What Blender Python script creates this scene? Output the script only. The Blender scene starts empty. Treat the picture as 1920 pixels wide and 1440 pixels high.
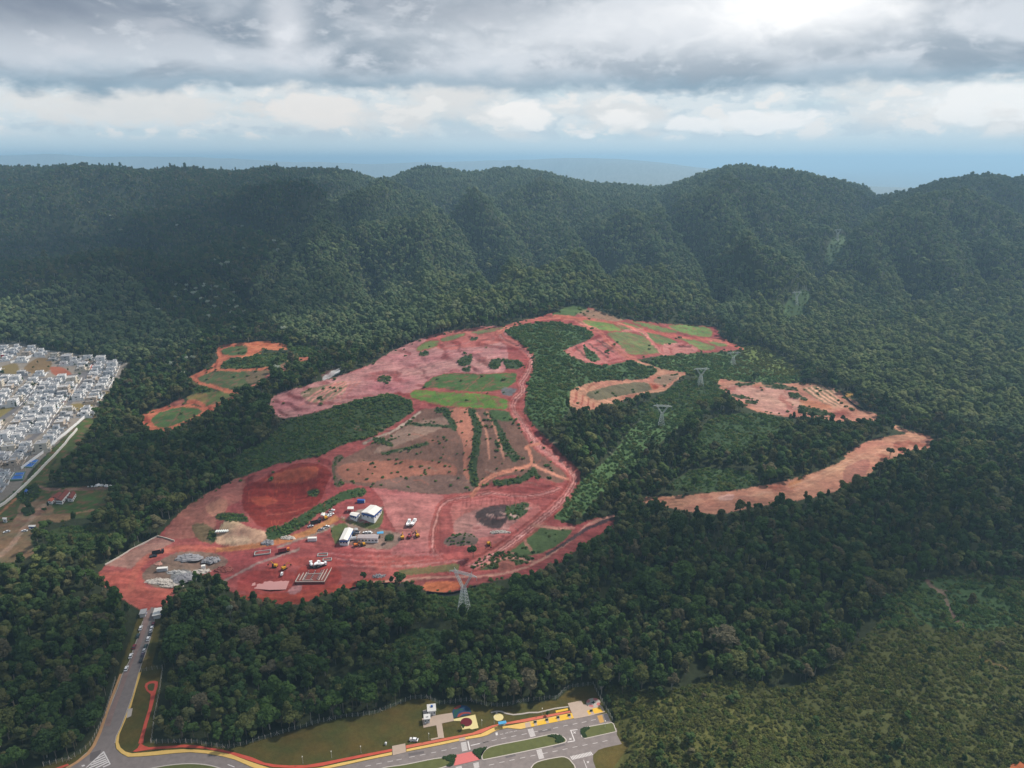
import bpy, math, random
import numpy as np
from mathutils import Vector, Matrix
PI = math.pi
R = math.radians
sc = bpy.context.scene
COL = sc.collection
random.seed(11)
rng = np.random.default_rng(11)

# ------------------------------------------------------------------ camera
CAM_Z, FPX, PITCH = 280.0, 1333.3, R(17.5)
cd = bpy.data.cameras.new("camera")
cam = bpy.data.objects.new("camera", cd)
COL.objects.link(cam)
cam.location = (0, 0, CAM_Z)
cam.rotation_euler = (PI / 2 - PITCH, 0, 0)
cd.sensor_width = 36.0
cd.lens = 36.0 * FPX / 1920.0
cd.clip_start = 1.0
cd.clip_end = 120000.0
sc.camera = cam
CP, SP = math.cos(PITCH), math.sin(PITCH)

# ------------------------------------------------------------------ exposure, sun, sky
sc.view_settings.view_transform = 'Standard'
sc.view_settings.look = 'None'
sc.view_settings.exposure = 0.18
sc.view_settings.gamma = 1.0
try:
    sc.cycles.use_denoising = True
    sc.cycles.max_bounces = 5
    sc.cycles.diffuse_bounces = 3
    sc.cycles.volume_bounces = 0
    sc.cycles.transparent_max_bounces = 8
except Exception:
    pass
SUN_EL, SUN_AZ = R(48), R(60)          # azimuth to the right of straight ahead
ld = bpy.data.lights.new("sun", 'SUN')
ld.energy = 5.0
ld.angle = R(5)
ld.color = (1.0, 0.93, 0.84)
sun = bpy.data.objects.new("sun", ld)
COL.objects.link(sun)
sd = Vector((math.sin(SUN_AZ) * math.cos(SUN_EL), math.cos(SUN_AZ) * math.cos(SUN_EL), math.sin(SUN_EL)))
sun.rotation_euler = sd.to_track_quat('Z', 'Y').to_euler()
sun.location = (0, 0, 900)


class NT:
    """small helper to write node trees"""
    def __init__(s, tree):
        s.t = tree
        s.n = tree.nodes
        s.l = tree.links

    def put(s, sock, v):
        if v is None:
            return
        if isinstance(v, bpy.types.NodeSocket):
            s.l.new(v, sock)
        elif isinstance(v, (tuple, list)):
            v = tuple(v)
            if sock.type == 'RGBA' and len(v) == 3:
                v = v + (1.0,)
            sock.default_value = v
        else:
            sock.default_value = v

    def node(s, typ, ins=None, **kw):
        n = s.n.new(typ)
        for k, v in kw.items():
            setattr(n, k, v)
        for k, v in (ins or {}).items():
            s.put(n.inputs[k], v)
        return n

    def m(s, op, a, b=None, c=None, clamp=False):
        n = s.n.new('ShaderNodeMath')
        n.operation = op
        n.use_clamp = clamp
        s.put(n.inputs[0], a)
        s.put(n.inputs[1], b)
        s.put(n.inputs[2], c)
        return n.outputs[0]

    def ss(s, x, lo, hi):
        n = s.n.new('ShaderNodeMapRange')
        n.interpolation_type = 'SMOOTHERSTEP'
        s.put(n.inputs['Value'], x)
        s.put(n.inputs['From Min'], lo)
        s.put(n.inputs['From Max'], hi)
        return n.outputs[0]

    def mix(s, f, a, b, blend='MIX'):
        n = s.n.new('ShaderNodeMix')
        n.data_type = 'RGBA'
        n.blend_type = blend
        s.put(n.inputs[0], f)
        s.put(n.inputs[6], a)
        s.put(n.inputs[7], b)
        return n.outputs[2]

    def noise(s, vec, scale, detail=4.0, rough=0.55, dist=0.0):
        n = s.node('ShaderNodeTexNoise', {'Vector': vec, 'Scale': scale, 'Detail': detail, 'Roughness': rough, 'Distortion': dist})
        return n.outputs['Fac']

    def xyz(s, x, y, z):
        n = s.node('ShaderNodeCombineXYZ', {'X': x, 'Y': y, 'Z': z})
        return n.outputs[0]


w = bpy.data.worlds.new("World")
sc.world = w
w.use_nodes = True
w.node_tree.nodes.clear()
k = NT(w.node_tree)
tc = k.node('ShaderNodeTexCoord')
sx = k.node('ShaderNodeSeparateXYZ', {'Vector': tc.outputs['Generated']})
X, Y, Z = sx.outputs
DEG = 57.29578
el = k.m('MULTIPLY', k.m('ARCSINE', Z), DEG)             # elevation in degrees
az = k.m('MULTIPLY', k.m('ARCTAN2', X, Y), DEG)          # azimuth, right positive
nsk = k.node('ShaderNodeTexSky', sky_type='NISHITA', sun_disc=False, sun_elevation=SUN_EL, sun_rotation=SUN_AZ)
nishita = k.mix(1.0, nsk.outputs[0], (0.1, 0.1, 0.1), 'MULTIPLY')


def blob(a0, e0, ra, re, warp=None):
    da = k.m('DIVIDE', k.m('SUBTRACT', az, a0), ra)
    de = k.m('DIVIDE', k.m('SUBTRACT', el, e0), re)
    q = k.m('ADD', k.m('MULTIPLY', da, da), k.m('MULTIPLY', de, de))
    if warp is not None:
        q = k.m('ADD', q, warp)
    return k.m('POWER', 2.718, k.m('MULTIPLY', q, -1.0))


def puff(a0, e0, ra, re, wv, soft=0.55):
    """a small cumulus: flat below, lumpy above"""
    da = k.m('DIVIDE', k.m('SUBTRACT', az, a0), ra)
    de = k.m('DIVIDE', k.m('SUBTRACT', el, e0), re)
    q = k.m('ADD', k.m('MULTIPLY', da, da), k.m('MULTIPLY', de, de))
    q = k.m('ADD', q, wv)
    return k.ss(q, 1.0 + soft * 0.5, 1.0 - soft)


v1 = k.xyz(k.m('MULTIPLY', az, 0.095), k.m('MULTIPLY', el, 0.24), 3.1)
v2 = k.xyz(k.m('MULTIPLY', az, 0.27), k.m('MULTIPLY', el, 0.52), 7.7)
v3 = k.xyz(k.m('MULTIPLY', az, 0.10), k.m('MULTIPLY', el, 0.60), 1.3)
n1 = k.noise(v1, 1.0, 5, 0.52, 0.4)
n2 = k.noise(v2, 1.0, 6, 0.58, 0.3)
n3 = k.noise(v3, 1.0, 4, 0.5, 0.2)
n2c = k.m('SUBTRACT', n2, 0.5)
n1c = k.m('SUBTRACT', n1, 0.5)
wv = k.m('MULTIPLY', n2c, 2.6)
v4 = k.xyz(k.m('MULTIPLY', az, 0.40), k.m('MULTIPLY', el, 0.85), 12.4)
n4 = k.noise(v4, 1.0, 8, 0.57, 0.12)
wq = k.m('ADD', k.m('MULTIPLY', k.m('SUBTRACT', n4, 0.5), 4.6), k.m('MULTIPLY', n2c, 1.5))
# low bright band between the horizon and the cloud deck
low = k.mix(k.ss(el, -0.5, 1.2), (0.40, 0.545, 0.625), (0.54, 0.655, 0.71))
low = k.mix(k.ss(el, 0.6, 3.0), low, (0.68, 0.73, 0.75))
low = k.mix(k.ss(n3, 0.48, 0.70), low, (0.54, 0.65, 0.70))
bandw = k.m('MULTIPLY', k.ss(el, 1.0, 2.0), k.ss(el, 6.5, 4.6))
low = k.mix(k.m('MULTIPLY', k.m('MULTIPLY', bandw, k.ss(n4, 0.50, 0.40)), 0.6), low, (0.47, 0.57, 0.64))
low = k.mix(k.m('MULTIPLY', bandw, k.ss(n1, 0.47, 0.66)), low, (0.715, 0.715, 0.705))
low = k.mix(k.m('MULTIPLY', bandw, k.ss(n4, 0.52, 0.64)), low, (0.80, 0.79, 0.77))
for a0, e0, ra, re, cc in ((-26.5, 3.4, 8.0, 1.2, (0.75, 0.735, 0.71)), (-14.2, 3.4, 3.4, 1.15, (0.84, 0.80, 0.76)),
                           (0.6, 3.15, 2.6, 1.0, (0.94, 0.90, 0.86)), (5.6, 1.75, 0.75, 0.28, (0.9, 0.87, 0.84)),
                           (8.6, 2.9, 1.9, 0.7, (0.90, 0.87, 0.84)), (17.5, 2.6, 5.5, 0.75, (0.90, 0.88, 0.86)),
                           (33.0, 3.4, 6.0, 1.3, (0.90, 0.89, 0.87))):
    low = k.mix(k.m('MULTIPLY', puff(a0, e0, ra, re, wq, 0.75), 0.85), low, cc)
# grey deck above
dk = k.mix(k.ss(n1, 0.36, 0.62), (0.25, 0.315, 0.385), (0.60, 0.64, 0.69))
dk = k.mix(k.m('MULTIPLY', k.ss(n2, 0.48, 0.66), 0.6), dk, (0.72, 0.74, 0.78))
dk = k.mix(k.m('MULTIPLY', blob(-33, 9.0, 13, 2.2, k.m('MULTIPLY', n1c, 2.0)), 0.95), dk, (0.20, 0.235, 0.30))
dk = k.mix(k.m('MULTIPLY', blob(-6, 10.4, 9, 1.4, k.m('MULTIPLY', n1c, 2.0)), 0.75), dk, (0.24, 0.285, 0.35))
dk = k.mix(k.m('MULTIPLY', k.ss(n4, 0.52, 0.7), 0.35), dk, (0.76, 0.78, 0.81))
dk = k.mix(k.m('MULTIPLY', blob(-16.0, 9.0, 1.5, 3.0, wv), 0.8), dk, (0.70, 0.72, 0.76))
dk = k.mix(k.m('MULTIPLY', blob(12, 9.0, 17, 2.3, wv), 0.85), dk, (0.74, 0.76, 0.79))
dk = k.mix(k.m('MULTIPLY', blob(20.5, 10.2, 5.5, 1.5, wv), 1.0), dk, (1.25, 1.22, 1.18))
dk = k.mix(k.m('MULTIPLY', blob(31.5, 11.0, 4.5, 1.3, wv), 0.8), dk, (0.27, 0.30, 0.36))
base_e = k.m('ADD', 4.75, k.m('MULTIPLY', n1c, 2.4))
base_e = k.m('ADD', base_e, k.m('MULTIPLY', n2c, 1.6))
base_e = k.m('ADD', base_e, k.m('MULTIPLY', k.m('SUBTRACT', n4, 0.5), 1.1))
base_e = k.m('ADD', base_e, k.m('MULTIPLY', blob(-33, 4.0, 9, 9), -0.6))
rim = k.m('MULTIPLY', k.ss(k.m('SUBTRACT', el, base_e), 2.0, 0.2), 0.75)
dk = k.mix(rim, dk, (0.25, 0.36, 0.45))
dmask = k.ss(k.m('SUBTRACT', el, base_e), -0.35, 0.75)
skyc = k.mix(dmask, low, dk)
# overhead the deck is even, with thin places where the clear sky comes through
up = k.mix(k.ss(n2, 0.35, 0.7), (0.33, 0.38, 0.45), (0.47, 0.50, 0.54))
up = k.mix(0.18, up, nishita)
skyc = k.mix(k.ss(el, 12.5, 24.0), skyc, up)
skyc = k.mix(k.ss(el, -0.5, -4.0), skyc, (0.05, 0.065, 0.05))
bg = k.node('ShaderNodeBackground', {'Color': skyc, 'Strength': 1.0})
wo = k.node('ShaderNodeOutputWorld', {'Surface': bg.outputs[0]})


# ------------------------------------------------------------------ camera <-> world
def project(x, y, z):
    """world -> photo pixel (1920 x 1440)"""
    dz = z - CAM_Z
    depth = y * CP - dz * SP
    depth = np.where(depth < 1e-3, 1e-3, depth)
    upv = y * SP + dz * CP
    return 960 + FPX * x / depth, 720 - FPX * upv / depth


def ray(px, py):
    u = (np.asarray(px, float) - 960) / FPX
    v = (np.asarray(py, float) - 720) / FPX
    return u, CP - v * SP, -(SP + v * CP)


# ------------------------------------------------------------------ noise
def _hash(ix, iy, seed):
    h = (ix.astype(np.int64) * 374761393 + iy.astype(np.int64) * 668265263 + seed * 974711) & 0x7fffffff
    h = ((h ^ (h >> 13)) * 1274126177) & 0x7fffffff
    h = h ^ (h >> 16)
    return (h & 0xffff) / 65536.0 * 2 * PI


def perlin(x, y, seed=0):
    x = np.asarray(x, float)
    y = np.asarray(y, float)
    ix, iy = np.floor(x), np.floor(y)
    fx, fy = x - ix, y - iy
    ux, uy = fx * fx * fx * (fx * (fx * 6 - 15) + 10), fy * fy * fy * (fy * (fy * 6 - 15) + 10)
    out = 0
    for ox in (0, 1):
        for oy in (0, 1):
            a = _hash(ix + ox, iy + oy, seed)
            d = np.cos(a) * (fx - ox) + np.sin(a) * (fy - oy)
            out = out + d * (ux if ox else 1 - ux) * (uy if oy else 1 - uy)
    return out * 1.5


def fbm(x, y, octv=4, seed=0, gain=0.5):
    t, a, f = 0, 1.0, 1.0
    for i in range(octv):
        t = t + a * perlin(x * f, y * f, seed + i * 17)
        a *= gain
        f *= 2.03
    return t


def sstep(x, lo, hi):
    t = np.clip((x - lo) / (hi - lo), 0, 1)
    return t * t * (3 - 2 * t)
# ------------------------------------------------------------------ land cover map
# What grows or lies where: a survey of the land drawn in photo pixels, carried onto the terrain below.
FOREST, EARTH, LOT, SCRUB, UNDER, TOWN, PARK, BUSH = range(8)
CW, CH, PAD = 1920, 1440, 240
NW, NH = CW + 2 * PAD, CH + 2 * PAD
gx, gy = np.meshgrid(np.arange(NW) - PAD, np.arange(NH) - PAD)
gx = gx.astype(np.float32)
gy = gy.astype(np.float32)
col = np.zeros((NH, NW, 3), np.float32)
col[:] = (0.030, 0.038, 0.018)
zone = np.zeros((NH, NW), np.uint8)
euc = np.zeros((NH, NW), np.float32)       # 1 where the plantation trees stand
dens = np.ones((NH, NW), np.float32)       # tree density factor


def curve(pts, closed=True, n=5):
    p = np.array(pts, float)
    m = len(p)
    out = []
    for i in range(m if closed else m - 1):
        if closed:
            a, b, c, d = p[(i - 1) % m], p[i], p[(i + 1) % m], p[(i + 2) % m]
        else:
            a, b, c, d = p[max(i - 1, 0)], p[i], p[i + 1], p[min(i + 2, m - 1)]
        for j in range(n):
            t = j / n
            out.append(0.5 * ((2 * b) + (c - a) * t + (2 * a - 5 * b + 4 * c - d) * t * t + (3 * b - a - 3 * c + d) * t ** 3))
    if not closed:
        out.append(p[-1])
    return np.array(out)


def mask_poly(pts, smooth=True):
    p = curve(pts) if smooth else np.array(pts, float)
    x0, y0 = np.floor(p.min(0)).astype(int) - 1 + PAD
    x1, y1 = np.ceil(p.max(0)).astype(int) + 2 + PAD
    x0, y0, x1, y1 = max(x0, 0), max(y0, 0), min(x1, NW), min(y1, NH)
    sl = (slice(y0, y1), slice(x0, x1))
    X, Y = gx[sl], gy[sl]
    ins = np.zeros(X.shape, bool)
    for i in range(len(p)):
        xa, ya = p[i - 1]
        xb, yb = p[i]
        if ya == yb:
            continue
        c = (ya > Y) != (yb > Y)
        ins ^= c & (X < (xb - xa) * (Y - ya) / (yb - ya) + xa)
    return sl, ins


def put(sl, a, c, z):
    """lay colour c (or None) and zone z (or None) where coverage a"""
    if c is not None:
        al = a.astype(np.float32)[..., None]
        col[sl] = col[sl] * (1 - al) + np.array(c, np.float32) * al
    if z is not None:
        zone[sl][a > 0.5] = z


def poly(pts, c, z=None, smooth=True, al=1.0):
    sl, ins = mask_poly(pts, smooth)
    put(sl, ins * al, c, None)
    if z is not None:
        zone[sl][ins] = z


def stroke(pts, wd, c, z=None, al=1.0, soft=0.8, smooth=True):
    p = curve(pts, False) if smooth else np.array(pts, float)
    w0 = np.linspace(wd[0], wd[1], len(p)) if isinstance(wd, tuple) else np.full(len(p), float(wd))
    mw = w0.max() / 2 + 3
    for i in range(len(p) - 1):
        (xa, ya), (xb, yb) = p[i], p[i + 1]
        x0, x1 = int(min(xa, xb) - mw) + PAD, int(max(xa, xb) + mw) + PAD + 1
        y0, y1 = int(min(ya, yb) - mw) + PAD, int(max(ya, yb) + mw) + PAD + 1
        x0, y0, x1, y1 = max(x0, 0), max(y0, 0), min(x1, NW), min(y1, NH)
        if x1 <= x0 or y1 <= y0:
            continue
        sl = (slice(y0, y1), slice(x0, x1))
        dx, dy = xb - xa, yb - ya
        L = dx * dx + dy * dy + 1e-6
        t = np.clip(((gx[sl] - xa) * dx + (gy[sl] - ya) * dy) / L, 0, 1)
        d = np.hypot(gx[sl] - xa - t * dx, gy[sl] - ya - t * dy)
        hw = (w0[i] + (w0[i + 1] - w0[i]) * t) / 2
        a = np.clip((hw - d) / soft + 0.5, 0, 1)
        if c is not None:
            # keep the overlap of neighbouring segments from doubling up
            cur = acc[sl].copy()
            add = np.clip(a - cur, 0, 1)
            acc[sl] = np.maximum(cur, a)
            k_ = (al * add / np.maximum(1 - al * cur, 1e-3))[..., None]
            col[sl] = col[sl] * (1 - k_) + np.array(c, np.float32) * k_
        if z is not None:
            zone[sl][a > 0.5] = z


acc = np.zeros((NH, NW), np.float32)


def S(*a, **kw):
    stroke(*a, **kw)
    acc[:] = 0


# colours (albedo)
PINK, RED, DEEP = (0.45, 0.205, 0.198), (0.275, 0.083, 0.078), (0.175, 0.028, 0.022)
ORANGE, TAN, PALE = (0.44, 0.16, 0.075), (0.47, 0.225, 0.15), (0.55, 0.36, 0.24)
BROWN, LAWN, LOTG, LOTD = (0.135, 0.072, 0.053), (0.078, 0.066, 0.019), (0.085, 0.155, 0.028), (0.052, 0.098, 0.026)
UND, UNDL, DKHILL, SHRUB = (0.046, 0.082, 0.032), (0.090, 0.140, 0.042), (0.034, 0.054, 0.021), (0.022, 0.036, 0.014)
TRK_D, TRK_L = (0.17, 0.050, 0.043), (0.58, 0.29, 0.26)

# --- the wild land
poly([(1140, 1285), (1235, 1300), (1350, 1270), (1480, 1290), (1560, 1250), (1640, 1175), (1690, 1100), (1790, 1080), (1960, 1085),
      (2300, 1100), (2300, 1660), (1140, 1660), (1175, 1420), (1150, 1330)], (0.062, 0.068, 0.023), UNDER)
poly([(1160, 1320), (1280, 1310), (1420, 1330), (1480, 1400), (1440, 1560), (1180, 1560)], (0.085, 0.086, 0.026))
poly([(1700, 1105), (1790, 1085), (1900, 1110), (1890, 1170), (1800, 1185), (1720, 1160)], (0.050, 0.088, 0.034), UNDER)
S([(1738, 1088), (1752, 1104), (1768, 1112), (1780, 1140), (1795, 1165), (1808, 1176)], 7, (0.24, 0.17, 0.125), EARTH)
S([(1768, 1110), (1776, 1108)], 5, (0.24, 0.17, 0.125), EARTH)
S([(1835, 1233), (1870, 1247), (1900, 1258)], 4, (0.22, 0.16, 0.06), EARTH)
poly([(1895, 1440), (1912, 1430), (2000, 1424), (2000, 1500), (1895, 1500)], (0.42, 0.15, 0.06), EARTH)
# vine-grown gaps in the near wood
poly([(740, 1205), (780, 1180), (830, 1185), (840, 1200), (790, 1225), (745, 1225)], UND, UNDER)
poly([(640, 1275), (690, 1250), (720, 1262), (690, 1290), (650, 1295)], UND, UNDER)
poly([(800, 1118), (850, 1118), (905, 1098), (940, 1100), (960, 1120), (930, 1150), (860, 1165), (800, 1150)], (0.048, 0.075, 0.024), UNDER)
poly([(90, 1000), (130, 985), (190, 992), (215, 1010), (160, 1040), (100, 1030)], (0.045, 0.066, 0.022), UNDER)

# --- dark green hill and vine hill
poly([(440, 860), (500, 825), (540, 790), (600, 772), (660, 752), (705, 738), (740, 736), (768, 750), (780, 770), (745, 792), (700, 818),
      (640, 836), (600, 856), (520, 872), (455, 893)], DKHILL, UNDER)
poly([(945, 615), (990, 607), (1040, 603), (1090, 612), (1115, 628), (1064, 655), (1100, 682), (1180, 672), (1240, 690), (1215, 708),
      (1150, 712), (1105, 722), (1080, 735), (1070, 760), (1040, 800), (1000, 792), (985, 750), (996, 700), (998, 670), (980, 645)], UND, UNDER)
S([(1061, 676), (1075, 700), (1077, 725), (1072, 745)], 2.5, (0.12, 0.12, 0.06))
poly([(1225, 672), (1300, 663), (1392, 657), (1420, 648), (1470, 670), (1500, 700), (1495, 716), (1420, 716), (1350, 714), (1310, 706),
      (1280, 700), (1240, 690)], (0.060, 0.105, 0.036), UNDER)  # brighter green paints in the sun on the right side
poly([(1385, 660), (1420, 648), (1470, 670), (1495, 700), (1450, 697)], (0.095, 0.125, 0.034), UNDER)  # sunlight on the spur painted as yellow-green ground
poly([(1285, 715), (1345, 715), (1370, 745), (1320, 765), (1260, 775), (1200, 785), (1190, 770), (1240, 740)], (0.034, 0.056, 0.024), UNDER)
poly([(1200, 790), (1290, 768), (1300, 785), (1250, 820), (1205, 858), (1160, 890), (1135, 925), (1095, 965), (1045, 975), (1045, 955),
      (1088, 905), (1105, 890), (1150, 850)], (0.064, 0.112, 0.042), UNDER)
S([(1140, 845), (1165, 868), (1180, 885)], 2, (0.12, 0.13, 0.08))
poly([(1330, 790), (1400, 775), (1470, 790), (1440, 830), (1350, 850), (1310, 825)], (0.034, 0.060, 0.024), UNDER)
poly([(1310, 880), (1400, 885), (1420, 905), (1350, 922), (1300, 920), (1250, 915)], (0.040, 0.066, 0.028), UNDER)

# --- left: open land below the town
poly([(-260, 1080), (40, 1052), (62, 1012), (78, 985), (112, 966), (150, 972), (188, 960), (208, 925), (205, 912), (130, 912), (88, 908),
      (175, 800), (182, 785), (168, 780), (120, 835), (60, 895), (-260, 1000)], (0.060, 0.078, 0.026), LOT)
poly([(-260, 1075), (35, 1052), (60, 1010), (75, 985), (100, 962), (90, 940), (50, 935), (35, 950), (0, 985), (-260, 1010)], (0.17, 0.115, 0.065), LOT)
poly([(60, 935), (80, 950), (75, 970), (40, 985), (20, 985), (40, 955)], (0.21, 0.14, 0.085))
S([(0, 1040), (20, 1025), (45, 990), (65, 965), (88, 945), (130, 930)], (9, 6), (0.27, 0.18, 0.125))
poly([(85, 968), (120, 960), (142, 958), (135, 972), (108, 980), (95, 975)], (0.29, 0.19, 0.10), EARTH)
S([(140, 962), (165, 957), (178, 958)], 5, (0.27, 0.17, 0.10))
poly([(105, 960), (140, 940), (175, 930), (182, 945), (160, 958), (120, 963)], (0.052, 0.090, 0.024), LOT)
S([(70, 910), (90, 917), (150, 917), (205, 915)], 5, (0.30, 0.17, 0.125), EARTH)
S([(0, 963), (40, 925), (65, 900), (88, 880)], 3.5, (0.42, 0.21, 0.10), EARTH)
poly([(30, 925), (60, 905), (75, 915), (70, 935), (45, 945)], SHRUB, BUSH)
poly([(40, 955), (62, 950), (64, 963), (46, 968)], SHRUB, BUSH)

# --- town ground
TOWN_P = [(-260, 640), (-20, 648), (40, 645), (82, 655), (112, 662), (190, 674), (238, 684), (222, 712), (205, 738), (180, 768), (140, 800), (96, 842),
          (60, 880), (35, 915), (-10, 950), (-260, 1060)]
poly(TOWN_P, (0.20, 0.175, 0.15), TOWN, smooth=False)
poly([(45, 690), (70, 672), (95, 676), (92, 695), (60, 700)], (0.15, 0.10, 0.05), TOWN)
poly([(0, 690), (30, 682), (35, 700), (8, 708)], (0.15, 0.115, 0.05))
poly([(95, 688), (120, 690), (137, 705), (118, 709), (98, 700)], (0.25, 0.085, 0.05))
poly([(172, 683), (190, 690), (172, 694)], (0.34, 0.085, 0.07))
poly([(0, 766), (28, 764), (8, 783), (-20, 785)], (0.17, 0.14, 0.05))
poly([(132, 758), (172, 758), (165, 768), (135, 768)], (0.17, 0.13, 0.05))
poly([(185, 735), (214, 735), (205, 745), (188, 742)], (0.16, 0.125, 0.055))
poly([(80, 862), (140, 802), (180, 772), (178, 788), (125, 838), (70, 900), (30, 930)], (0.055, 0.082, 0.022), LOT, smooth=False)
for st in ([(84, 712), (72, 725), (58, 738), (32, 764), (8, 782), (-40, 812)], [(166, 700), (158, 710), (146, 730), (133, 752), (118, 773), (100, 790), (60, 822), (20, 850)],
           [(-5, 830), (8, 855), (12, 885), (4, 900)], [(-40, 700), (30, 706), (90, 712), (166, 700)]):
    S(st, 7.5, (0.115, 0.11, 0.115))
S([(0, 645), (40, 645), (80, 656), (160, 668), (250, 684)], 3, (0.26, 0.25, 0.235))

# --- the big cleared site
SITE = [(268, 1146), (243, 1128), (222, 1112), (200, 1098), (180, 1084), (196, 1060), (240, 1034), (300, 1003), (325, 974), (366, 939), (410, 914), (455, 894),
        (520, 870), (600, 855), (642, 834), (700, 818), (745, 792), (777, 770), (768, 750), (735, 737), (655, 754), (585, 775), (530, 783), (508, 766), (515, 742),
        (570, 723), (640, 704), (692, 684), (742, 655), (800, 632), (872, 617), (942, 611), (1000, 597), (1040, 585), (1075, 573), (1112, 578), (1160, 598), (1250, 607),
        (1342, 613), (1352, 632), (1394, 655), (1330, 662), (1240, 667), (1192, 674), (1130, 687), (1098, 680), (1058, 657), (1090, 645), (1116, 628), (1090, 612),
        (1040, 603), (990, 607), (945, 615), (952, 628), (985, 650), (998, 680), (992, 720), (985, 745), (982, 772), (1002, 800), (1035, 832), (1062, 860), (1087, 888),
        (1086, 908), (1062, 938), (1038, 972), (1078, 985), (1115, 972), (1152, 966), (1150, 990), (1110, 1010), (1075, 1035), (1055, 1052), (1000, 1076), (940, 1087),
        (900, 1095), (845, 1112), (800, 1108), (770, 1090), (700, 1094), (620, 1112), (560, 1132), (500, 1130), (445, 1116), (410, 1096), (385, 1080), (345, 1090), (325, 1108), (308, 1130), (298, 1146)]
poly(SITE, RED, EARTH, smooth=False)
poly([(508, 766), (515, 742), (570, 723), (640, 704), (692, 684), (742, 655), (800, 632), (872, 617), (940, 612), (950, 640), (940, 700), (820, 715), (775, 735),
      (730, 737), (650, 755), (580, 775), (530, 783)], PINK)
poly([(800, 632), (872, 617), (935, 614), (940, 640), (880, 650), (830, 655)], (0.36, 0.11, 0.085), al=0.7)
poly([(700, 915), (735, 917), (790, 925), (830, 930), (822, 960), (812, 1000), (800, 1040), (735, 1040), (742, 1000), (725, 965), (715, 935)], (0.42, 0.170, 0.158))
poly([(640, 1040), (830, 1040), (960, 1010), (1000, 1000), (960, 1050), (900, 1075), (760, 1085), (690, 1060)], (0.37, 0.115, 0.10))
poly([(180, 1084), (240, 1070), (270, 1072), (275, 1100), (330, 1105), (300, 1146), (268, 1146)], (0.36, 0.105, 0.082))
poly([(325, 974), (366, 939), (410, 914), (455, 895), (460, 930), (410, 960), (400, 995), (350, 1010), (310, 1005)], (0.32, 0.135, 0.105), al=0.9)
poly([(385, 950), (420, 935), (425, 955), (400, 968)], (0.46, 0.22, 0.15))
poly([(197, 1060), (295, 1006), (327, 1015), (246, 1066)], (0.33, 0.175, 0.145), smooth=False)
poly([(270, 1072), (300, 1050), (335, 1036), (372, 1033), (410, 1040), (428, 1052), (410, 1067), (385, 1072), (335, 1097), (300, 1102), (270, 1090)], (0.215, 0.145, 0.11))
poly([(335, 1042), (362, 1039), (366, 1050), (340, 1055)], (0.22, 0.21, 0.22))
poly([(325, 1072), (355, 1070), (365, 1082), (340, 1094), (322, 1090)], (0.22, 0.21, 0.22))
poly([(410, 995), (416, 984), (430, 973), (472, 990), (512, 1003), (505, 1022), (460, 1025), (405, 1018)], PALE)
poly([(425, 1008), (450, 1003), (470, 1012), (455, 1022), (425, 1018)], (0.60, 0.45, 0.29))
poly([(360, 985), (385, 982), (405, 1000), (398, 1020), (370, 1010)], (0.13, 0.11, 0.055), al=0.8)
poly([(404, 968), (422, 960), (457, 966), (462, 978), (412, 975)], SHRUB, BUSH)
poly([(395, 995), (406, 993), (404, 1014), (392, 1014)], SHRUB, BUSH)
poly([(457, 915), (480, 903), (520, 882), (560, 868), (600, 870), (622, 885), (612, 910), (605, 930), (590, 950), (560, 965), (520, 986), (490, 988), (470, 970), (455, 950)], DEEP)
poly([(495, 900), (540, 880), (592, 874), (590, 895), (540, 905)], (0.30, 0.080, 0.045), al=0.8)
poly([(470, 935), (500, 930), (520, 940), (490, 950)], (0.34, 0.09, 0.05), al=0.6)
S([(500, 965), (540, 962), (590, 947)], 2, (0.30, 0.08, 0.06))
poly([(500, 992), (530, 984), (570, 962), (598, 946), (604, 953), (570, 986), (520, 1012), (503, 1011)], (0.030, 0.055, 0.020), BUSH)
poly([(600, 948), (640, 923), (680, 914), (684, 928), (640, 940), (606, 962)], (0.034, 0.060, 0.022), BUSH)
poly([(575, 925), (590, 916), (600, 922), (592, 932)], SHRUB, BUSH)
poly([(625, 860), (645, 855), (648, 900), (632, 915), (624, 895)], (0.07, 0.055, 0.035), BUSH)
# brown slope
poly([(640, 862), (700, 830), (770, 784), (800, 766), (880, 766), (955, 772), (985, 800), (1040, 850), (1062, 882), (1052, 905), (1000, 893), (940, 893), (905, 915), (850, 926),
      (780, 922), (700, 914), (640, 903), (628, 882)], BROWN, SCRUB)
poly([(640, 872), (760, 862), (850, 872), (840, 900), (740, 905), (650, 900)], (0.26, 0.10, 0.066), al=0.75)
poly([(700, 905), (780, 892), (880, 892), (900, 912), (850, 926), (760, 921)], (0.13, 0.075, 0.06))
poly([(760, 800), (840, 780), (845, 795), (760, 830), (700, 850)], (0.23, 0.15, 0.115), al=0.8)
poly([(840, 770), (880, 768), (890, 800), (885, 850), (890, 900), (870, 890), (868, 830), (850, 800)], (0.34, 0.135, 0.09), al=0.85)
S([(680, 830), (730, 811), (762, 792), (787, 772)], (4, 5), (0.34, 0.255, 0.205))
for pth, wd in (([(820, 770), (835, 768), (842, 775)], 9), ([(835, 775), (848, 792), (852, 802)], 11), ([(850, 800), (800, 797), (762, 795)], 5), ([(718, 850), (760, 842), (802, 831)], 6),
                ([(703, 824), (718, 828), (732, 834)], 9), ([(885, 770), (895, 800), (892, 840), (886, 880), (890, 907)], 15), ([(925, 790), (938, 810), (945, 830)], 13),
                ([(935, 830), (955, 845), (965, 858)], 16), ([(910, 775), (935, 783)], 8), ([(930, 905), (975, 900), (1000, 885)], 12), ([(1000, 880), (1008, 895)], 9)):
    S(pth, wd, (0.030, 0.050, 0.019), BUSH)
poly([(918, 770), (955, 772), (965, 788), (935, 788)], (0.05, 0.085, 0.03), SCRUB)
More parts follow.
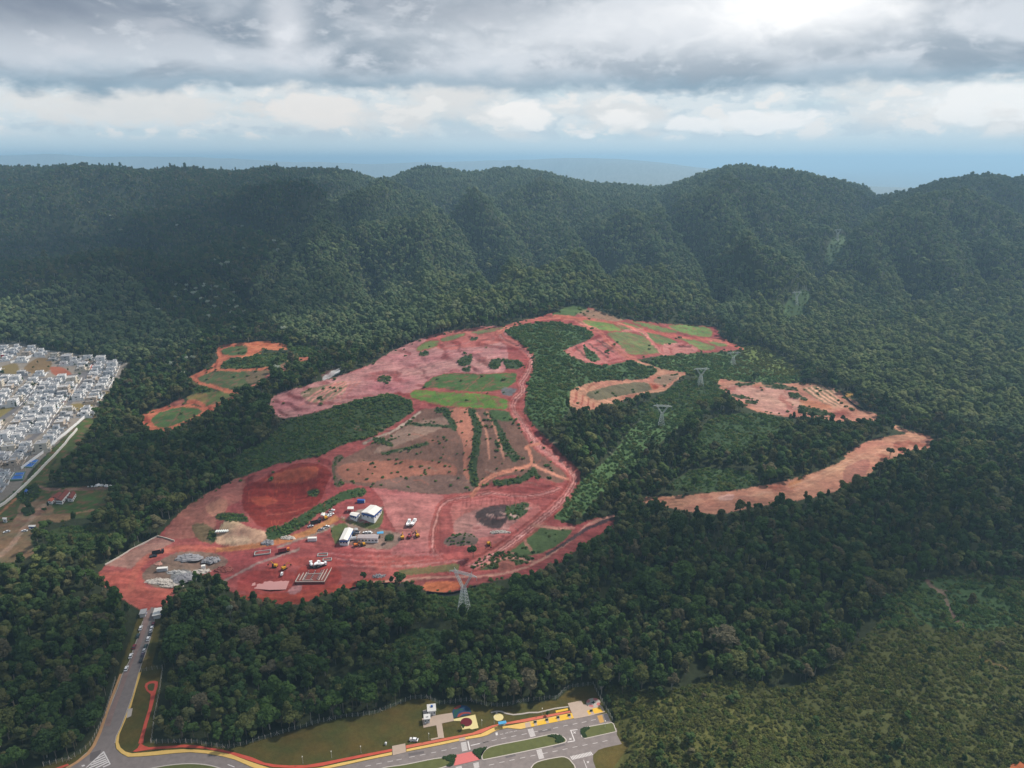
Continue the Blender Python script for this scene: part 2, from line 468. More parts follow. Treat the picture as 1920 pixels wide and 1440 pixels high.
for pth in ([(893, 775), (910, 805), (918, 860)], [(912, 772), (930, 810), (945, 860)]):
    S(pth, 4, (0.34, 0.16, 0.11))
# reddish yard lower right, pit
poly([(848, 945), (900, 930), (985, 940), (1015, 955), (985, 985), (950, 1010), (905, 1025), (860, 1020), (850, 985)], (0.42, 0.155, 0.14))
poly([(850, 985), (880, 960), (960, 945), (985, 955), (960, 985), (920, 1005), (870, 1010)], (0.40, 0.185, 0.17))
poly([(892, 962), (930, 946), (955, 950), (950, 975), (935, 990), (905, 985)], (0.065, 0.045, 0.045), al=0.95)
poly([(950, 950), (990, 943), (985, 965), (955, 975)], (0.045, 0.07, 0.03), BUSH)
poly([(832, 1015), (850, 1003), (880, 1000), (897, 1012), (885, 1022), (840, 1023)], (0.12, 0.085, 0.07), BUSH)
poly([(905, 1045), (940, 1035), (985, 1040), (1000, 1050), (960, 1062), (900, 1070), (885, 1062)], (0.050, 0.068, 0.028), BUSH)
poly([(935, 1055), (955, 1050), (968, 1062), (940, 1072)], (0.30, 0.115, 0.09), EARTH)
poly([(950, 1025), (985, 1000), (1020, 990), (1065, 992), (1070, 1000), (1040, 1025), (1000, 1040), (955, 1035)], (0.060, 0.090, 0.034), SCRUB)
S([(990, 1000), (985, 1015), (995, 1030)], 6, (0.38, 0.18, 0.13), EARTH)
poly([(747, 1068), (862, 1056), (860, 1070), (752, 1080)], (0.135, 0.115, 0.05), LOT, smooth=False)
poly([(800, 1092), (870, 1090), (865, 1100), (838, 1110), (800, 1107)], (0.47, 0.16, 0.075))
# office platforms
poly([(632, 992), (665, 975), (690, 985), (718, 993), (750, 1000), (752, 1012), (725, 1030), (660, 1022), (632, 1018)], (0.30, 0.20, 0.16))
poly([(637, 972), (690, 980), (718, 957), (714, 985), (695, 993), (672, 986), (640, 975)], (0.090, 0.095, 0.036), LOT)
poly([(622, 988), (650, 982), (646, 1000), (632, 1018), (625, 1012)], (0.080, 0.092, 0.034), LOT)
poly([(655, 968), (672, 955), (720, 950), (718, 958), (692, 975), (655, 972)], (0.33, 0.28, 0.24), smooth=False)
poly([(722, 1005), (735, 1000), (738, 1012), (725, 1014)], SHRUB, BUSH)
# yards with foundations and the basin
poly([(445, 1105), (450, 1085), (470, 1072), (510, 1066), (550, 1073), (556, 1085), (545, 1108), (500, 1112), (460, 1110)], (0.26, 0.06, 0.052))
poly([(550, 1100), (565, 1063), (625, 1062), (640, 1085), (610, 1108), (560, 1110)], (0.27, 0.055, 0.045))
poly([(440, 1116), (560, 1110), (640, 1095), (700, 1085), (740, 1090), (620, 1112), (560, 1132), (500, 1130)], (0.27, 0.058, 0.04))
poly([(540, 1108), (560, 1095), (566, 1105), (550, 1116)], (0.36, 0.16, 0.165))
poly([(510, 1055), (560, 1045), (640, 1048), (640, 1062), (560, 1060), (500, 1068)], (0.31, 0.085, 0.072))
# lots
LOTS = [([(770, 737), (785, 731), (830, 735), (905, 739), (950, 750), (955, 760), (950, 766), (905, 765), (830, 760), (790, 750), (772, 745)], LOTG),
        ([(797, 720), (815, 707), (850, 700), (905, 702), (962, 699), (969, 707), (962, 720), (930, 732), (880, 734), (820, 727), (797, 726)], LOTD),
        ([(1085, 605), (1110, 597), (1140, 604), (1167, 619), (1140, 620), (1107, 614)], (0.12, 0.18, 0.045)),
        ([(1140, 625), (1185, 624), (1215, 637), (1235, 657), (1232, 662), (1182, 664), (1160, 645)], (0.115, 0.135, 0.05)),
        ([(1197, 622), (1225, 625), (1272, 642), (1240, 646), (1220, 637)], (0.095, 0.13, 0.045)),
        ([(1155, 607), (1175, 605), (1207, 617), (1175, 619)], (0.11, 0.14, 0.05)),
        ([(1185, 602), (1225, 609), (1270, 622), (1240, 622), (1207, 612)], (0.11, 0.15, 0.05)),
        ([(1255, 610), (1325, 614), (1332, 631), (1287, 626)], (0.115, 0.175, 0.05)),
        ([(1265, 630), (1295, 635), (1342, 652), (1317, 656), (1285, 640)], (0.115, 0.155, 0.05)),
        ([(1325, 637), (1350, 637), (1370, 646), (1345, 649)], (0.12, 0.16, 0.05)),
        ([(783, 652), (800, 640), (824, 640), (815, 650), (785, 658)], (0.115, 0.15, 0.045)),
        ([(826, 636), (850, 628), (873, 625), (860, 633), (835, 640)], (0.10, 0.125, 0.05)),
        ([(885, 622), (930, 615), (960, 611), (940, 618), (900, 625)], (0.12, 0.135, 0.06))]
for p_, c_ in LOTS:
    S(p_ + p_[:1], 3, (0.27, 0.075, 0.06))
    poly(p_, c_, LOT)
for a_, b_ in (((817, 733), (825, 750)), ((890, 740), (907, 762)), ((920, 742), (945, 765)), ((870, 733), (900, 706)), ((900, 733), (925, 712))):
    S([a_, b_], 1.6, (0.17, 0.075, 0.045))
poly([(1036, 589), (1074, 573), (1102, 580), (1072, 592)], (0.062, 0.10, 0.035), SCRUB)
poly([(1085, 590), (1110, 580), (1165, 598), (1145, 602)], (0.20, 0.14, 0.085), SCRUB, al=0.8)
poly([(565, 735), (610, 722), (650, 715), (640, 740), (585, 755)], (0.115, 0.12, 0.055), SCRUB, al=0.8)
for i in range(6):
    S([(560 + i * 15, 762 - i * 2), (590 + i * 14, 738 - i * 2), (630 + i * 9, 718 - i)], 2.5, (0.46, 0.19, 0.16))
for p_ in ([(862, 672), (880, 665), (887, 672), (878, 685), (862, 684)], [(920, 676), (938, 672), (940, 682), (930, 692), (920, 688)], [(945, 674), (978, 678), (975, 690), (950, 690)],
           [(710, 708), (722, 703), (735, 708), (730, 715), (710, 716)], [(882, 634), (895, 633), (893, 638), (882, 638)], [(868, 690), (882, 688), (880, 697), (868, 696)], [(787, 662), (802, 658), (805, 664), (790, 668)]):
    poly(p_, (0.034, 0.052, 0.022), BUSH)
poly([(1002 - 60, 728), (960, 727), (975, 732), (970, 742), (945, 740)], (0.16, 0.15, 0.16), EARTH)
poly([(1060, 658), (1115, 636), (1140, 635), (1180, 668), (1140, 680), (1105, 680)], (0.43, 0.165, 0.15), EARTH)
for a_, b_ in (((1080, 650), (1100, 670)), ((1120, 637), (1150, 660)), ((1105, 645), (1145, 672)), ((1130, 640), (1175, 668))):
    S([a_, b_], 3, (0.16, 0.075, 0.06))
poly([(1095, 648), (1105, 655), (1125, 672), (1110, 678), (1098, 665)], UND, BUSH)

# --- right-hand clearings
poly([(1075, 728), (1112, 717), (1150, 713), (1200, 712), (1225, 703), (1240, 693), (1286, 700), (1268, 714), (1247, 732), (1225, 737), (1170, 752), (1130, 764), (1092, 770), (1070, 768), (1068, 745)], TAN, EARTH)
poly([(1100, 737), (1150, 722), (1200, 716), (1222, 722), (1218, 732), (1165, 742), (1120, 750)], (0.10, 0.085, 0.05), SCRUB)
poly([(1225, 712), (1250, 702), (1275, 704), (1245, 722)], (0.19, 0.125, 0.085), SCRUB)
poly([(1218, 718), (1235, 725), (1225, 730)], (0.30, 0.095, 0.05))
S([(1185, 674), (1215, 684), (1240, 694), (1285, 700)], 4.5, TAN, EARTH)
C_P = [(1350, 711), (1395, 716), (1460, 719), (1520, 719), (1548, 725), (1577, 735), (1583, 747), (1609, 764), (1649, 780), (1643, 788), (1577, 791), (1532, 783), (1480, 782),
       (1427, 773), (1400, 763), (1373, 745), (1352, 732)]
poly(C_P, TAN, EARTH)
poly([(1370, 722), (1420, 724), (1480, 732), (1500, 760), (1470, 778), (1430, 770), (1400, 755), (1372, 738)], (0.49, 0.25, 0.20))
poly([(1505, 728), (1550, 725), (1575, 760), (1545, 755), (1520, 740)], (0.13, 0.10, 0.055), SCRUB)
for i in range(5):
    S([(1510 + i * 11, 726), (1535 + i * 11, 745), (1570 + i * 10, 765)], 3, (0.50, 0.27, 0.185))
for p_ in ([(1430, 718), (1460, 720), (1492, 728), (1490, 732), (1440, 727)], [(1478, 738), (1490, 737), (1512, 746), (1508, 751), (1485, 745)], [(1370, 738), (1400, 744), (1398, 748), (1372, 742)],
           [(1398, 750), (1418, 753), (1416, 757), (1400, 756)], [(1380, 719), (1412, 718), (1410, 722), (1382, 723)], [(1495, 762), (1530, 765), (1560, 778), (1520, 778)]):
    poly(p_, (0.032, 0.042, 0.018), BUSH)
poly([(1500, 750), (1540, 755), (1560, 765), (1520, 765)], ORANGE, al=0.6)
poly([(1583, 736), (1600, 737), (1598, 744), (1585, 745)], (0.44, 0.24, 0.07), EARTH)
poly([(1588, 748), (1605, 752), (1612, 762), (1600, 760)], (0.42, 0.20, 0.15), EARTH)
S([(1580, 733), (1584, 745), (1600, 760), (1618, 768)], 2.2, (0.03, 0.03, 0.035))
D_P = [(1675, 795), (1698, 806), (1735, 815), (1752, 827), (1745, 838), (1700, 850), (1652, 870), (1622, 895), (1600, 910), (1550, 926), (1480, 941), (1420, 950), (1340, 964),
       (1270, 955), (1225, 945), (1195, 938), (1225, 932), (1290, 928), (1370, 920), (1420, 912), (1470, 902), (1530, 885), (1582, 862), (1585, 852), (1620, 830), (1660, 819), (1698, 813), (1680, 805)]
poly(D_P, (0.50, 0.235, 0.155), EARTH)
poly([(1590, 870), (1630, 862), (1622, 890), (1595, 905), (1580, 898)], (0.36, 0.15, 0.115), al=0.9)
poly([(1480, 905), (1500, 895), (1502, 905), (1485, 915)], (0.46, 0.20, 0.085), al=0.7)
S([(1300, 935), (1400, 930), (1500, 905), (1620, 850)], 3, (0.57, 0.31, 0.22), al=0.7)
S([(1420, 922), (1500, 915), (1560, 885), (1640, 850), (1700, 830)], 3, (0.57, 0.30, 0.21), al=0.6)
for p_ in ([(1350, 930), (1375, 925), (1372, 937), (1350, 938)],):
    poly(p_, (0.60, 0.36, 0.30), al=0.8)
poly([(1725, 825), (1742, 822), (1748, 828), (1732, 832)], (0.27, 0.115, 0.085))
# --- left clearings with ring tracks
def Z6(*p):
    return [(240 + x / 4.364, 600 + y / 4.364) for x, y in p]
OR2 = (0.43, 0.155, 0.088)
poly(Z6((100, 800), (200, 740), (430, 680), (600, 715), (700, 720), (690, 750), (560, 800), (370, 890), (230, 920), (140, 870)), OR2, EARTH)
poly(Z6((200, 800), (300, 745), (440, 715), (580, 725), (600, 755), (520, 800), (380, 860), (280, 885), (205, 850)), (0.052, 0.098, 0.03), LOT)
S(Z6((430, 730), (400, 790), (340, 860)), 2, (0.16, 0.09, 0.05))
poly(Z6((340, 690), (430, 640), (470, 680), (420, 705)), (0.32, 0.13, 0.095), EARTH)
poly(Z6((480, 630), (640, 585), (820, 590), (850, 620), (740, 690), (650, 705), (560, 690)), (0.075, 0.10, 0.032), LOT)
poly(Z6((480, 630), (640, 600), (640, 690), (560, 690)), (0.19, 0.13, 0.045), LOT, al=0.7)
S(Z6((600, 730), (700, 700), (790, 670), (850, 640)), 6, OR2, EARTH)
S(Z6((500, 670), (560, 670), (620, 700)), 8, OR2, EARTH)
S(Z6((890, 600), (800, 575), (700, 540), (590, 510), (530, 470)), (9, 8), OR2, EARTH)
S(Z6((530, 470), (610, 435), (700, 390), (760, 310), (740, 250), (800, 220), (900, 207), (1150, 190), (1300, 225)), (9, 8), OR2, EARTH)
poly(Z6((700, 390), (760, 290), (830, 295), (800, 350), (740, 400)), OR2, EARTH)
poly(Z6((960, 210), (1130, 180), (1310, 225), (1250, 245), (1100, 245), (1080, 285), (970, 300)), (0.46, 0.17, 0.085), EARTH)
S(Z6((720, 405), (900, 412), (1160, 395)), 5, OR2, EARTH)
S(Z6((830, 300), (960, 295)), 4, OR2, EARTH)
poly(Z6((770, 250), (830, 220), (970, 215), (960, 280), (850, 292), (790, 280)), (0.052, 0.085, 0.028), LOT)
poly(Z6((760, 390), (800, 330), (950, 305), (1200, 275), (1340, 290), (1310, 330), (1220, 370), (1000, 395), (850, 400)), (0.046, 0.076, 0.026), UNDER)
poly(Z6((570, 490), (680, 430), (900, 420), (1160, 415), (1130, 470), (1000, 520), (830, 560), (700, 530)), (0.060, 0.082, 0.032), LOT)
poly(Z6((1000, 420), (1150, 415), (1130, 470), (1000, 520), (960, 480)), (0.115, 0.085, 0.05), SCRUB)
poly(Z6((1000, 540), (1080, 500), (1160, 430), (1170, 450), (1100, 510), (1030, 550)), (0.38, 0.15, 0.11), EARTH)
S(Z6((1240, 380), (1350, 310), (1340, 285)), 3, (0.30, 0.16, 0.11), EARTH)
poly(Z6((1350, 350), (1400, 310), (1480, 285), (1480, 320), (1400, 345)), (0.42, 0.155, 0.10), EARTH)
poly(Z6((1240, 385), (1300, 385), (1310, 420), (1260, 440)), (0.36, 0.17, 0.12), EARTH)
poly(Z6((1320, 225), (1460, 215), (1570, 240), (1500, 290), (1380, 300)), (0.042, 0.066, 0.026), UNDER)
poly(Z6((500, 590), (560, 540), (700, 570), (640, 590)), (0.045, 0.08, 0.026), UNDER)
poly(Z6((1590, 430), (1680, 400), (1740, 395), (1730, 420), (1680, 450), (1600, 490)), (0.16, 0.10, 0.075), EARTH)
poly(Z6((1610, 450), (1730, 395), (1728, 430), (1600, 492)), (0.55, 0.55, 0.55), EARTH)
# --- wheel tracks and haul roads on the site
HAUL = [(935, 624), (945, 636), (972, 648), (992, 666), (995, 680), (987, 702), (977, 716), (980, 733), (963, 752), (964, 770), (982, 795), (1005, 830), (1040, 858), (1068, 880),
        (1076, 900), (1060, 930), (1030, 960), (980, 1000), (925, 1040), (880, 1062)]
S(HAUL, (15, 27), (0.23, 0.060, 0.050), al=0.85)
S(HAUL, (10, 17), (0.40, 0.145, 0.13))
for off, c_ in ((-4.5, TRK_D), (-1.5, TRK_L), (1.6, TRK_D), (4.6, TRK_L), (7.0, TRK_D)):
    S([(x + off * (0.6 + 0.4 * i / 20), y + off * 0.25) for i, (x, y) in enumerate(HAUL)], 2.1, c_, al=0.9)
H2 = [(935, 624), (960, 610), (1000, 600), (1040, 595), (1075, 597), (1100, 612), (1125, 622), (1140, 640), (1170, 665), (1190, 672)]
S(H2, (6, 8), (0.46, 0.175, 0.13))
S(H2, 1.5, TRK_D, al=0.6)
S([(1040, 592), (1100, 598), (1150, 605), (1200, 618), (1280, 632), (1350, 640), (1392, 655)], 5, (0.38, 0.115, 0.085))
S([(1170, 620), (1205, 622), (1225, 645), (1245, 665)], 5, (0.45, 0.175, 0.15))
poly([(1240, 648), (1280, 643), (1310, 656), (1280, 664), (1245, 664)], (0.46, 0.19, 0.17))
S([(1275, 648), (1295, 650)], 4, (0.16, 0.06, 0.05))
LOOP = [(822, 1042), (812, 1030), (812, 1000), (820, 968), (826, 950), (845, 938), (880, 930), (920, 925), (960, 930), (1010, 928), (1050, 915)]
S(LOOP, 15, (0.24, 0.065, 0.055), al=0.8)
S(LOOP, 10, (0.42, 0.155, 0.14))
for off, c_ in ((-3, TRK_D), (0, TRK_L), (3.2, TRK_D)):
    S([(x + off, y + off * 0.5) for x, y in LOOP], 2.1, c_, al=0.9)
S([(822, 960), (826, 1000), (825, 1035), (845, 1050), (900, 1040)], 4, TRK_D, al=0.5)
S([(885, 928), (905, 905), (930, 890), (965, 880), (995, 870), (992, 845), (985, 838), (1010, 832)], (9, 4), (0.42, 0.17, 0.11))
S([(885, 928), (905, 905), (930, 890), (965, 880)], 1.5, TRK_D, al=0.6)
S([(1000, 872), (1040, 890), (1065, 898)], 5, (0.44, 0.19, 0.13))
S([(628, 972), (600, 988), (560, 1005), (500, 1020), (440, 1028), (390, 1032)], (13, 8), (0.46, 0.20, 0.085))
S([(625, 985), (600, 998), (560, 1012), (520, 1026)], 4, (0.30, 0.23, 0.19))
S([(560, 1030), (500, 1050), (460, 1068), (415, 1092)], 4, (0.36, 0.27, 0.23))
S([(246, 1100), (260, 1060), (300, 1035), (350, 1028), (400, 1030)], 12, (0.38, 0.125, 0.09), al=0.8)
S([(640, 1022), (700, 1032), (760, 1032), (815, 1042)], 4, (0.42, 0.16, 0.15))
for i in range(7):
    y_ = 1036 + i * 5
    S([(600 + i * 9, y_ - 4), (680, y_ + 1), (760, y_ + 2), (830, y_ - 3)], 1.4, (TRK_D, TRK_L)[i % 2], al=0.55)
S([(735, 1062), (800, 1057), (870, 1050)], 3, TRK_L, al=0.7)
S([(690, 1092), (760, 1087), (830, 1082), (900, 1080), (960, 1072), (1010, 1052), (1060, 1020), (1085, 1000), (1105, 982), (1150, 967)], (4, 5), (0.55, 0.27, 0.21))
S([(700, 1090), (800, 1086), (900, 1085), (960, 1080)], 1.5, TRK_D, al=0.7)
S([(1025, 1040), (1060, 1018), (1100, 992), (1148, 972)], (5, 7), (0.055, 0.045, 0.05), al=0.9)
S([(900, 1062), (940, 1048), (975, 1047), (1000, 1053)], 3.5, (0.50, 0.24, 0.185))
S([(1000, 985), (1040, 990), (1075, 990)], 5, (0.50, 0.23, 0.18))
S([(640, 1112), (700, 1097), (760, 1098)], 3, (0.03, 0.03, 0.035))
S([(800, 1112), (845, 1116), (890, 1100)], 3, (0.03, 0.03, 0.035))
S([(640, 970), (690, 978), (718, 955)], 1.3, (0.40, 0.35, 0.30))
S([(718, 950), (722, 965), (745, 1000)], 1.4, (0.14, 0.045, 0.04))
for i in range(60):
    t_ = random.random()
    x_, y_ = 560 + 370 * t_, 762 - 120 * t_ + random.uniform(-22, 26)
    L_ = random.uniform(12, 45)
    S([(x_, y_), (x_ + L_ * 0.5, y_ - L_ * 0.12 + random.uniform(-3, 3)), (x_ + L_, y_ - L_ * 0.25)], random.uniform(1.0, 2.4), random.choice((TRK_D, TRK_L, (0.33, 0.10, 0.085), (0.56, 0.29, 0.27))), al=random.uniform(0.3, 0.7))
for i in range(110):
    x_, y_ = random.choice(((random.uniform(1385, 1560), random.uniform(722, 775)), (random.uniform(300, 560), random.uniform(1015, 1110)), (random.uniform(720, 1000), random.uniform(930, 1075)), (random.uniform(1300, 1620), random.uniform(860, 945))))
    L_ = random.uniform(10, 34)
    if zone[int(y_) + PAD, int(x_) + PAD] == EARTH:
        c0 = col[int(y_) + PAD, int(x_) + PAD]
        S([(x_, y_), (x_ + L_ * 0.5, y_ + random.uniform(-3, 3)), (x_ + L_, y_ + random.uniform(-6, 4))], random.uniform(1.0, 2.2), tuple(np.clip(c0 * random.choice((0.6, 0.7, 1.2, 1.3)), 0, 0.65)), al=0.6)
for i in range(40):                                    # rills and scrape marks of the cut faces
    x_, y_ = random.uniform(462, 612), random.uniform(880, 980)
    S([(x_, y_), (x_ + random.uniform(-6, 10), y_ + random.uniform(8, 22))], random.uniform(1, 2.2), random.choice(((0.12, 0.022, 0.018), (0.34, 0.085, 0.05), (0.26, 0.055, 0.04))), al=0.6)
for i in range(46):
    x_, y_ = random.uniform(640, 1040), random.uniform(790, 905)
    if zone[int(y_) + PAD, int(x_) + PAD] == EARTH or zone[int(y_) + PAD, int(x_) + PAD] == BUSH:
        continue
for i in range(50):
    x_, y_ = random.uniform(650, 1030), random.uniform(785, 910)
    L_ = random.uniform(8, 30)
    S([(x_, y_), (x_ + L_ * 0.5, y_ + random.uniform(-2, 5)), (x_ + L_, y_ + random.uniform(-4, 8))], random.uniform(1, 2.6), random.choice(((0.24, 0.10, 0.07), (0.09, 0.055, 0.035), (0.25, 0.17, 0.13), (0.31, 0.105, 0.07))), al=0.5)
for i in range(16):                                    # grader lines in the pit wall
    x_ = 868 + i * 7.5
    S([(x_, 933 + random.uniform(-2, 2)), (x_ + random.uniform(-3, 5), 948 + random.uniform(-3, 3))], 1.6, (0.20, 0.055, 0.05), al=0.7)
for i in range(26):
    x_, y_ = random.uniform(862, 985), random.uniform(945, 1010)
    S([(x_, y_), (x_ + random.uniform(5, 16), y_ + random.uniform(-4, 4))], random.uniform(1.5, 3.5), random.choice(((0.55, 0.30, 0.27), (0.20, 0.065, 0.06), (0.10, 0.06, 0.055), (0.60, 0.38, 0.34))), al=0.7)
# --- park and paved edges lie flat
flat = np.zeros((NH, NW), np.float32)
PARKS = [[(-260, 1500), (82, 1436), (150, 1412), (194, 1350), (216, 1280), (238, 1215), (262, 1150), (302, 1146), (300, 1190), (285, 1245), (305, 1254), (300, 1300), (284, 1392), (378, 1394),
          (430, 1404), (470, 1394), (540, 1372), (640, 1346), (700, 1340), (770, 1311), (800, 1309), (824, 1321), (905, 1322), (945, 1325), (1045, 1312), (1070, 1290), (1112, 1285),
          (1125, 1310), (1148, 1352), (1180, 1400), (1150, 1440), (1150, 1700), (-260, 1700)]]
for p_ in PARKS:
    poly(p_, LAWN, PARK, smooth=False)
    sl_, m_ = mask_poly(p_, False)
    flat[sl_][m_] = 1
# verge beside the access road, tall grass
S([(286, 1175), (280, 1210), (268, 1250)], 7, (0.12, 0.10, 0.035), PARK)
S([(255, 1180), (240, 1230), (228, 1275)], 5, (0.10, 0.095, 0.032), PARK)


def blur(a, n):
    for ax in (0, 1):
        for _ in range(3):
            c = np.cumsum(np.pad(a, [(n + 1, n) if i == ax else (0, 0) for i in (0, 1)], mode='edge'), axis=ax)
            a = (np.take(c, np.arange(2 * n + 1, c.shape[ax]), axis=ax) - np.take(c, np.arange(0, c.shape[ax] - 2 * n - 1), axis=ax)) / (2 * n + 1)
    return a


fl_sl, fl_m = mask_poly([(x, y) for x, y in PARKS[0]], False)
grow = blur(flat, 14)
flat = sstep(grow, 0.02, 0.35).astype(np.float32)
flat = blur(flat, 8).astype(np.float32)
flat[zone == PARK] = 1
# plantation trees
for p_ in ([(470, 560), (560, 420), (640, 360), (700, 330), (2200, 300), (2200, 820), (1750, 800), (1650, 760), (1520, 700), (1400, 640), (1340, 610), (1100, 570), (900, 610), (700, 660), (560, 640)],
           [(-240, 620), (60, 560), (200, 510), (260, 540), (300, 600), (380, 640), (240, 690), (110, 655), (-240, 640)]):
    sl_, m_ = mask_poly(p_)
    euc[sl_][m_] = 1
# power-line clearings on the far hill
poly([(1465, 585), (1480, 560), (1500, 545), (1520, 555), (1510, 600), (1470, 605)], (0.060, 0.10, 0.04), UNDER)
poly([(1548, 480), (1560, 448), (1580, 440), (1590, 452), (1570, 490), (1550, 500)], (0.060, 0.095, 0.045), UNDER)

# the soil itself is less bright than the sunlit picture of it
e_ = (zone == EARTH)
rd_ = np.clip((0.44 - col[..., 1] / (col[..., 0] + 1e-4)) / 0.10, 0, 1)[..., None]
col = np.where(e_[..., None], col * (rd_ * np.array((0.84, 0.71, 0.70)) + (1 - rd_) * np.array((0.70, 0.69, 0.69))), col).astype(np.float32)
# gullies and spurs of the far hills
rav = np.zeros((NH, NW), np.float32)


def groove(pts_, wd, v):
    global rav
    acc[:] = 0
    keepc = col.copy()
    stroke(pts_, wd, (0, 0, 0))
    col[:] = keepc
    rav = rav + acc * v
    acc[:] = 0


for pts_, wd in (([(470, 590), (490, 545), (530, 490), (550, 440), (600, 390), (690, 345)], (30, 14)), ([(560, 440), (480, 420), (400, 400), (330, 380)], (18, 10)), ([(480, 560), (400, 520), (330, 500), (250, 470), (150, 430)], (20, 14)),
                 ([(930, 540), (900, 480), (880, 430), (850, 400), (800, 370), (730, 350)], (26, 10)), ([(1010, 500), (1000, 460), (960, 420), (930, 380)], (20, 8)), ([(1150, 520), (1110, 460), (1075, 420), (1060, 380)], (20, 8)),
                 ([(1350, 560), (1330, 500), (1290, 440), (1260, 400), (1240, 365)], (28, 12)), ([(1490, 590), (1530, 520), (1560, 470), (1600, 420), (1640, 375)], (24, 12)), ([(1850, 520), (1830, 460), (1800, 420), (1780, 380)], (24, 10)),
                 ([(1720, 560), (1690, 500), (1660, 450)], (20, 10)), ([(200, 420), (160, 390), (140, 350)], (16, 8)), ([(700, 560), (690, 500), (660, 450), (640, 400)], (18, 10)), ([(1430, 460), (1410, 420), (1400, 380)], (16, 8))):
    groove(pts_, wd, -1.0)
for pts_, wd in (([(640, 560), (600, 500), (600, 450), (660, 390), (720, 375)], (40, 20)), ([(800, 560), (790, 470), (800, 420), (780, 385)], (34, 18)), ([(960, 520), (940, 450), (900, 400), (860, 350)], (28, 14)), ([(1080, 500), (1050, 440), (1010, 390)], (28, 14)),
                 ([(1250, 520), (1200, 450), (1150, 390)], (36, 16)), ([(1430, 530), (1380, 460), (1350, 400), (1370, 340)], (40, 20)), ([(1650, 540), (1620, 480)], (30, 16)), ([(1780, 540), (1750, 470), (1720, 420)], (34, 16)), ([(60, 560), (200, 508), (330, 520), (420, 570)], (40, 26)), ([(300, 460), (230, 400)], (30, 16))):
    groove(pts_, wd, 0.55)
rav = blur(rav, 9).astype(np.float32)
# natural edges wander a little
wx = fbm(gx / 9.0, gy / 7.0, 3, 5) * 1.6 + perlin(gx / 2.7, gy / 2.7, 9) * 0.4
wy = fbm(gx / 9.0, gy / 7.0, 3, 45) * 1.0 + perlin(gx / 2.7, gy / 2.7, 19) * 0.3
keep = (zone == PARK) | (zone == TOWN)
ix = np.clip(np.rint(gx + PAD + np.where(keep, 0, wx)), 0, NW - 1).astype(int)
iy = np.clip(np.rint(gy + PAD + np.where(keep, 0, wy)), 0, NH - 1).astype(int)
z2, c2 = zone[iy, ix], col[iy, ix]
bad = (z2 == PARK) & (zone != PARK)
zone_w, col_w = np.where(bad, zone, z2), np.where(bad[..., None], col, c2)
zone, col = zone_w, col_w.astype(np.float32)


def cell(px, py):
    return np.clip(np.rint(py + PAD), 0, NH - 1).astype(int), np.clip(np.rint(px + PAD), 0, NW - 1).astype(int)
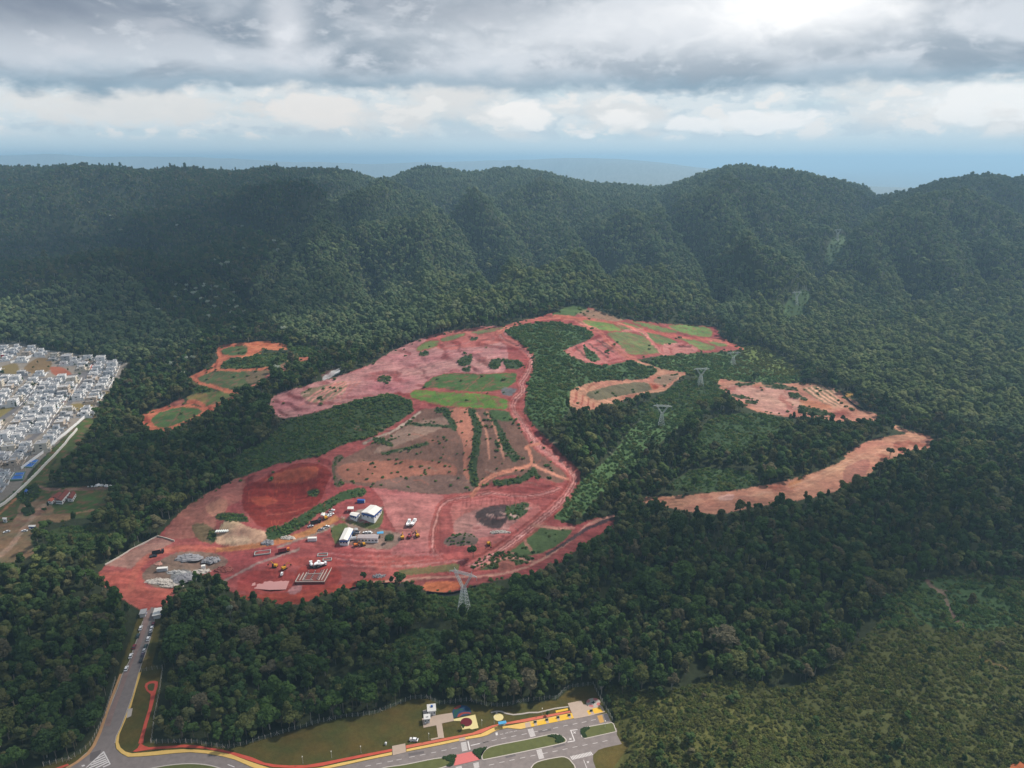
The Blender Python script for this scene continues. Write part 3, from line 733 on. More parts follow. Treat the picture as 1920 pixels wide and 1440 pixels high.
# ------------------------------------------------------------------ the shape of the land
CTRL = [  # photo x, photo y, metres ahead: a survey point on the ground
    (-200, 1150, 400), (-200, 1000, 495), (-200, 880, 620), (-200, 700, 900), (-200, 560, 1200), (-200, 430, 1650), (-200, 316, 2100),
    (100, 1160, 392), (100, 1050, 450), (100, 960, 530), (100, 850, 650), (100, 750, 800), (100, 650, 1000), (100, 560, 1200), (60, 512, 1380), (100, 480, 1700), (100, 400, 1900), (100, 350, 2050), (20, 318, 2200), (120, 317, 2250), (220, 324, 2200), (300, 321, 2250),
    (250, 502, 1380), (250, 470, 1700), (250, 600, 1130), (280, 700, 900), (280, 790, 740), (280, 900, 590), (280, 420, 1850),
    (430, 1100, 425), (430, 1000, 490), (430, 930, 540), (430, 870, 600), (430, 800, 690), (430, 720, 800), (430, 650, 950), (430, 560, 1200), (430, 490, 1450), (430, 420, 1750), (430, 350, 2150), (420, 330, 2350), (520, 323, 2350),
    (640, 1110, 420), (640, 1000, 490), (640, 930, 535), (640, 860, 590), (640, 780, 680), (640, 735, 730), (640, 690, 800), (640, 650, 930), (640, 560, 1200), (640, 450, 1600), (640, 380, 2000), (640, 328, 2400),
    (710, 348, 2380), (860, 1050, 455), (860, 980, 505), (860, 920, 548), (860, 860, 595), (860, 800, 640), (860, 765, 670), (860, 715, 735), (860, 660, 830), (860, 625, 910), (860, 600, 965), (860, 470, 1520), (860, 420, 1750), (860, 380, 2100), (800, 324, 2550), (880, 334, 2550), (950, 328, 2500),
    (1060, 1010, 485), (1060, 940, 530), (1060, 880, 575), (1060, 800, 632), (1060, 740, 700), (1060, 660, 830), (1060, 610, 940), (1060, 578, 1010), (1060, 470, 1560), (1060, 430, 1750), (1060, 352, 2350), (1000, 336, 2480), (1140, 356, 2280),
    (1150, 950, 540), (1150, 880, 600), (1150, 800, 680), (1150, 740, 760), (1150, 690, 830), (1150, 640, 910), (1200, 610, 1000),
    (1300, 1000, 490), (1300, 940, 540), (1300, 880, 600), (1300, 800, 690), (1300, 740, 780), (1300, 700, 850), (1300, 650, 970), (1300, 615, 1050), (1300, 480, 1450), (1300, 400, 1750), (1230, 356, 2200), (1290, 344, 2080), (1370, 326, 2000), (1460, 330, 2000), (1540, 342, 2020),
    (1600, 1200, 365), (1600, 1050, 455), (1600, 930, 545), (1600, 850, 640), (1600, 780, 740), (1600, 740, 810), (1600, 680, 940), (1600, 600, 1150), (1570, 520, 1350), (1590, 445, 1600), (1640, 374, 2050), (1600, 364, 2040), (1700, 360, 1900), (1780, 338, 1800),
    (1850, 1200, 365), (1850, 1000, 490), (1850, 900, 580), (1850, 800, 720), (1850, 700, 900), (1850, 600, 1130), (1850, 500, 1380), (1850, 420, 1600), (1840, 333, 1850),
    (2120, 1200, 365), (2120, 1000, 490), (2120, 900, 580), (2120, 800, 720), (2120, 700, 900), (2120, 600, 1130), (2120, 500, 1380), (2120, 420, 1600), (2120, 340, 1850),
    (1000, 1200, 363), (1300, 1200, 363), (1300, 1100, 420), (1750, 1350, 298), (1450, 1380, 288), (1450, 1280, 333), (1850, 1300, 320),
    (1680, 352, 6000), (1100, 316, 9000),
]
pts = np.array(CTRL, float)
u_, dy_, dz_ = ray(pts[:, 0], pts[:, 1])
t_ = pts[:, 2] / dy_
cz = CAM_Z + t_ * dz_
ca = u_ * t_ / pts[:, 2]
cs = np.log(pts[:, 2])
ex = []
for a_ in (-1.3, -0.9, -0.5, 0.0, 0.5, 0.9, 1.3):
    ex += [(a_, math.log(60), 0), (a_, math.log(150), 0), (a_, math.log(300), 0), (a_, math.log(3300), 110), (a_, math.log(4500), 0), (a_, math.log(9000), -90), (a_, math.log(20000), -100)]
for px_, y_, z_ in ((800, 1120, 66), (900, 1180, 88), (980, 1215, 97), (1060, 1235, 101), (1140, 1240, 97), (1220, 1230, 86), (1330, 1190, 62), (900, 1400, 62), (1060, 1420, 64), (1220, 1400, 60), (760, 1330, 62)):
    ex.append(((px_ - 960) / FPX / 0.998, math.log(y_), z_))
for y_ in (450, 700, 1000):
    ex += [(-1.2, math.log(y_), 10), (1.2, math.log(y_), 15)]
ex += [(-1.2, math.log(2100), 230), (1.2, math.log(2000), 210)]
ex = np.array(ex, float)
ca, cs, cz = np.r_[ca, ex[:, 0]], np.r_[cs, ex[:, 1]], np.r_[cz, ex[:, 2]]
KA = 2.0


def _phi(d2):
    return np.where(d2 > 1e-12, 0.5 * d2 * np.log(d2 + 1e-20), 0)


n_ = len(ca)
A_ = np.zeros((n_ + 3, n_ + 3))
A_[:n_, :n_] = _phi(((ca[:, None] - ca) * KA) ** 2 + (cs[:, None] - cs) ** 2) + np.eye(n_) * 3e-4
A_[:n_, n_:] = np.c_[np.ones(n_), ca * KA, cs]
A_[n_:, :n_] = A_[:n_, n_:].T
sol = np.linalg.solve(A_, np.r_[cz, 0, 0, 0])
GA, GS = np.linspace(-1.4, 1.4, 300), np.linspace(math.log(40), math.log(45000), 420)
ga_, gs_ = np.meshgrid(GA, GS)
tps = np.full(ga_.shape, sol[n_]) + sol[n_ + 1] * ga_ * KA + sol[n_ + 2] * gs_
for i in range(n_):
    tps += sol[i] * _phi(((ga_ - ca[i]) * KA) ** 2 + (gs_ - cs[i]) ** 2)


def bil(img, fx, fy):
    fx = np.clip(fx, 0, img.shape[1] - 1.001)
    fy = np.clip(fy, 0, img.shape[0] - 1.001)
    x0, y0 = fx.astype(int), fy.astype(int)
    tx, ty = fx - x0, fy - y0
    if img.ndim == 3:
        tx, ty = tx[..., None], ty[..., None]
    return (img[y0, x0] * (1 - tx) + img[y0, x0 + 1] * tx) * (1 - ty) + (img[y0 + 1, x0] * (1 - tx) + img[y0 + 1, x0 + 1] * tx) * ty


DOMES = ((690, 1480, 170, 120, 34), (560, 1800, 150, 120, 30), (1440, 1270, 75, 60, 26), (1640, 1480, 150, 110, 32), (880, 1700, 120, 110, 34), (1010, 1950, 130, 110, 26), (1200, 1620, 130, 110, 34), (1380, 1650, 110, 110, 26), (300, 1760, 170, 110, 30), (100, 1880, 160, 110, 30),
         (40, 1250, 170, 90, 18), (1790, 1560, 140, 110, 30), (1900, 1300, 130, 110, 22), (730, 2050, 120, 110, 28), (1520, 1850, 110, 90, 24), (200, 2080, 150, 90, 24))
RIDGE = []       # corrections that bring the crest line to its surveyed height
MOUNDS = []      # (x, y, radius x, radius y, height)


def height(x, y):
    x = np.asarray(x, float)
    y = np.asarray(y, float)
    yy = np.maximum(y, 45.0)
    a = np.clip(x / yy, -1.39, 1.39)
    s = np.log(yy)
    b = bil(tps, (a - GA[0]) / (GA[1] - GA[0]), (s - GS[0]) / (GS[1] - GS[0]))
    # spurs and gullies of the far hills
    far = sstep(y, 1030, 1450) * sstep(y, 3600, 2600)
    n1 = fbm(x / 230.0 + y / 900.0, y / 620.0 - x / 2000.0, 3, 3)
    rid = np.abs(perlin(x / 170.0 + y / 700.0, y / 420.0, 23))
    b = b + far * (n1 * 20 + (rid - 0.3) * 22) * sstep(y, 2500, 1700) + far * n1 * 4
    for px_, y_, rx_, ry_, h_ in DOMES:
        cx_ = (px_ - 960) / FPX * y_ / 1.01
        q_ = ((x - cx_) / rx_) ** 2 + ((y - y_) / ry_) ** 2
        b = b + 1.8 * h_ * np.exp(-q_)
    px, py = project(x, yy, b)
    b = b + 46 * bil(rav, px + PAD, py + PAD) * sstep(y, 1000, 1250) * sstep(y, 2700, 2200)
    mid = sstep(y, 330, 480) * sstep(y, 1500, 1000)
    b = b + mid * (fbm(x / 95.0, y / 95.0, 3, 8) * 2.2)
    b = b + sstep(y, 280, 360) * sstep(y, 520, 420) * fbm(x / 60.0, y / 60.0, 2, 12) * 1.5
    for ra_, rz_, ry_ in RIDGE:
        yc = np.interp(a, ra_, ry_)
        b = b + np.interp(a, ra_, rz_) * np.exp(-((y - yc) / 420.0) ** 2)
    # far plain and mountains
    pl = sstep(y, 4500, 7500)
    az_ = x / yy
    crest = 322 + 30 * fbm(az_ * 7.5 + 3.0, y * 0 + 0.4, 4, 31) + 10 * sstep(az_, 0.25, -0.55)
    mt = np.exp(-((y - 11500) / 1900.0) ** 2) * (crest + 100) * sstep(az_, 0.35, -0.15)
    b = b + pl * (mt + 12 * fbm(x / 1500.0, y / 900.0, 3, 40))
    b = b * sstep(y, 60, 200)
    # level ground of the park and the access road
    px, py = project(x, yy, np.zeros_like(x))
    f = bil(flat, px + PAD, py + PAD) * (y > 120) * (py < CH + PAD - 2)
    b = b * (1 - f)
    for mx, my, rx, ry, hh in MOUNDS:
        d2 = ((x - mx) / rx) ** 2 + ((y - my) / ry) ** 2
        b = b + hh * np.exp(-d2 * 1.2)
    return b


SKYLINE = [(-300, 312), (-150, 312), (0, 310), (60, 312), (180, 309), (280, 318), (330, 312), (430, 320), (500, 312), (560, 316), (640, 317), (715, 336), (760, 322), (800, 310), (850, 319), (885, 324),
           (950, 314), (1020, 323), (1090, 340), (1170, 347), (1240, 350), (1290, 336), (1340, 318), (1380, 311), (1460, 317), (1540, 331), (1620, 350), (1645, 364), (1690, 362), (1740, 346), (1790, 333),
           (1850, 326), (1920, 333), (2100, 330), (2300, 325)]
_c = curve(SKYLINE, False, 6)
for _ in range(4):
    _a = np.linspace(-0.85, 0.85, 340)
    _y = np.arange(1550, 2900, 20.0)
    _A, _Y = np.meshgrid(_a, _y)
    _px, _py = project(_A * _Y, _Y, height(_A * _Y, _Y) + 13)
    _i = np.argmin(_py, axis=0)
    _j = np.arange(len(_a))
    _Yr = _y[_i]
    _d = (_py[_i, _j] - np.interp(_px[_i, _j], _c[:, 0], _c[:, 1])) / FPX * _Yr / CP
    _k = np.ones(7) / 7
    _Yr = np.convolve(np.pad(_Yr, 3, mode='edge'), _k, 'valid')
    RIDGE.append((_a, _d, _Yr))


def at(px, py, z=None):
    """the ground point(s) seen at photo pixel(s)"""
    px, py = np.atleast_1d(np.asarray(px, float)), np.atleast_1d(np.asarray(py, float))
    u, dy, dz = ray(px, py)
    if z is not None:
        t = (z - CAM_Z) / dz
        return np.c_[u * t, dy * t, np.full(len(t), float(z))]
    ts = np.geomspace(180, 6000, 420)
    xx, yy, zz = u[:, None] * ts, dy[:, None] * ts, CAM_Z + dz[:, None] * ts
    below = height(xx, yy) >= zz
    i = np.argmax(below, axis=1)
    i = np.where(below.any(1), np.maximum(i, 1), len(ts) - 1)
    lo, hi = ts[i - 1], ts[i]
    for _ in range(18):
        mid = (lo + hi) / 2
        b = height(u * mid, dy * mid) >= CAM_Z + dz * mid
        hi = np.where(b, mid, hi)
        lo = np.where(b, lo, mid)
    return np.c_[u * hi, dy * hi, CAM_Z + dz * hi]


def g(px, py):
    return Vector(at(px, py)[0])


for px_, py_, rx_, ry_, h_ in ((455, 1000, 16, 9, 6), (430, 985, 10, 8, 5), (938, 968, 12, 8, 4), (865, 1012, 10, 5, 3), (950, 1062, 5, 4, 3), (345, 1047, 6, 4, 1.8),
                               (343, 1082, 8, 5, 2.2), (393, 1052, 4, 3, 1.6), (415, 940, 10, 9, 4), (500, 745 + 340, 1, 1, 0), (720, 712, 6, 6, 2), (765, 700, 4, 3, 2.5), (500, 742, 1, 1, 0),
                               (1496, 745, 9, 6, 2.5), (1135, 650, 14, 8, 2), (555, 1070, 14, 4, 1.2), (350, 1060, 5, 3, 1)):
    q = at(px_, py_)[0]
    if h_:
        MOUNDS.append((q[0], q[1], rx_, ry_, h_))
q = at(540, 930)[0]
MOUNDS.append((q[0] + 4, q[1] + 8, 24, 13, -7.0))
MOUNDS.append((q[0] - 2, q[1] + 34, 30, 12, 5.0))
for px_, py_, rx_, ry_, h_ in ((800, 840, 48, 26, 8.0), (905, 850, 22, 26, 4.0), (915, 975, 20, 12, -4.0), (1080, 925, 14, 30, -4.0), (700, 965, 26, 10, 1.5)):
    q = at(px_, py_)[0]
    MOUNDS.append((q[0], q[1], rx_, ry_, h_))
q = at(505, 1093)[0]
MOUNDS.append((q[0], q[1], 19, 14, -2.4))
POND_Z = float(height(q[0], q[1])) + 0.55

# ------------------------------------------------------------------ terrain mesh: one sheet to the horizon
th = np.concatenate([np.linspace(-PI, -0.80, 26)[:-1], np.arange(-0.80, 0.8001, 0.00125), np.linspace(0.80, PI, 26)[1:]])
rr = [4.0]
while rr[-1] < 42000:
    r_ = rr[-1]
    st_ = 14 if r_ < 185 else 1.5 if r_ < 560 else 1.9 if r_ < 800 else 2.6 if r_ < 1200 else 7 if r_ < 1500 else 10 if r_ < 2900 else r_ * 0.035
    rr.append(r_ + st_)
rr = np.array(rr)
TH, RR = np.meshgrid(th, rr)
GX, GY = RR * np.sin(TH), RR * np.cos(TH)
GZ = height(GX, GY)
PX, PY = project(GX, GY, GZ)
inside = (GY > 100)
iy, ix = cell(np.clip(PX, -PAD, CW + PAD), np.clip(PY, -PAD, CH + PAD))
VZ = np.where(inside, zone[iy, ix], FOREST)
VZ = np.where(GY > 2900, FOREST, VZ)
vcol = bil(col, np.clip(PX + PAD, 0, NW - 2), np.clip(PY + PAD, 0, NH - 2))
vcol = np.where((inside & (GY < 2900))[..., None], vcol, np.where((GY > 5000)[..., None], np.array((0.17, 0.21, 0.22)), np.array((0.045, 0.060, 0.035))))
rough_amp = np.choose(VZ, (0.5, 0.35, 0.12, 0.35, 0.45, 0.05, 0.0, 0.4))
GZ = GZ + rough_amp * (fbm(GX / 7.0, GY / 7.0, 3, 61)) * np.where(GY < 2900, 1, 0)
# benches cut into the bare slopes
em_ = bil(blur(((zone == EARTH) + 0.3 * (zone == SCRUB)).astype(np.float32), 3), np.clip(PX + PAD, 0, NW - 2), np.clip(PY + PAD, 0, NH - 2))
em_ = sstep(em_, 0.45, 1.0) * (GY < 1100) * (GY > 430) * inside
per = 3.6
zz_ = GZ + fbm(GX / 70.0, GY / 70.0, 2, 66) * 1.6
ph_ = zz_ / per - np.floor(zz_ / per)
stair = per * (sstep(ph_, 0.62, 0.98) - ph_)
site_ = sstep(GY, 520, 570)
GZ = GZ + em_ * site_ * stair * 0.36 * (0.6 + 0.8 * sstep(fbm(GX / 60.0, GY / 60.0, 2, 68), -0.4, 0.4))
riser = em_ * site_ * sstep(ph_, 0.60, 0.70) * sstep(ph_, 1.0, 0.93) * (VZ == EARTH)
# earthworks: cut steps and ruts running along the slope
GZ = GZ + (VZ == EARTH) * (0.30 * perlin(GX / 26.0, GY / 3.2, 71) + 0.16 * perlin(GX / 3.0, GY / 2.2, 72))
# weathering of each surface's own colour (streaks, dry and damp soil)
var = fbm(GX / 30.0, GY / 16.0, 4, 81) * 0.16 + fbm(GX / 4.5, GY / 3.0, 3, 82) * 0.13
streak = perlin(GX / 22.0 + 0.3 * perlin(GX / 40.0, GY / 40.0, 85), GY / 2.6 + 1.5 * perlin(GX / 35.0, GY / 35.0, 86), 87)
var = var + (VZ == EARTH) * (0.16 * streak + 0.22 * np.clip(fbm(GX / 12.0, GY / 7.0, 3, 88) - 0.25, -0.2, 1))
amp = np.choose(VZ, (1.0, 1.5, 1.5, 1.5, 1.2, 0.8, 0.8, 1.0))
vcol = vcol * np.clip(1 + var * amp, 0.45, 1.7)[..., None]
# the cut faces show the deeper red subsoil
vcol = vcol * (1 - riser[..., None] * np.array((0.30, 0.50, 0.50)) * sstep(fbm(GX / 40.0, GY / 40.0, 2, 67), -0.5, 0.3)[..., None])
hue = fbm(GX / 55.0, GY / 40.0, 3, 83)
e_ = (VZ == EARTH)[..., None]
vcol = np.where(e_, vcol * (1 + hue[..., None] * np.array((0.05, 0.20, 0.12))), vcol)
bare_ = (VZ == LOT) * sstep(fbm(GX / 9.0, GY / 6.0, 4, 89), 0.05, 0.6) * (GY > 500)
vcol = vcol * (1 - 0.7 * bare_[..., None]) + 0.7 * bare_[..., None] * np.array((0.16, 0.075, 0.05))
l_ = ((VZ == LOT) | (VZ == PARK))[..., None]
vcol = np.where(l_, vcol * (1 + fbm(GX / 14.0, GY / 9.0, 3, 84)[..., None] * np.array((0.26, 0.05, 0.05))), vcol)
vcol = np.clip(vcol, 0.004, 0.75)


def ground_material():
    m = bpy.data.materials.new("ground")
    m.use_nodes = True
    m.node_tree.nodes.clear()
    k = NT(m.node_tree)
    at_ = k.node('ShaderNodeAttribute', attribute_name='soil')
    geo = k.node('ShaderNodeNewGeometry')
    n1 = k.noise(geo.outputs['Position'], 0.55, 5, 0.65)
    n2 = k.noise(geo.outputs['Position'], 2.4, 3, 0.6)
    f = k.m('ADD', k.m('MULTIPLY', n1, 0.6), k.m('MULTIPLY', n2, 0.4))
    v = k.m('ADD', 0.38, k.m('MULTIPLY', f, 1.24))
    c = k.mix(1.0, at_.outputs['Color'], k.xyz(v, v, v), 'MULTIPLY')
    b = k.node('ShaderNodeBump', {'Height': f, 'Distance': 0.5, 'Strength': 0.6})
    p = k.node('ShaderNodeBsdfPrincipled', {'Base Color': c, 'Roughness': 0.95, 'Specular IOR Level': 0.1, 'Normal': b.outputs[0]})
    k.node('ShaderNodeOutputMaterial', {'Surface': p.outputs[0]})
    return m


GROUND = ground_material()
nr, nc = GX.shape
idx = np.arange(nr * nc).reshape(nr, nc)
quads = np.stack([idx[:-1, :-1], idx[:-1, 1:], idx[1:, 1:], idx[1:, :-1]], -1).reshape(-1, 4)
fz = VZ[1:, 1:].ravel()
P3 = np.stack([GX, GY, GZ], -1).reshape(-1, 3).astype(np.float32)
C3 = np.concatenate([vcol.reshape(-1, 3), np.ones((nr * nc, 1))], 1).astype(np.float32)


def sheet(name, sel):
    q = quads[sel]
    used, inv = np.unique(q, return_inverse=True)
    me = bpy.data.meshes.new(name)
    nv, nf = len(used), len(q)
    me.vertices.add(nv)
    me.loops.add(nf * 4)
    me.polygons.add(nf)
    me.vertices.foreach_set('co', P3[used].ravel())
    me.loops.foreach_set('vertex_index', inv.astype(np.int32).ravel())
    me.polygons.foreach_set('loop_start', np.arange(nf, dtype=np.int32) * 4)
    me.polygons.foreach_set('use_smooth', np.ones(nf, bool))
    a = me.attributes.new('soil', 'FLOAT_COLOR', 'POINT')
    a.data.foreach_set('color', C3[used].ravel())
    me.update(calc_edges=True)
    me.materials.append(GROUND)
    o = bpy.data.objects.new(name, me)
    COL.objects.link(o)
    o['kind'] = 'structure'
    return o


for nm_, zs_, lb_ in (("terrain", (FOREST, UNDER, BUSH), "dark earth of the wooded hills"), ("bare_earth", (EARTH,), "bare red and tan soil of the earthworks"),
                      ("grass_ground", (LOT, PARK), "mown and rough grass on lots and park"), ("scrub_ground", (SCRUB,), "dry brown scrub on the cleared slopes"),
                      ("town_ground", (TOWN,), "pale yards and asphalt streets between the white houses")):
    o_ = sheet(nm_, np.isin(fz, zs_))
    o_['label'] = lb_

# ------------------------------------------------------------------ haze: the air over the whole valley
def haze():
    x, y0, y1, z0, z1 = 44000.0, -44000.0, 44000.0, -175.0, 400.0
    v = [(-x, y0, z0), (x, y0, z0), (x, y1, z0), (-x, y1, z0), (-x, y0, z1), (x, y0, z1), (x, y1, z1), (-x, y1, z1)]
    f = [(0, 3, 2, 1), (4, 5, 6, 7), (0, 1, 5, 4), (1, 2, 6, 5), (2, 3, 7, 6), (3, 0, 4, 7)]
    me = bpy.data.meshes.new("haze")
    me.from_pydata(v, [], f)
    m = bpy.data.materials.new("haze_air")
    m.use_nodes = True
    m.node_tree.nodes.clear()
    k = NT(m.node_tree)
    p = k.node('ShaderNodeVolumePrincipled', {'Color': (0.45, 0.745, 1.0), 'Density': 0.000118, 'Anisotropy': 0.2})
    k.node('ShaderNodeOutputMaterial', {'Volume': p.outputs[0]})
    me.materials.append(m)
    o = bpy.data.objects.new("haze", me)
    COL.objects.link(o)
    o['kind'] = 'stuff'
    o['label'] = "pale blue haze over the valley"
    o['category'] = "haze"
    return o


haze()


# ------------------------------------------------------------------ unseen clouds added overhead to shade parts of the valley
def shade_cloud_mat():
    m = bpy.data.materials.new("shade_cloud")
    m.use_nodes = True
    m.node_tree.nodes.clear()
    k = NT(m.node_tree)
    d = k.node('ShaderNodeBsdfDiffuse', {'Color': (0.85, 0.86, 0.88, 1)})
    tl = k.node('ShaderNodeBsdfTranslucent', {'Color': (0.85, 0.86, 0.88, 1)})
    tp = k.node('ShaderNodeBsdfTransparent')
    a = k.node('ShaderNodeMixShader', {0: 0.6})
    k.l.new(d.outputs[0], a.inputs[1])
    k.l.new(tl.outputs[0], a.inputs[2])
    b = k.node('ShaderNodeMixShader', {0: 0.52})
    k.l.new(a.outputs[0], b.inputs[1])
    k.l.new(tp.outputs[0], b.inputs[2])
    k.node('ShaderNodeOutputMaterial', {'Surface': b.outputs[0]})
    return m


SHADE_CLOUD = shade_cloud_mat()


def shade_cloud(gx_, gy_, rx, ry, seed):
    alt = 960.0
    cx = gx_ + sd.x / sd.z * alt
    cy = gy_ + sd.y / sd.z * alt
    nu, nv = 44, 14
    v, f = [], []
    for i in range(nv + 1):
        ph = PI * i / nv - PI / 2
        for j in range(nu):
            t = 2 * PI * j / nu
            a, b, c = math.cos(ph) * math.cos(t), math.cos(ph) * math.sin(t), math.sin(ph)
            n = 1 + 0.28 * float(fbm(a * 1.6 + seed * 3.1, b * 1.6 + c, 3, seed)) + 0.1 * float(perlin(a * 5, b * 5 + c * 3, seed + 9))
            v.append((a * rx * n, b * ry * n, (c * 70 if c < 0 else c * 190) * n))
    for i in range(nv):
        for j in range(nu):
            p, q = i * nu + j, i * nu + (j + 1) % nu
            f.append((p, q, q + nu, p + nu))
    me = bpy.data.meshes.new("shade_cloud")
    me.from_pydata(v, [], f)
    me.materials.append(SHADE_CLOUD)
    o = bpy.data.objects.new("shade_cloud", me)
    COL.objects.link(o)
    o.location = (cx, cy, alt)
    o['kind'] = 'stuff'
    o['label'] = "unseen cloudlike mass added overhead to shade the valley"


for i_, c_ in enumerate(((-230, 345, 220, 60), (230, 470, 200, 70), (-360, 600, 150, 90), (-850, 1500, 420, 330), (-540, 1120, 200, 140), (1000, 1850, 330, 210))):
    shade_cloud(*c_, 20 + i_)
# ------------------------------------------------------------------ trees
def mat(name, colr, rough=0.7, spec=0.3, metal=0.0, noise=0.0, nscale=1.0, bump=0.0):
    m = bpy.data.materials.new(name)
    m.use_nodes = True
    m.node_tree.nodes.clear()
    k = NT(m.node_tree)
    c = colr
    nrm = None
    if noise:
        geo = k.node('ShaderNodeTexCoord')
        n = k.noise(geo.outputs['Object'], nscale, 5, 0.62)
        v = k.m('ADD', 1 - noise / 2, k.m('MULTIPLY', k.m('SUBTRACT', n, 0.25), noise))
        c = k.mix(1.0, colr + (1.0,), k.xyz(v, v, v), 'MULTIPLY')
        if bump:
            nrm = k.node('ShaderNodeBump', {'Height': n, 'Distance': bump, 'Strength': 0.5}).outputs[0]
    p = k.node('ShaderNodeBsdfPrincipled', {'Base Color': c, 'Roughness': rough, 'Specular IOR Level': spec, 'Metallic': metal})
    if nrm:
        k.put(p.inputs['Normal'], nrm)
    k.node('ShaderNodeOutputMaterial', {'Surface': p.outputs[0]})
    return m


def leaf_mat(name, stops, wide=0.30):
    """leaves: each tree takes its own tone, each clump varies round it"""
    m = bpy.data.materials.new(name)
    m.use_nodes = True
    m.node_tree.nodes.clear()
    k = NT(m.node_tree)
    oi = k.node('ShaderNodeObjectInfo')
    r = k.n.new('ShaderNodeValToRGB')
    e = r.color_ramp.elements
    while len(e) < len(stops):
        e.new(0.5)
    for i, (p_, c_) in enumerate(stops):
        e[i].position = p_
        e[i].color = tuple(c_) + (1,)
    k.put(r.inputs[0], oi.outputs['Random'])
    geo = k.node('ShaderNodeNewGeometry')
    n = k.noise(geo.outputs['Position'], 0.45, 3, 0.6)
    n2 = k.noise(geo.outputs['Position'], 0.012, 3, 0.5)
    v = k.m('ADD', 0.50, k.m('MULTIPLY', n, 0.80))
    v = k.m('MULTIPLY', v, k.m('ADD', 0.6, k.m('MULTIPLY', n2, 0.9)))
    c = k.mix(1.0, r.outputs[0], k.xyz(v, v, v), 'MULTIPLY')
    d = k.node('ShaderNodeBsdfDiffuse', {'Color': c})
    tr = k.node('ShaderNodeBsdfTranslucent', {'Color': k.mix(1.0, c, (1.3, 1.4, 0.7), 'MULTIPLY')})
    mx = k.node('ShaderNodeMixShader', {0: 0.22})
    k.l.new(d.outputs[0], mx.inputs[1])
    k.l.new(tr.outputs[0], mx.inputs[2])
    k.node('ShaderNodeOutputMaterial', {'Surface': mx.outputs[0]})
    return m


LEAF_N = leaf_mat("leaf_native", [(0.0, (0.040, 0.072, 0.026)), (0.22, (0.062, 0.100, 0.032)), (0.40, (0.048, 0.086, 0.034)), (0.58, (0.090, 0.110, 0.038)), (0.74, (0.112, 0.108, 0.050)),
                                  (0.86, (0.075, 0.135, 0.036)), (0.94, (0.125, 0.105, 0.065)), (1.0, (0.140, 0.160, 0.052))])
LEAF_E = leaf_mat("leaf_plantation", [(0.0, (0.082, 0.124, 0.060)), (0.4, (0.112, 0.156, 0.072)), (0.75, (0.142, 0.180, 0.082)), (1.0, (0.180, 0.196, 0.102))])
LEAF_B = leaf_mat("leaf_bush", [(0.0, (0.064, 0.116, 0.044)), (0.35, (0.086, 0.152, 0.052)), (0.7, (0.118, 0.166, 0.054)), (1.0, (0.150, 0.164, 0.060))])
LEAF_Y = leaf_mat("leaf_dry_and_sunlit", [(0.0, (0.084, 0.118, 0.038)), (0.35, (0.120, 0.140, 0.043)), (0.7, (0.154, 0.156, 0.050)), (1.0, (0.098, 0.104, 0.045))])
LEAF_W = leaf_mat("leaf_silver", [(0.0, (0.32, 0.36, 0.31)), (0.5, (0.42, 0.45, 0.40)), (1.0, (0.24, 0.28, 0.23))])
BARK = mat("bark", (0.17, 0.145, 0.115), 0.9, 0.1, noise=0.5, nscale=3)
BARK_PALE = mat("bark_pale", (0.34, 0.31, 0.27), 0.85, 0.1, noise=0.4, nscale=3)


def leaf_quads(cent, rad, n, size, r_, up=0.35, flat_=1.0):
    """n leaf clumps over the outer part of a set of lobes"""
    L = len(cent)
    wgt = np.array([r[0] * r[1] for r in rad])
    pick = r_.choice(L, n, p=wgt / wgt.sum())
    d = r_.normal(size=(n, 3))
    d[:, 2] += up
    d /= np.linalg.norm(d, axis=1, keepdims=True)
    rr_ = r_.uniform(0.55, 1.06, (n, 1)) ** 0.6
    p = cent[pick] + d * rad[pick] * rr_
    nrm = d / rad[pick]
    nrm /= np.linalg.norm(nrm, axis=1, keepdims=True)
    nrm = nrm + r_.normal(size=(n, 3)) * 0.42 + np.array((0, 0, 0.25))
    nrm /= np.linalg.norm(nrm, axis=1, keepdims=True)
    ref = r_.normal(size=(n, 3))
    a = np.cross(nrm, ref)
    a /= np.linalg.norm(a, axis=1, keepdims=True)
    b = np.cross(nrm, a)
    s = size * r_.uniform(0.6, 1.35, (n, 1))
    s2 = s * r_.uniform(0.5, 0.95, (n, 1))
    bend = nrm * s * 0.25
    v = np.stack([p - a * s - bend, p - b * s2, p + a * s - bend, p + b * s2], 1).reshape(-1, 3)
    f = np.arange(n * 4).reshape(n, 4)
    return v, f


def tube_rings(path, radii, seg=6):
    path = np.array(path, float)
    V, Fc = [], []
    for i, (p, r) in enumerate(zip(path, radii)):
        for j in range(seg):
            t = 2 * PI * j / seg
            V.append((p[0] + r * math.cos(t), p[1] + r * math.sin(t), p[2]))
    for i in range(len(path) - 1):
        for j in range(seg):
            a, b = i * seg + j, i * seg + (j + 1) % seg
            Fc.append((a, b, b + seg, a + seg))
    return np.array(V), Fc


def mk_mesh(name, parts, mats):
    """parts: list of (verts, faces, material index)"""
    V, Fc, MI = [], [], []
    o = 0
    for v, f, mi in parts:
        V += [tuple(x) for x in v]
        Fc += [tuple(int(i) + o for i in q) for q in f]
        MI += [mi] * len(f)
        o += len(v)
    me = bpy.data.meshes.new(name)
    me.from_pydata(V, [], Fc)
    for m in mats:
        me.materials.append(m)
    me.polygons.foreach_set('material_index', np.array(MI, np.int32))
    me.update()
    return me


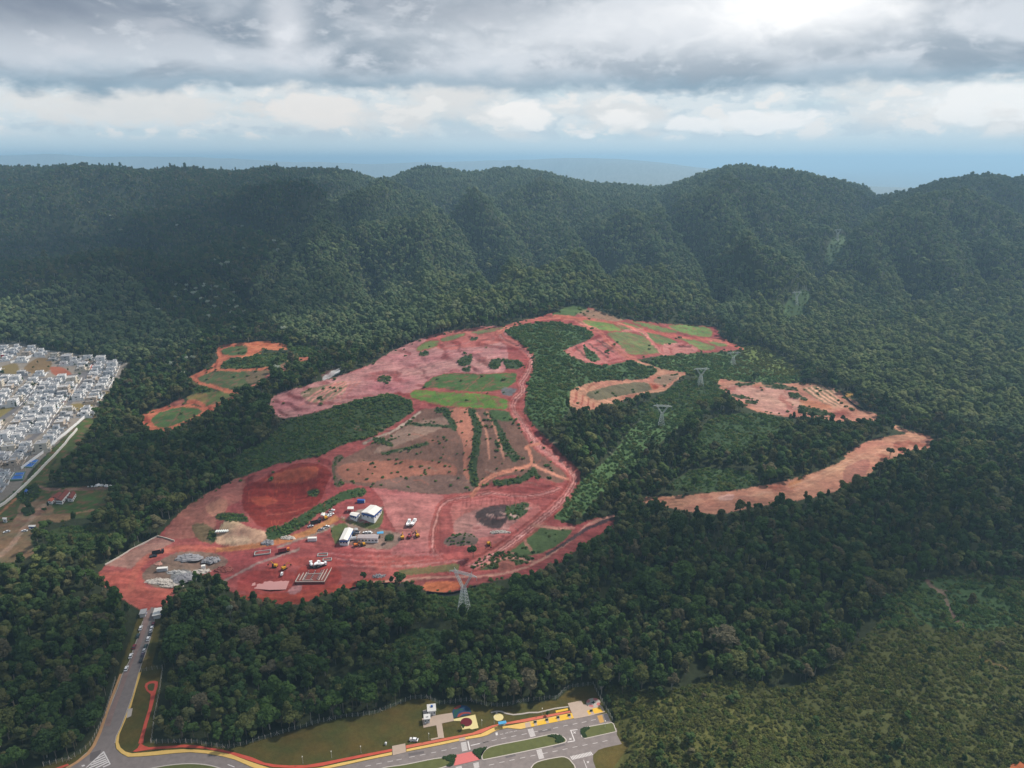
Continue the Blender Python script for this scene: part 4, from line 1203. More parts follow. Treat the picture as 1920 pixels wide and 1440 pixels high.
def tree_shape(seed, ht, wid, kind, nleaf, lsize):
    r_ = np.random.default_rng(seed)
    if kind == 'native':
        nl = 7 + seed % 4
        base = ht * 0.42
        cent, rad = [], []
        for i in range(nl):
            an, q = r_.uniform(0, 2 * PI), math.sqrt(r_.uniform(0, 1)) * wid * 0.34
            hz = base + (ht - base) * r_.uniform(0.25, 0.85) * (1 - 0.35 * q / (wid * 0.34))
            cent.append((math.cos(an) * q, math.sin(an) * q, hz))
            rw = wid * r_.uniform(0.18, 0.30)
            rad.append((rw, rw, rw * r_.uniform(0.6, 0.85)))
        lean = r_.normal(size=2) * 0.3
        tr = [(0, 0, -1.0), (lean[0] * 0.4, lean[1] * 0.4, base * 0.6), (lean[0], lean[1], ht * 0.75)]
        rads = (ht * 0.022, ht * 0.016, ht * 0.006)
    elif kind == 'plantation':
        nl = 8
        cent, rad = [], []
        for i in range(nl):
            f_ = i / (nl - 1)
            hz = ht * (0.55 + 0.36 * f_)
            an = r_.uniform(0, 2 * PI)
            q = wid * 0.24 * (1 - 0.6 * f_) * r_.uniform(0.5, 1)
            w_ = wid * r_.uniform(0.22, 0.30) * (1 - 0.25 * f_)
            cent.append((math.cos(an) * q, math.sin(an) * q, hz))
            rad.append((w_, w_, w_ * r_.uniform(0.75, 1.0)))
        tr = [(0, 0, -1.0), (0.1, 0.05, ht * 0.5), (0.15, -0.1, ht * 0.93)]
        rads = (ht * 0.011, ht * 0.009, ht * 0.003)
    else:                                           # umbrella crown with pale leaves
        nl = 9
        cent, rad = [], []
        for i in range(nl):
            an, q = 2 * PI * i / nl + r_.uniform(-.3, .3), wid * r_.uniform(0.12, 0.38)
            cent.append((math.cos(an) * q, math.sin(an) * q, ht * r_.uniform(0.78, 0.95)))
            rw = wid * r_.uniform(0.13, 0.2)
            rad.append((rw, rw, rw * 0.85))
        tr = [(0, 0, -1.0), (0.2, 0.1, ht * 0.5), (0.1, 0, ht * 0.85)]
        rads = (ht * 0.018, ht * 0.014, ht * 0.006)
    cent, rad = np.array(cent), np.array(rad)
    lv, lf = leaf_quads(cent, rad, nleaf, lsize, r_)
    tv, tf = tube_rings(tr, rads)
    wood = [(tv, tf)]
    top = np.array(tr[1])
    for c in cent[:5]:
        mid = top * 0.5 + np.array(c) * 0.5 + np.array((0, 0, -0.4))
        bv, bf = tube_rings([top, mid, c], (rads[1] * 0.55, rads[1] * 0.4, rads[1] * 0.15), 4)
        wood.append((bv, bf))
    return (lv, lf), wood


def crown_trunk_meshes(nm, args, lm, bm_):
    (lv, lf), wood = tree_shape(*args)
    cm = mk_mesh(nm + "_crown", [(lv, lf, 0)], [lm])
    tm = mk_mesh(nm + "_trunk", [(v, f, 0) for v, f in wood], [bm_])
    return cm, tm


def whole_tree(nm, args, lm, bm_):
    (lv, lf), wood = tree_shape(*args)
    me = mk_mesh(nm, [(lv, lf, 0)] + [(v, f, 1) for v, f in wood], [lm, bm_])
    return bpy.data.objects.new(nm, me)         # only a source for the wood's copies, never linked itself


def lump(c, r, seed, nu=9, nv=6):
    """one leafy mass of a crown: an uneven closed lump"""
    r_ = np.random.default_rng(seed)
    ph = np.linspace(-PI / 2, PI / 2, nv + 1)[1:-1]
    th_ = np.arange(nu) * 2 * PI / nu
    V = [(c[0], c[1], c[2] - r[2] * 0.8)]
    for i, p in enumerate(ph):
        for j, t in enumerate(th_):
            q = 1 + r_.uniform(-0.24, 0.24)
            V.append((c[0] + r[0] * q * math.cos(p) * math.cos(t + i * 0.35), c[1] + r[1] * q * math.cos(p) * math.sin(t + i * 0.35), c[2] + r[2] * q * math.sin(p)))
    V.append((c[0], c[1], c[2] + r[2] * r_.uniform(0.8, 1.15)))
    n = len(ph)
    Fc = [(0, 1 + (j + 1) % nu, 1 + j) for j in range(nu)]
    for i in range(n - 1):
        for j in range(nu):
            a, b = 1 + i * nu + j, 1 + i * nu + (j + 1) % nu
            Fc.append((a, b, b + nu, a + nu))
    e = len(V) - 1
    Fc += [(e, 1 + (n - 1) * nu + j, 1 + (n - 1) * nu + (j + 1) % nu) for j in range(nu)]
    return V, Fc


def far_tree(seed, ht, wid, slim, lm, bm_):
    """a tree for the distance: leafy lumps fringed with leaf clumps on a bare stem"""
    r_ = np.random.default_rng(seed)
    nl = 7 + seed % 3
    cent, rad = [], []
    for i in range(nl):
        f_ = i / (nl - 1)
        an = r_.uniform(0, 2 * PI)
        q = wid * 0.36 * (1 - 0.45 * f_) * math.sqrt(r_.uniform(0.1, 1))
        w_ = wid * r_.uniform(0.18, 0.29) * (1 - 0.1 * f_)
        cent.append((math.cos(an) * q, math.sin(an) * q, ht * ((0.56 if slim else 0.48) + (0.29 if slim else 0.34) * f_)))
        rad.append((w_, w_, w_ * r_.uniform(0.7, 0.95)))
    parts = []
    for i, (c, r) in enumerate(zip(cent, rad)):
        v, f = lump(c, np.array(r) * 0.86, seed * 31 + i)
        parts.append((v, f, 0))
    lv, lf = leaf_quads(np.array(cent), np.array(rad), 130, 0.62, r_, 0.3)
    parts.append((lv, lf, 0))
    tv, tf = tube_rings([(0, 0, -1.0), (0.1, 0.05, ht * 0.45), (0.15, -0.1, ht * 0.8)], (ht * 0.015, ht * 0.012, ht * 0.004), 5)
    parts.append((tv, tf, 1))
    return bpy.data.objects.new("tree_source", mk_mesh("tree_source", parts, [lm, bm_]))


def bush_mesh(seed, wid, ht, n, ls, lm):
    r_ = np.random.default_rng(seed)
    nl = 5
    cent = np.c_[r_.uniform(-.32, .32, (nl, 2)) * wid, r_.uniform(0.25, 0.55, nl) * ht]
    rw = r_.uniform(0.22, 0.36, nl) * wid
    rad = np.c_[rw, rw, np.full(nl, ht * 0.5)]
    lv, lf = leaf_quads(cent, rad, n, ls, r_, 0.6)
    return bpy.data.objects.new("bush_source", mk_mesh("bush_source", [(lv, lf, 0)], [lm]))


def scatter(name, pos, scl, rz, protos, label, category):
    """one mass: copies of the sources standing on the points"""
    me = bpy.data.meshes.new(name)
    n = len(pos)
    me.vertices.add(n)
    me.vertices.foreach_set('co', np.asarray(pos, np.float32).ravel())
    for nm, ty, arr, fld in (('size', 'FLOAT_VECTOR', scl, 'vector'), ('turn', 'FLOAT_VECTOR', np.c_[np.zeros(n), np.zeros(n), rz], 'vector')):
        a = me.attributes.new(nm, ty, 'POINT')
        a.data.foreach_set(fld, np.asarray(arr, np.float32).ravel())
    a = me.attributes.new('pick', 'INT', 'POINT')
    a.data.foreach_set('value', rng.integers(0, len(protos), n).astype(np.int32))
    o = bpy.data.objects.new(name, me)
    COL.objects.link(o)
    t = bpy.data.node_groups.new(name, 'GeometryNodeTree')
    t.interface.new_socket('Geometry', in_out='INPUT', socket_type='NodeSocketGeometry')
    t.interface.new_socket('Geometry', in_out='OUTPUT', socket_type='NodeSocketGeometry')
    gi, go = t.nodes.new('NodeGroupInput'), t.nodes.new('NodeGroupOutput')
    jn = t.nodes.new('GeometryNodeJoinGeometry')
    for p in protos:
        q = t.nodes.new('GeometryNodeObjectInfo')
        q.inputs['Object'].default_value = p
        q.inputs['As Instance'].default_value = True
        t.links.new(q.outputs['Geometry'], jn.inputs[0])
    ip = t.nodes.new('GeometryNodeInstanceOnPoints')
    ip.inputs['Pick Instance'].default_value = True
    def attr(nm, ty):
        a = t.nodes.new('GeometryNodeInputNamedAttribute')
        a.data_type = ty
        a.inputs['Name'].default_value = nm
        return a.outputs['Attribute']
    er = t.nodes.new('FunctionNodeEulerToRotation')
    t.links.new(attr('turn', 'FLOAT_VECTOR'), er.inputs[0])
    t.links.new(gi.outputs[0], ip.inputs['Points'])
    t.links.new(jn.outputs[0], ip.inputs['Instance'])
    t.links.new(attr('pick', 'INT'), ip.inputs['Instance Index'])
    t.links.new(er.outputs[0], ip.inputs['Rotation'])
    t.links.new(attr('size', 'FLOAT_VECTOR'), ip.inputs['Scale'])
    t.links.new(ip.outputs[0], go.inputs[0])
    md = o.modifiers.new('copies', 'NODES')
    md.node_group = t
    o['kind'] = 'stuff'
    o['label'] = label
    o['category'] = category
    return o


# where the eye cannot reach behind a crest no tree is needed
vis_el = (GZ - CAM_Z) / RR
run = np.maximum.accumulate(vis_el, axis=0)


def seen(x, y, z, top):
    t_ = np.arctan2(x, y)
    r_ = np.hypot(x, y)
    j = np.clip(np.searchsorted(th, t_), 0, len(th) - 1)
    i = np.clip(np.searchsorted(rr, r_ - 30) - 1, 0, len(rr) - 1)
    return (z + top - CAM_Z) / r_ > run[i, j] - 0.002


def field(step0, step1, r0, r1, amax=0.70, jit=0.85):
    """jittered points over the view's wedge, spacing growing with distance"""
    out = []
    r = r0
    while r < r1:
        s = step0 + (step1 - step0) * min(1, (r - r0) / (2000 - r0))
        n = int(2 * amax * r / s)
        t = np.linspace(-amax, amax, n) + rng.uniform(-1, 1, n) * jit * s / r * 0.6
        q = r + rng.uniform(-0.5, 0.5, n) * s * jit
        out.append(np.c_[q * np.sin(t), q * np.cos(t)])
        r += s * 0.92
    return np.concatenate(out)


def zones_at(x, y, z):
    px, py = project(x, y, z)
    off = (px < -PAD + 2) | (px > CW + PAD - 2) | (py > CH + PAD - 2)
    iy, ix = cell(np.clip(px, -PAD, CW + PAD), np.clip(py, -PAD, CH + PAD))
    return np.where(off, FOREST, zone[iy, ix]), px, py, iy, ix


# candidates
pt = field(5.0, 8.2, 215, 2900, 0.80)
tx, ty = pt[:, 0], pt[:, 1]
tz = height(tx, ty)
tzone, tpx, tpy, tiy, tix = zones_at(tx, ty, tz)
is_e = euc[tiy, tix] > 0.5
clump = fbm(tx / 28.0, ty / 28.0, 3, 91)
hgt = np.where(is_e, 13.5, 11.3) * (1 + 0.25 * clump + rng.normal(size=len(tx)) * 0.17)
hgt = np.where(rng.random(len(tx)) < 0.05, hgt * 1.45, hgt)          # emergent trees
hgt = np.where(rng.random(len(tx)) < 0.18, hgt * 0.62, hgt)
hgt = np.clip(hgt, 4.5, 24)
okz = (tzone == FOREST) & (ty > 150)
zt, _, _, _, _ = zones_at(tx, ty, tz + hgt * 0.62)
okz &= (zt == FOREST) | (np.isin(zt, (UNDER, BUSH)) & (rng.random(len(tx)) < 0.4)) | (rng.random(len(tx)) < 0.004)
zl, _, _, _, _ = zones_at(tx - 3.0, ty, tz + 2)
zr, _, _, _, _ = zones_at(tx + 3.0, ty, tz + 2)
okz &= (zl != PARK) & (zr != PARK) & (zl != EARTH) & (zr != EARTH)
fr2_ = blur((zone == FOREST).astype(np.float32), 22)[tiy, tix]
sparse_ = (tzone == UNDER) & (tpx > 1140) & (tpy > 1080) & (rng.random(len(tx)) < np.where(clump > 0.1, 0.20, 0.04) + 0.9 * fr2_ ** 2) & (zt != PARK)
okz |= sparse_
hgt = np.where(sparse_, hgt * (0.5 + 0.4 * fr2_), hgt)
okz &= rng.random(len(tx)) < np.clip(0.92 + 0.35 * clump, 0.4, 1)
okz &= seen(tx, ty, tz, 16)
TREES = np.c_[tx, ty, tz, hgt, is_e, tpx, tpy][okz]
print("trees", len(TREES), "plantation", int(TREES[:, 4].sum()))
# the nearest trees are built one by one, the rest stand as one wood
infr = (TREES[:, 5] > -15) & (TREES[:, 5] < CW + 15) & (TREES[:, 6] < CH + 40)
depth = TREES[:, 1] * CP - (TREES[:, 2] - CAM_Z) * SP
size_ = np.where(infr & (TREES[:, 4] < 0.5), TREES[:, 3] / depth, 0)
near_ids = np.argsort(-size_)[:300]
is_near = np.zeros(len(TREES), bool)
is_near[near_ids] = True
nat = TREES[(TREES[:, 4] < 0.5) & ~is_near]
pla = TREES[TREES[:, 4] > 0.5]
NEAR_N = [(100 + i, 11.0 + (i % 3), 7.0 + (i * 7 % 5) * 0.6, 'native', 850, 0.60) for i in range(6)] + [(106 + i, 14.5, 6.6 + i * 0.5, 'plantation', 620, 0.60) for i in range(3)]
srcN = [whole_tree("tree_source", a, LEAF_N, (BARK, BARK_PALE)[i % 2]) for i, a in enumerate(NEAR_N)]
srcF = [far_tree(200 + i, 11.5, 8.4, False, LEAF_N, BARK) for i in range(6)]
srcE = [far_tree(300 + i, 13.5, 9.6, True, LEAF_E, BARK_PALE) for i in range(7)]


def scl_of(T, ref):
    s = T[:, 3] / ref
    w_ = s * rng.uniform(0.75, 1.3, len(s))
    return np.c_[w_, w_, s]


nd = nat[nat[:, 1] < 620]
fd = nat[nat[:, 1] >= 620]
# one object: points of both distances, the source picked by distance
def scatter_native():
    T = np.concatenate([nd, fd])
    o = scatter("forest", T[:, :3], scl_of(T, 11.7), rng.uniform(0, 6.28, len(T)), srcN + srcF, "dense mixed green native forest covering the valley and left hills", "forest")
    jo = [n for n in o.modifiers[0].node_group.nodes if n.bl_idname == 'GeometryNodeObjectInfo']
    a = o.data.attributes['pick']
    pick = np.r_[rng.integers(0, len(srcN), len(nd)), rng.integers(0, len(srcN) + len(srcF), len(fd))].astype(np.int32)
    a.data.foreach_set('value', pick)
    return o


scatter_native()
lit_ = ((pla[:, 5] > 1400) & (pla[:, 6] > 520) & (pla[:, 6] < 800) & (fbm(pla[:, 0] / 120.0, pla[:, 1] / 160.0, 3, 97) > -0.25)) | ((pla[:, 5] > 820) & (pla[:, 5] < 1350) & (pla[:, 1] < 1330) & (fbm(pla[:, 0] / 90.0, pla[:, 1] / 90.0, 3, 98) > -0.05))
LEAF_SUNLIT = leaf_mat("leaf_sunlit", [(0.0, (0.100, 0.138, 0.052)), (0.5, (0.135, 0.168, 0.064)), (1.0, (0.175, 0.190, 0.085))])  # sunlight painted as paler leaves on trees of the lit slopes
srcL = [far_tree(340 + i, 13.5, 9.6, True, LEAF_SUNLIT, BARK_PALE) for i in range(6)]
sunlit_ = pla[lit_]
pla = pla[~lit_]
scatter("sunlit_plantation", sunlit_[:, :3], scl_of(sunlit_, 13.5), rng.uniform(0, 6.28, len(sunlit_)), srcL, "plantation trees painted sunlit yellow-green on the nearer right slopes and behind the site", "forest")
scatter("tree_plantation", pla[:, :3], scl_of(pla, 13.5), rng.uniform(0, 6.28, len(pla)), srcE, "tall even plantation forest on the far blue hills", "forest")

# undergrowth: low bushes and vines too many to count
bp = field(2.0, 7.0, 240, 1750, 0.86, 0.95)
bx, by = bp[:, 0], bp[:, 1]
bz = height(bx, by)
bzone, bpx, bpy_, _, _ = zones_at(bx, by, bz)
dry = ((bpx > 1130) & (bpy_ > 1180) & (bzone == UNDER)) | ((bpx > 1375) & (bpx < 1500) & (bpy_ > 640) & (bpy_ < 706) & (bzone == UNDER))  # dry near slope, plus spur bushes whose yellow-green is painted sunlight
pr = rng.random(len(bx))
patch = fbm(bx / 18.0, by / 18.0, 3, 95)
bok = ((bzone == UNDER) & (pr < np.where(dry, 0.94 + 0.3 * patch, 0.74 + 0.35 * patch))) | ((bzone == BUSH) & (pr < 0.72 + 0.9 * patch)) | ((bzone == SCRUB) & (pr < 0.06 + 0.22 * patch)) | ((bzone == LOT) & (pr < 0.006))
fr_ = blur((zone == FOREST).astype(np.float32), 3)
edge_ = fr_[cell(np.clip(bpx, -PAD, CW + PAD), np.clip(bpy_, -PAD, CH + PAD))]
bok |= (bzone == EARTH) & (edge_ > 0.12) & (pr < 0.30 * edge_ + 0.02)
bok |= (bzone == EARTH) & (patch > 0.62) & (pr < 0.16) & (by > 560)
bok &= (bpx > -PAD + 4) & (bpx < CW + PAD - 4) & (bpy_ < CH + 120) & seen(bx, by, bz, 3)
bs = rng.uniform(0.65, 1.35, len(bx)) * np.where(bzone == BUSH, 0.66, 1.0) * np.clip(1 + 0.35 * patch, 0.5, 1.6) * np.where(by > 700, 1.35, 1.0) * np.where((bzone == SCRUB) | (bzone == EARTH), 0.72, 1)
srcB = [bush_mesh(400 + i, 3.2, 1.3, 110, 0.42, LEAF_B) for i in range(4)]
srcY = [bush_mesh(420 + i, 2.7, 1.0 + 0.25 * (i % 2), 110, 0.36, LEAF_Y) for i in range(4)]
for nm_, sel_, src_, lb_ in (("undergrowth", bok & ~dry, srcB, "low green vines and bushes on the cleared slopes"), ("dry_and_sunlit_undergrowth", bok & dry, srcY, "yellow-green bushes and tall grass on the near right slope, and spur bushes painted sunlit")):
    s_ = bs[sel_]
    scatter(nm_, np.c_[bx, by, bz][sel_], np.c_[s_, s_, s_ * rng.uniform(0.8, 1.3, len(s_))], rng.uniform(0, 6.28, len(s_)), src_, lb_, "undergrowth")
    print(nm_, len(s_))
# ------------------------------------------------------------------ building kit for the things
class MB:
    """collects shapes, builds ONE mesh object"""
    def __init__(s):
        s.V, s.F, s.M = [], [], []

    def add(s, v, f, mi=0):
        o = len(s.V)
        s.V += [tuple(map(float, p)) for p in v]
        s.F += [tuple(i + o for i in q) for q in f]
        s.M += [mi] * len(f)
        return s

    def box(s, c, size, rz=0.0, mi=0, top=1.0):
        """box standing on c; top < 1 tapers it"""
        x, y, z = size[0] / 2, size[1] / 2, size[2]
        ca, sa = math.cos(rz), math.sin(rz)
        v = []
        for zz, t in ((0, 1.0), (z, top)):
            for a, b in ((-x, -y), (x, -y), (x, y), (-x, y)):
                a, b = a * t, b * t
                v.append((c[0] + a * ca - b * sa, c[1] + a * sa + b * ca, c[2] + zz))
        return s.add(v, [(3, 2, 1, 0), (4, 5, 6, 7), (0, 1, 5, 4), (1, 2, 6, 5), (2, 3, 7, 6), (3, 0, 4, 7)], mi)

    def prism(s, poly_, z0, z1, mi=0):
        n = len(poly_)
        ar = sum(poly_[i - 1][0] * poly_[i][1] - poly_[i][0] * poly_[i - 1][1] for i in range(n))
        if ar < 0:
            poly_ = list(poly_)[::-1]
        v = [(p[0], p[1], z0) for p in poly_] + [(p[0], p[1], z1) for p in poly_]
        f = [tuple(range(n - 1, -1, -1)), tuple(range(n, 2 * n))]
        f += [(i, (i + 1) % n, n + (i + 1) % n, n + i) for i in range(n)]
        return s.add(v, f, mi)

    def tube(s, p0, p1, r0, r1=None, seg=6, mi=0):
        r1 = r0 if r1 is None else r1
        p0, p1 = Vector(p0), Vector(p1)
        d = (p1 - p0)
        if d.length < 1e-6:
            return s
        d.normalize()
        a = d.orthogonal().normalized()
        b = d.cross(a)
        v = []
        for p, r in ((p0, r0), (p1, r1)):
            for j in range(seg):
                t = 2 * PI * j / seg
                v.append(p + a * (math.cos(t) * r) + b * (math.sin(t) * r))
        f = [tuple(range(seg - 1, -1, -1)), tuple(range(seg, 2 * seg))] + [(j, (j + 1) % seg, seg + (j + 1) % seg, seg + j) for j in range(seg)]
        return s.add(v, f, mi)

    def ball(s, c, r, seed=0, rough=0.25, sq=(1, 1, 1), mi=0, nu=7, nv=5):
        r_ = random.Random(seed)
        v = [(c[0], c[1], c[2] - r * sq[2])]
        for i in range(1, nv):
            ph = PI * i / nv - PI / 2
            for j in range(nu):
                t = 2 * PI * j / nu
                q = r * (1 + r_.uniform(-rough, rough))
                v.append((c[0] + q * math.cos(ph) * math.cos(t) * sq[0], c[1] + q * math.cos(ph) * math.sin(t) * sq[1], c[2] + q * math.sin(ph) * sq[2]))
        v.append((c[0], c[1], c[2] + r * sq[2]))
        f = [(0, 1 + (j + 1) % nu, 1 + j) for j in range(nu)]
        for i in range(nv - 2):
            for j in range(nu):
                a, b = 1 + i * nu + j, 1 + i * nu + (j + 1) % nu
                f.append((a, b, b + nu, a + nu))
        e = len(v) - 1
        f += [(e, 1 + (nv - 2) * nu + j, 1 + (nv - 2) * nu + (j + 1) % nu) for j in range(nu)]
        return s.add(v, f, mi)

    def build(s, name, mats, parent=None, loc=None, rz=0.0):
        me = bpy.data.meshes.new(name)
        me.from_pydata(s.V, [], s.F)
        for m in (mats if isinstance(mats, (list, tuple)) else [mats]):
            me.materials.append(m)
        me.polygons.foreach_set('material_index', np.array(s.M, np.int32))
        me.update()
        o = bpy.data.objects.new(name, me)
        COL.objects.link(o)
        if parent is not None:
            o.parent = parent
        if loc is not None:
            o.location = loc
        o.rotation_euler[2] = rz
        return o


def tag(o, label, cat, group=None):
    o['label'] = label
    o['category'] = cat
    if group:
        o['group'] = group
    return o


def thing(name, label, cat, loc=(0, 0, 0), rz=0.0, group=None):
    o = bpy.data.objects.new(name, None)
    o.empty_display_size = 0.5
    COL.objects.link(o)
    o.location = loc
    o.rotation_euler[2] = rz
    return tag(o, label, cat, group)


def struct(o, label=None):
    o['kind'] = 'structure'
    if label:
        o['label'] = label
    return o


def dup(root, loc, rz, label=None, group=None, scale=1.0):
    r = root.copy()
    COL.objects.link(r)
    r.location = loc
    r.rotation_euler = (0, 0, rz)
    r.scale = (scale, scale, scale)
    if label:
        r['label'] = label
    if group:
        r['group'] = group
    for ch in list(root.children):
        c = ch.copy()
        COL.objects.link(c)
        c.parent = r
        for gch in ch.children:
            d = gch.copy()
            COL.objects.link(d)
            d.parent = c
    return r


def dirz(p, q):
    """turn about z that carries +y onto the direction p -> q"""
    return math.atan2(-(q[0] - p[0]), q[1] - p[1])


MT = {}
for nm_, c_, rgh, nz in (("asphalt", (0.225, 0.190, 0.178), 0.9, 0.6), ("concrete", (0.42, 0.37, 0.33), 0.9, 0.3), ("kerb_stone", (0.46, 0.41, 0.37), 0.9, 0.3), ("paving_beige", (0.43, 0.33, 0.26), 0.9, 0.25),
                         ("paving_yellow", (0.66, 0.43, 0.13), 0.85, 0.3), ("paving_gold", (0.70, 0.42, 0.045), 0.85, 0.25), ("paving_cream", (0.66, 0.55, 0.26), 0.85, 0.2), ("path_red", (0.52, 0.085, 0.055), 0.85, 0.4), ("path_salmon", (0.56, 0.14, 0.085), 0.85, 0.4),
                         ("crossing_pink", (0.55, 0.15, 0.14), 0.85, 0.25), ("road_white", (0.62, 0.58, 0.56), 0.8, 0.3), ("road_ochre", (0.48, 0.27, 0.08), 0.8, 0.3), ("rubber_blue", (0.018, 0.05, 0.11), 0.8, 0.2), ("rubber_green", (0.018, 0.07, 0.06), 0.8, 0.2),
                         ("rubber_red", (0.26, 0.045, 0.035), 0.8, 0.2), ("crimson", (0.12, 0.012, 0.018), 0.8, 0.2), ("rose", (0.48, 0.17, 0.16), 0.8, 0.2), ("white_wall", (0.70, 0.70, 0.70), 0.7, 0.15), ("cream_wall", (0.60, 0.54, 0.45), 0.75, 0.15),
                         ("grey_wall", (0.38, 0.38, 0.39), 0.75, 0.2), ("blue_grey_wall", (0.48, 0.50, 0.53), 0.75, 0.15), ("beige_wall", (0.52, 0.43, 0.35), 0.75, 0.2), ("roof_light", (0.36, 0.355, 0.36), 0.8, 0.45), ("roof_grey", (0.20, 0.20, 0.21), 0.8, 0.35),
                         ("roof_white", (0.66, 0.64, 0.60), 0.55, 0.2), ("roof_tile", (0.20, 0.055, 0.04), 0.8, 0.45), ("roof_orange", (0.42, 0.10, 0.06), 0.8, 0.3), ("roof_sheet", (0.36, 0.31, 0.31), 0.6, 0.3), ("band_blue", (0.025, 0.09, 0.32), 0.5, 0.1),
                         ("canopy_blue", (0.08, 0.32, 0.55), 0.5, 0.15), ("window_dark", (0.025, 0.03, 0.04), 0.15, 0.0), ("steel", (0.42, 0.47, 0.45), 0.5, 0.2), ("steel_light", (0.55, 0.58, 0.56), 0.5, 0.1), ("tyre", (0.02, 0.02, 0.02), 0.85, 0.0),
                         ("car_white", (0.78, 0.78, 0.78), 0.25, 0.0), ("car_black", (0.02, 0.022, 0.025), 0.25, 0.0), ("car_red", (0.20, 0.02, 0.03), 0.25, 0.0), ("car_green", (0.02, 0.05, 0.045), 0.25, 0.0), ("car_purple", (0.05, 0.03, 0.06), 0.25, 0.0),
                         ("car_silver", (0.42, 0.43, 0.45), 0.3, 0.0), ("machine_yellow", (0.55, 0.27, 0.02), 0.5, 0.2), ("machine_orange", (0.60, 0.16, 0.03), 0.5, 0.2), ("rock_grey", (0.25, 0.245, 0.26), 0.95, 0.5), ("rock_pale", (0.50, 0.45, 0.40), 0.95, 0.4),
                         ("timber", (0.42, 0.31, 0.21), 0.9, 0.4), ("lawn", (0.085, 0.082, 0.026), 0.95, 0.7), ("lawn_green", (0.110, 0.120, 0.040), 0.95, 0.6), ("hedge_green", (0.030, 0.058, 0.018), 0.95, 0.8), ("court_blue", (0.035, 0.13, 0.42), 0.8, 0.15),
                         ("court_green", (0.10, 0.17, 0.12), 0.85, 0.2), ("silt_water", (0.47, 0.225, 0.205), 0.12, 0.12), ("black_sheet", (0.02, 0.02, 0.025), 0.5, 0.2), ("pool_blue", (0.05, 0.30, 0.45), 0.1, 0.0), ("gate_red", (0.50, 0.03, 0.05), 0.6, 0.0), ("soil_dark", (0.20, 0.06, 0.05), 0.95, 0.5)):
    big = nm_ in ("asphalt", "lawn", "lawn_green", "path_red", "path_salmon", "paving_yellow", "paving_gold", "paving_cream", "concrete", "paving_beige", "roof_light", "roof_grey", "roof_white")
    MT[nm_] = mat(nm_, c_, rgh, 0.5 if rgh < 0.4 else 0.2, noise=nz, nscale=(0.35 if big else 1.2))


def Zf(x0, y0, s):
    return lambda *p: [(x0 + a / s, y0 + b / s) for a, b in p]


Z1, Z2, Z3, Z4, Z5, ZO = Zf(60, 1240, 6.4), Zf(340, 1300, 6.4), Zf(620, 1300, 6.4), Zf(900, 1270, 6.4), Zf(200, 1120, 9.0), Zf(580, 920, 9.6)
ZS, ZC, ZT, ZL = Zf(160, 900, 4.0), Zf(560, 880, 4.0), Zf(0, 600, 4.0), Zf(0, 880, 8.0)


def wpoly(pxs, z):
    a = np.array(pxs, float)
    return [tuple(q) for q in at(a[:, 0], a[:, 1], z)]


def grow_poly(w_, d):
    """offset a world polygon outward by d"""
    n = len(w_)
    ar = sum(w_[i - 1][0] * w_[i][1] - w_[i][0] * w_[i - 1][1] for i in range(n))
    sg = 1 if ar > 0 else -1
    out = []
    for i in range(n):
        a, b, c = np.array(w_[i - 1][:2]), np.array(w_[i][:2]), np.array(w_[(i + 1) % n][:2])
        e1, e2 = b - a, c - b
        n1 = np.array((e1[1], -e1[0])) / (np.linalg.norm(e1) + 1e-9) * sg
        n2 = np.array((e2[1], -e2[0])) / (np.linalg.norm(e2) + 1e-9) * sg
        m = n1 + n2
        m = m / max(np.linalg.norm(m), 0.5)
        out.append(tuple(b + m * d))
    return out


def slab(name, pxs, z1, m, z0=-0.3, smooth=False, parent=None):
    p = curve(pxs) if smooth else pxs
    return MB().prism([q[:2] for q in wpoly(p, z1)], z0, z1).build(name, m, parent)


def band_px(a, b):
    return list(a) + list(b)[::-1]


def circ(c, r, n=28):
    return [(c[0] + r * math.cos(2 * PI * i / n), c[1] + r * math.sin(2 * PI * i / n)) for i in range(n)]
# ------------------------------------------------------------------ access road, park road, pavements
UP_EDGE = [(1139, 1337), (1078, 1346), (1053, 1351), (994, 1364), (976, 1368), (965, 1367), (951, 1365.5), (931, 1370), (913, 1379.5), (900, 1383), (873, 1387), (828, 1397), (762, 1410), (736, 1416),
           (682, 1427), (643, 1436), (600, 1445), (550, 1453), (505, 1450), (474, 1440), (440, 1425), (418, 1419), (387, 1413.5), (356, 1411), (326, 1413), (294, 1416.5), (263, 1419), (240, 1420), (226, 1413), (217, 1404), (215, 1393), (217, 1381),
           (226, 1363), (237, 1334), (247, 1306), (258, 1268), (265, 1245), (272, 1227), (283, 1193), (290, 1158), (297, 1138)]
LOW_EDGE = [(270, 1138), (268, 1165), (261, 1190), (252, 1213), (243, 1240), (230, 1264), (220, 1293), (207, 1325), (193, 1362), (182, 1388), (165, 1410), (137, 1434), (105, 1452), (60, 1478), (20, 1530),
            (930, 1530), (1090, 1530), (1117, 1470), (1117, 1440), (1112, 1426), (1112, 1416), (1122, 1406), (1134, 1402), (1166, 1395), (1156, 1376), (1160, 1360), (1144, 1351)]
struct(slab("asphalt_road", LOW_EDGE + UP_EDGE, 0.03, MT["asphalt"]), "grey asphalt access road and park road")
DIRTY = mat("soiled_asphalt", (0.27, 0.185, 0.165), 0.95, noise=0.7, nscale=0.25)
struct(slab("soiled_lane", [(271, 1140), (269, 1165), (262, 1190), (254, 1213), (245, 1240), (232, 1264), (222, 1293), (209, 1325), (196, 1360), (206, 1362), (216, 1330), (229, 1296), (239, 1268), (250, 1240), (262, 1213), (271, 1190), (279, 1165), (284, 1140)], 0.034, DIRTY, 0.0), "pinkish soil-stained lane of the access road")
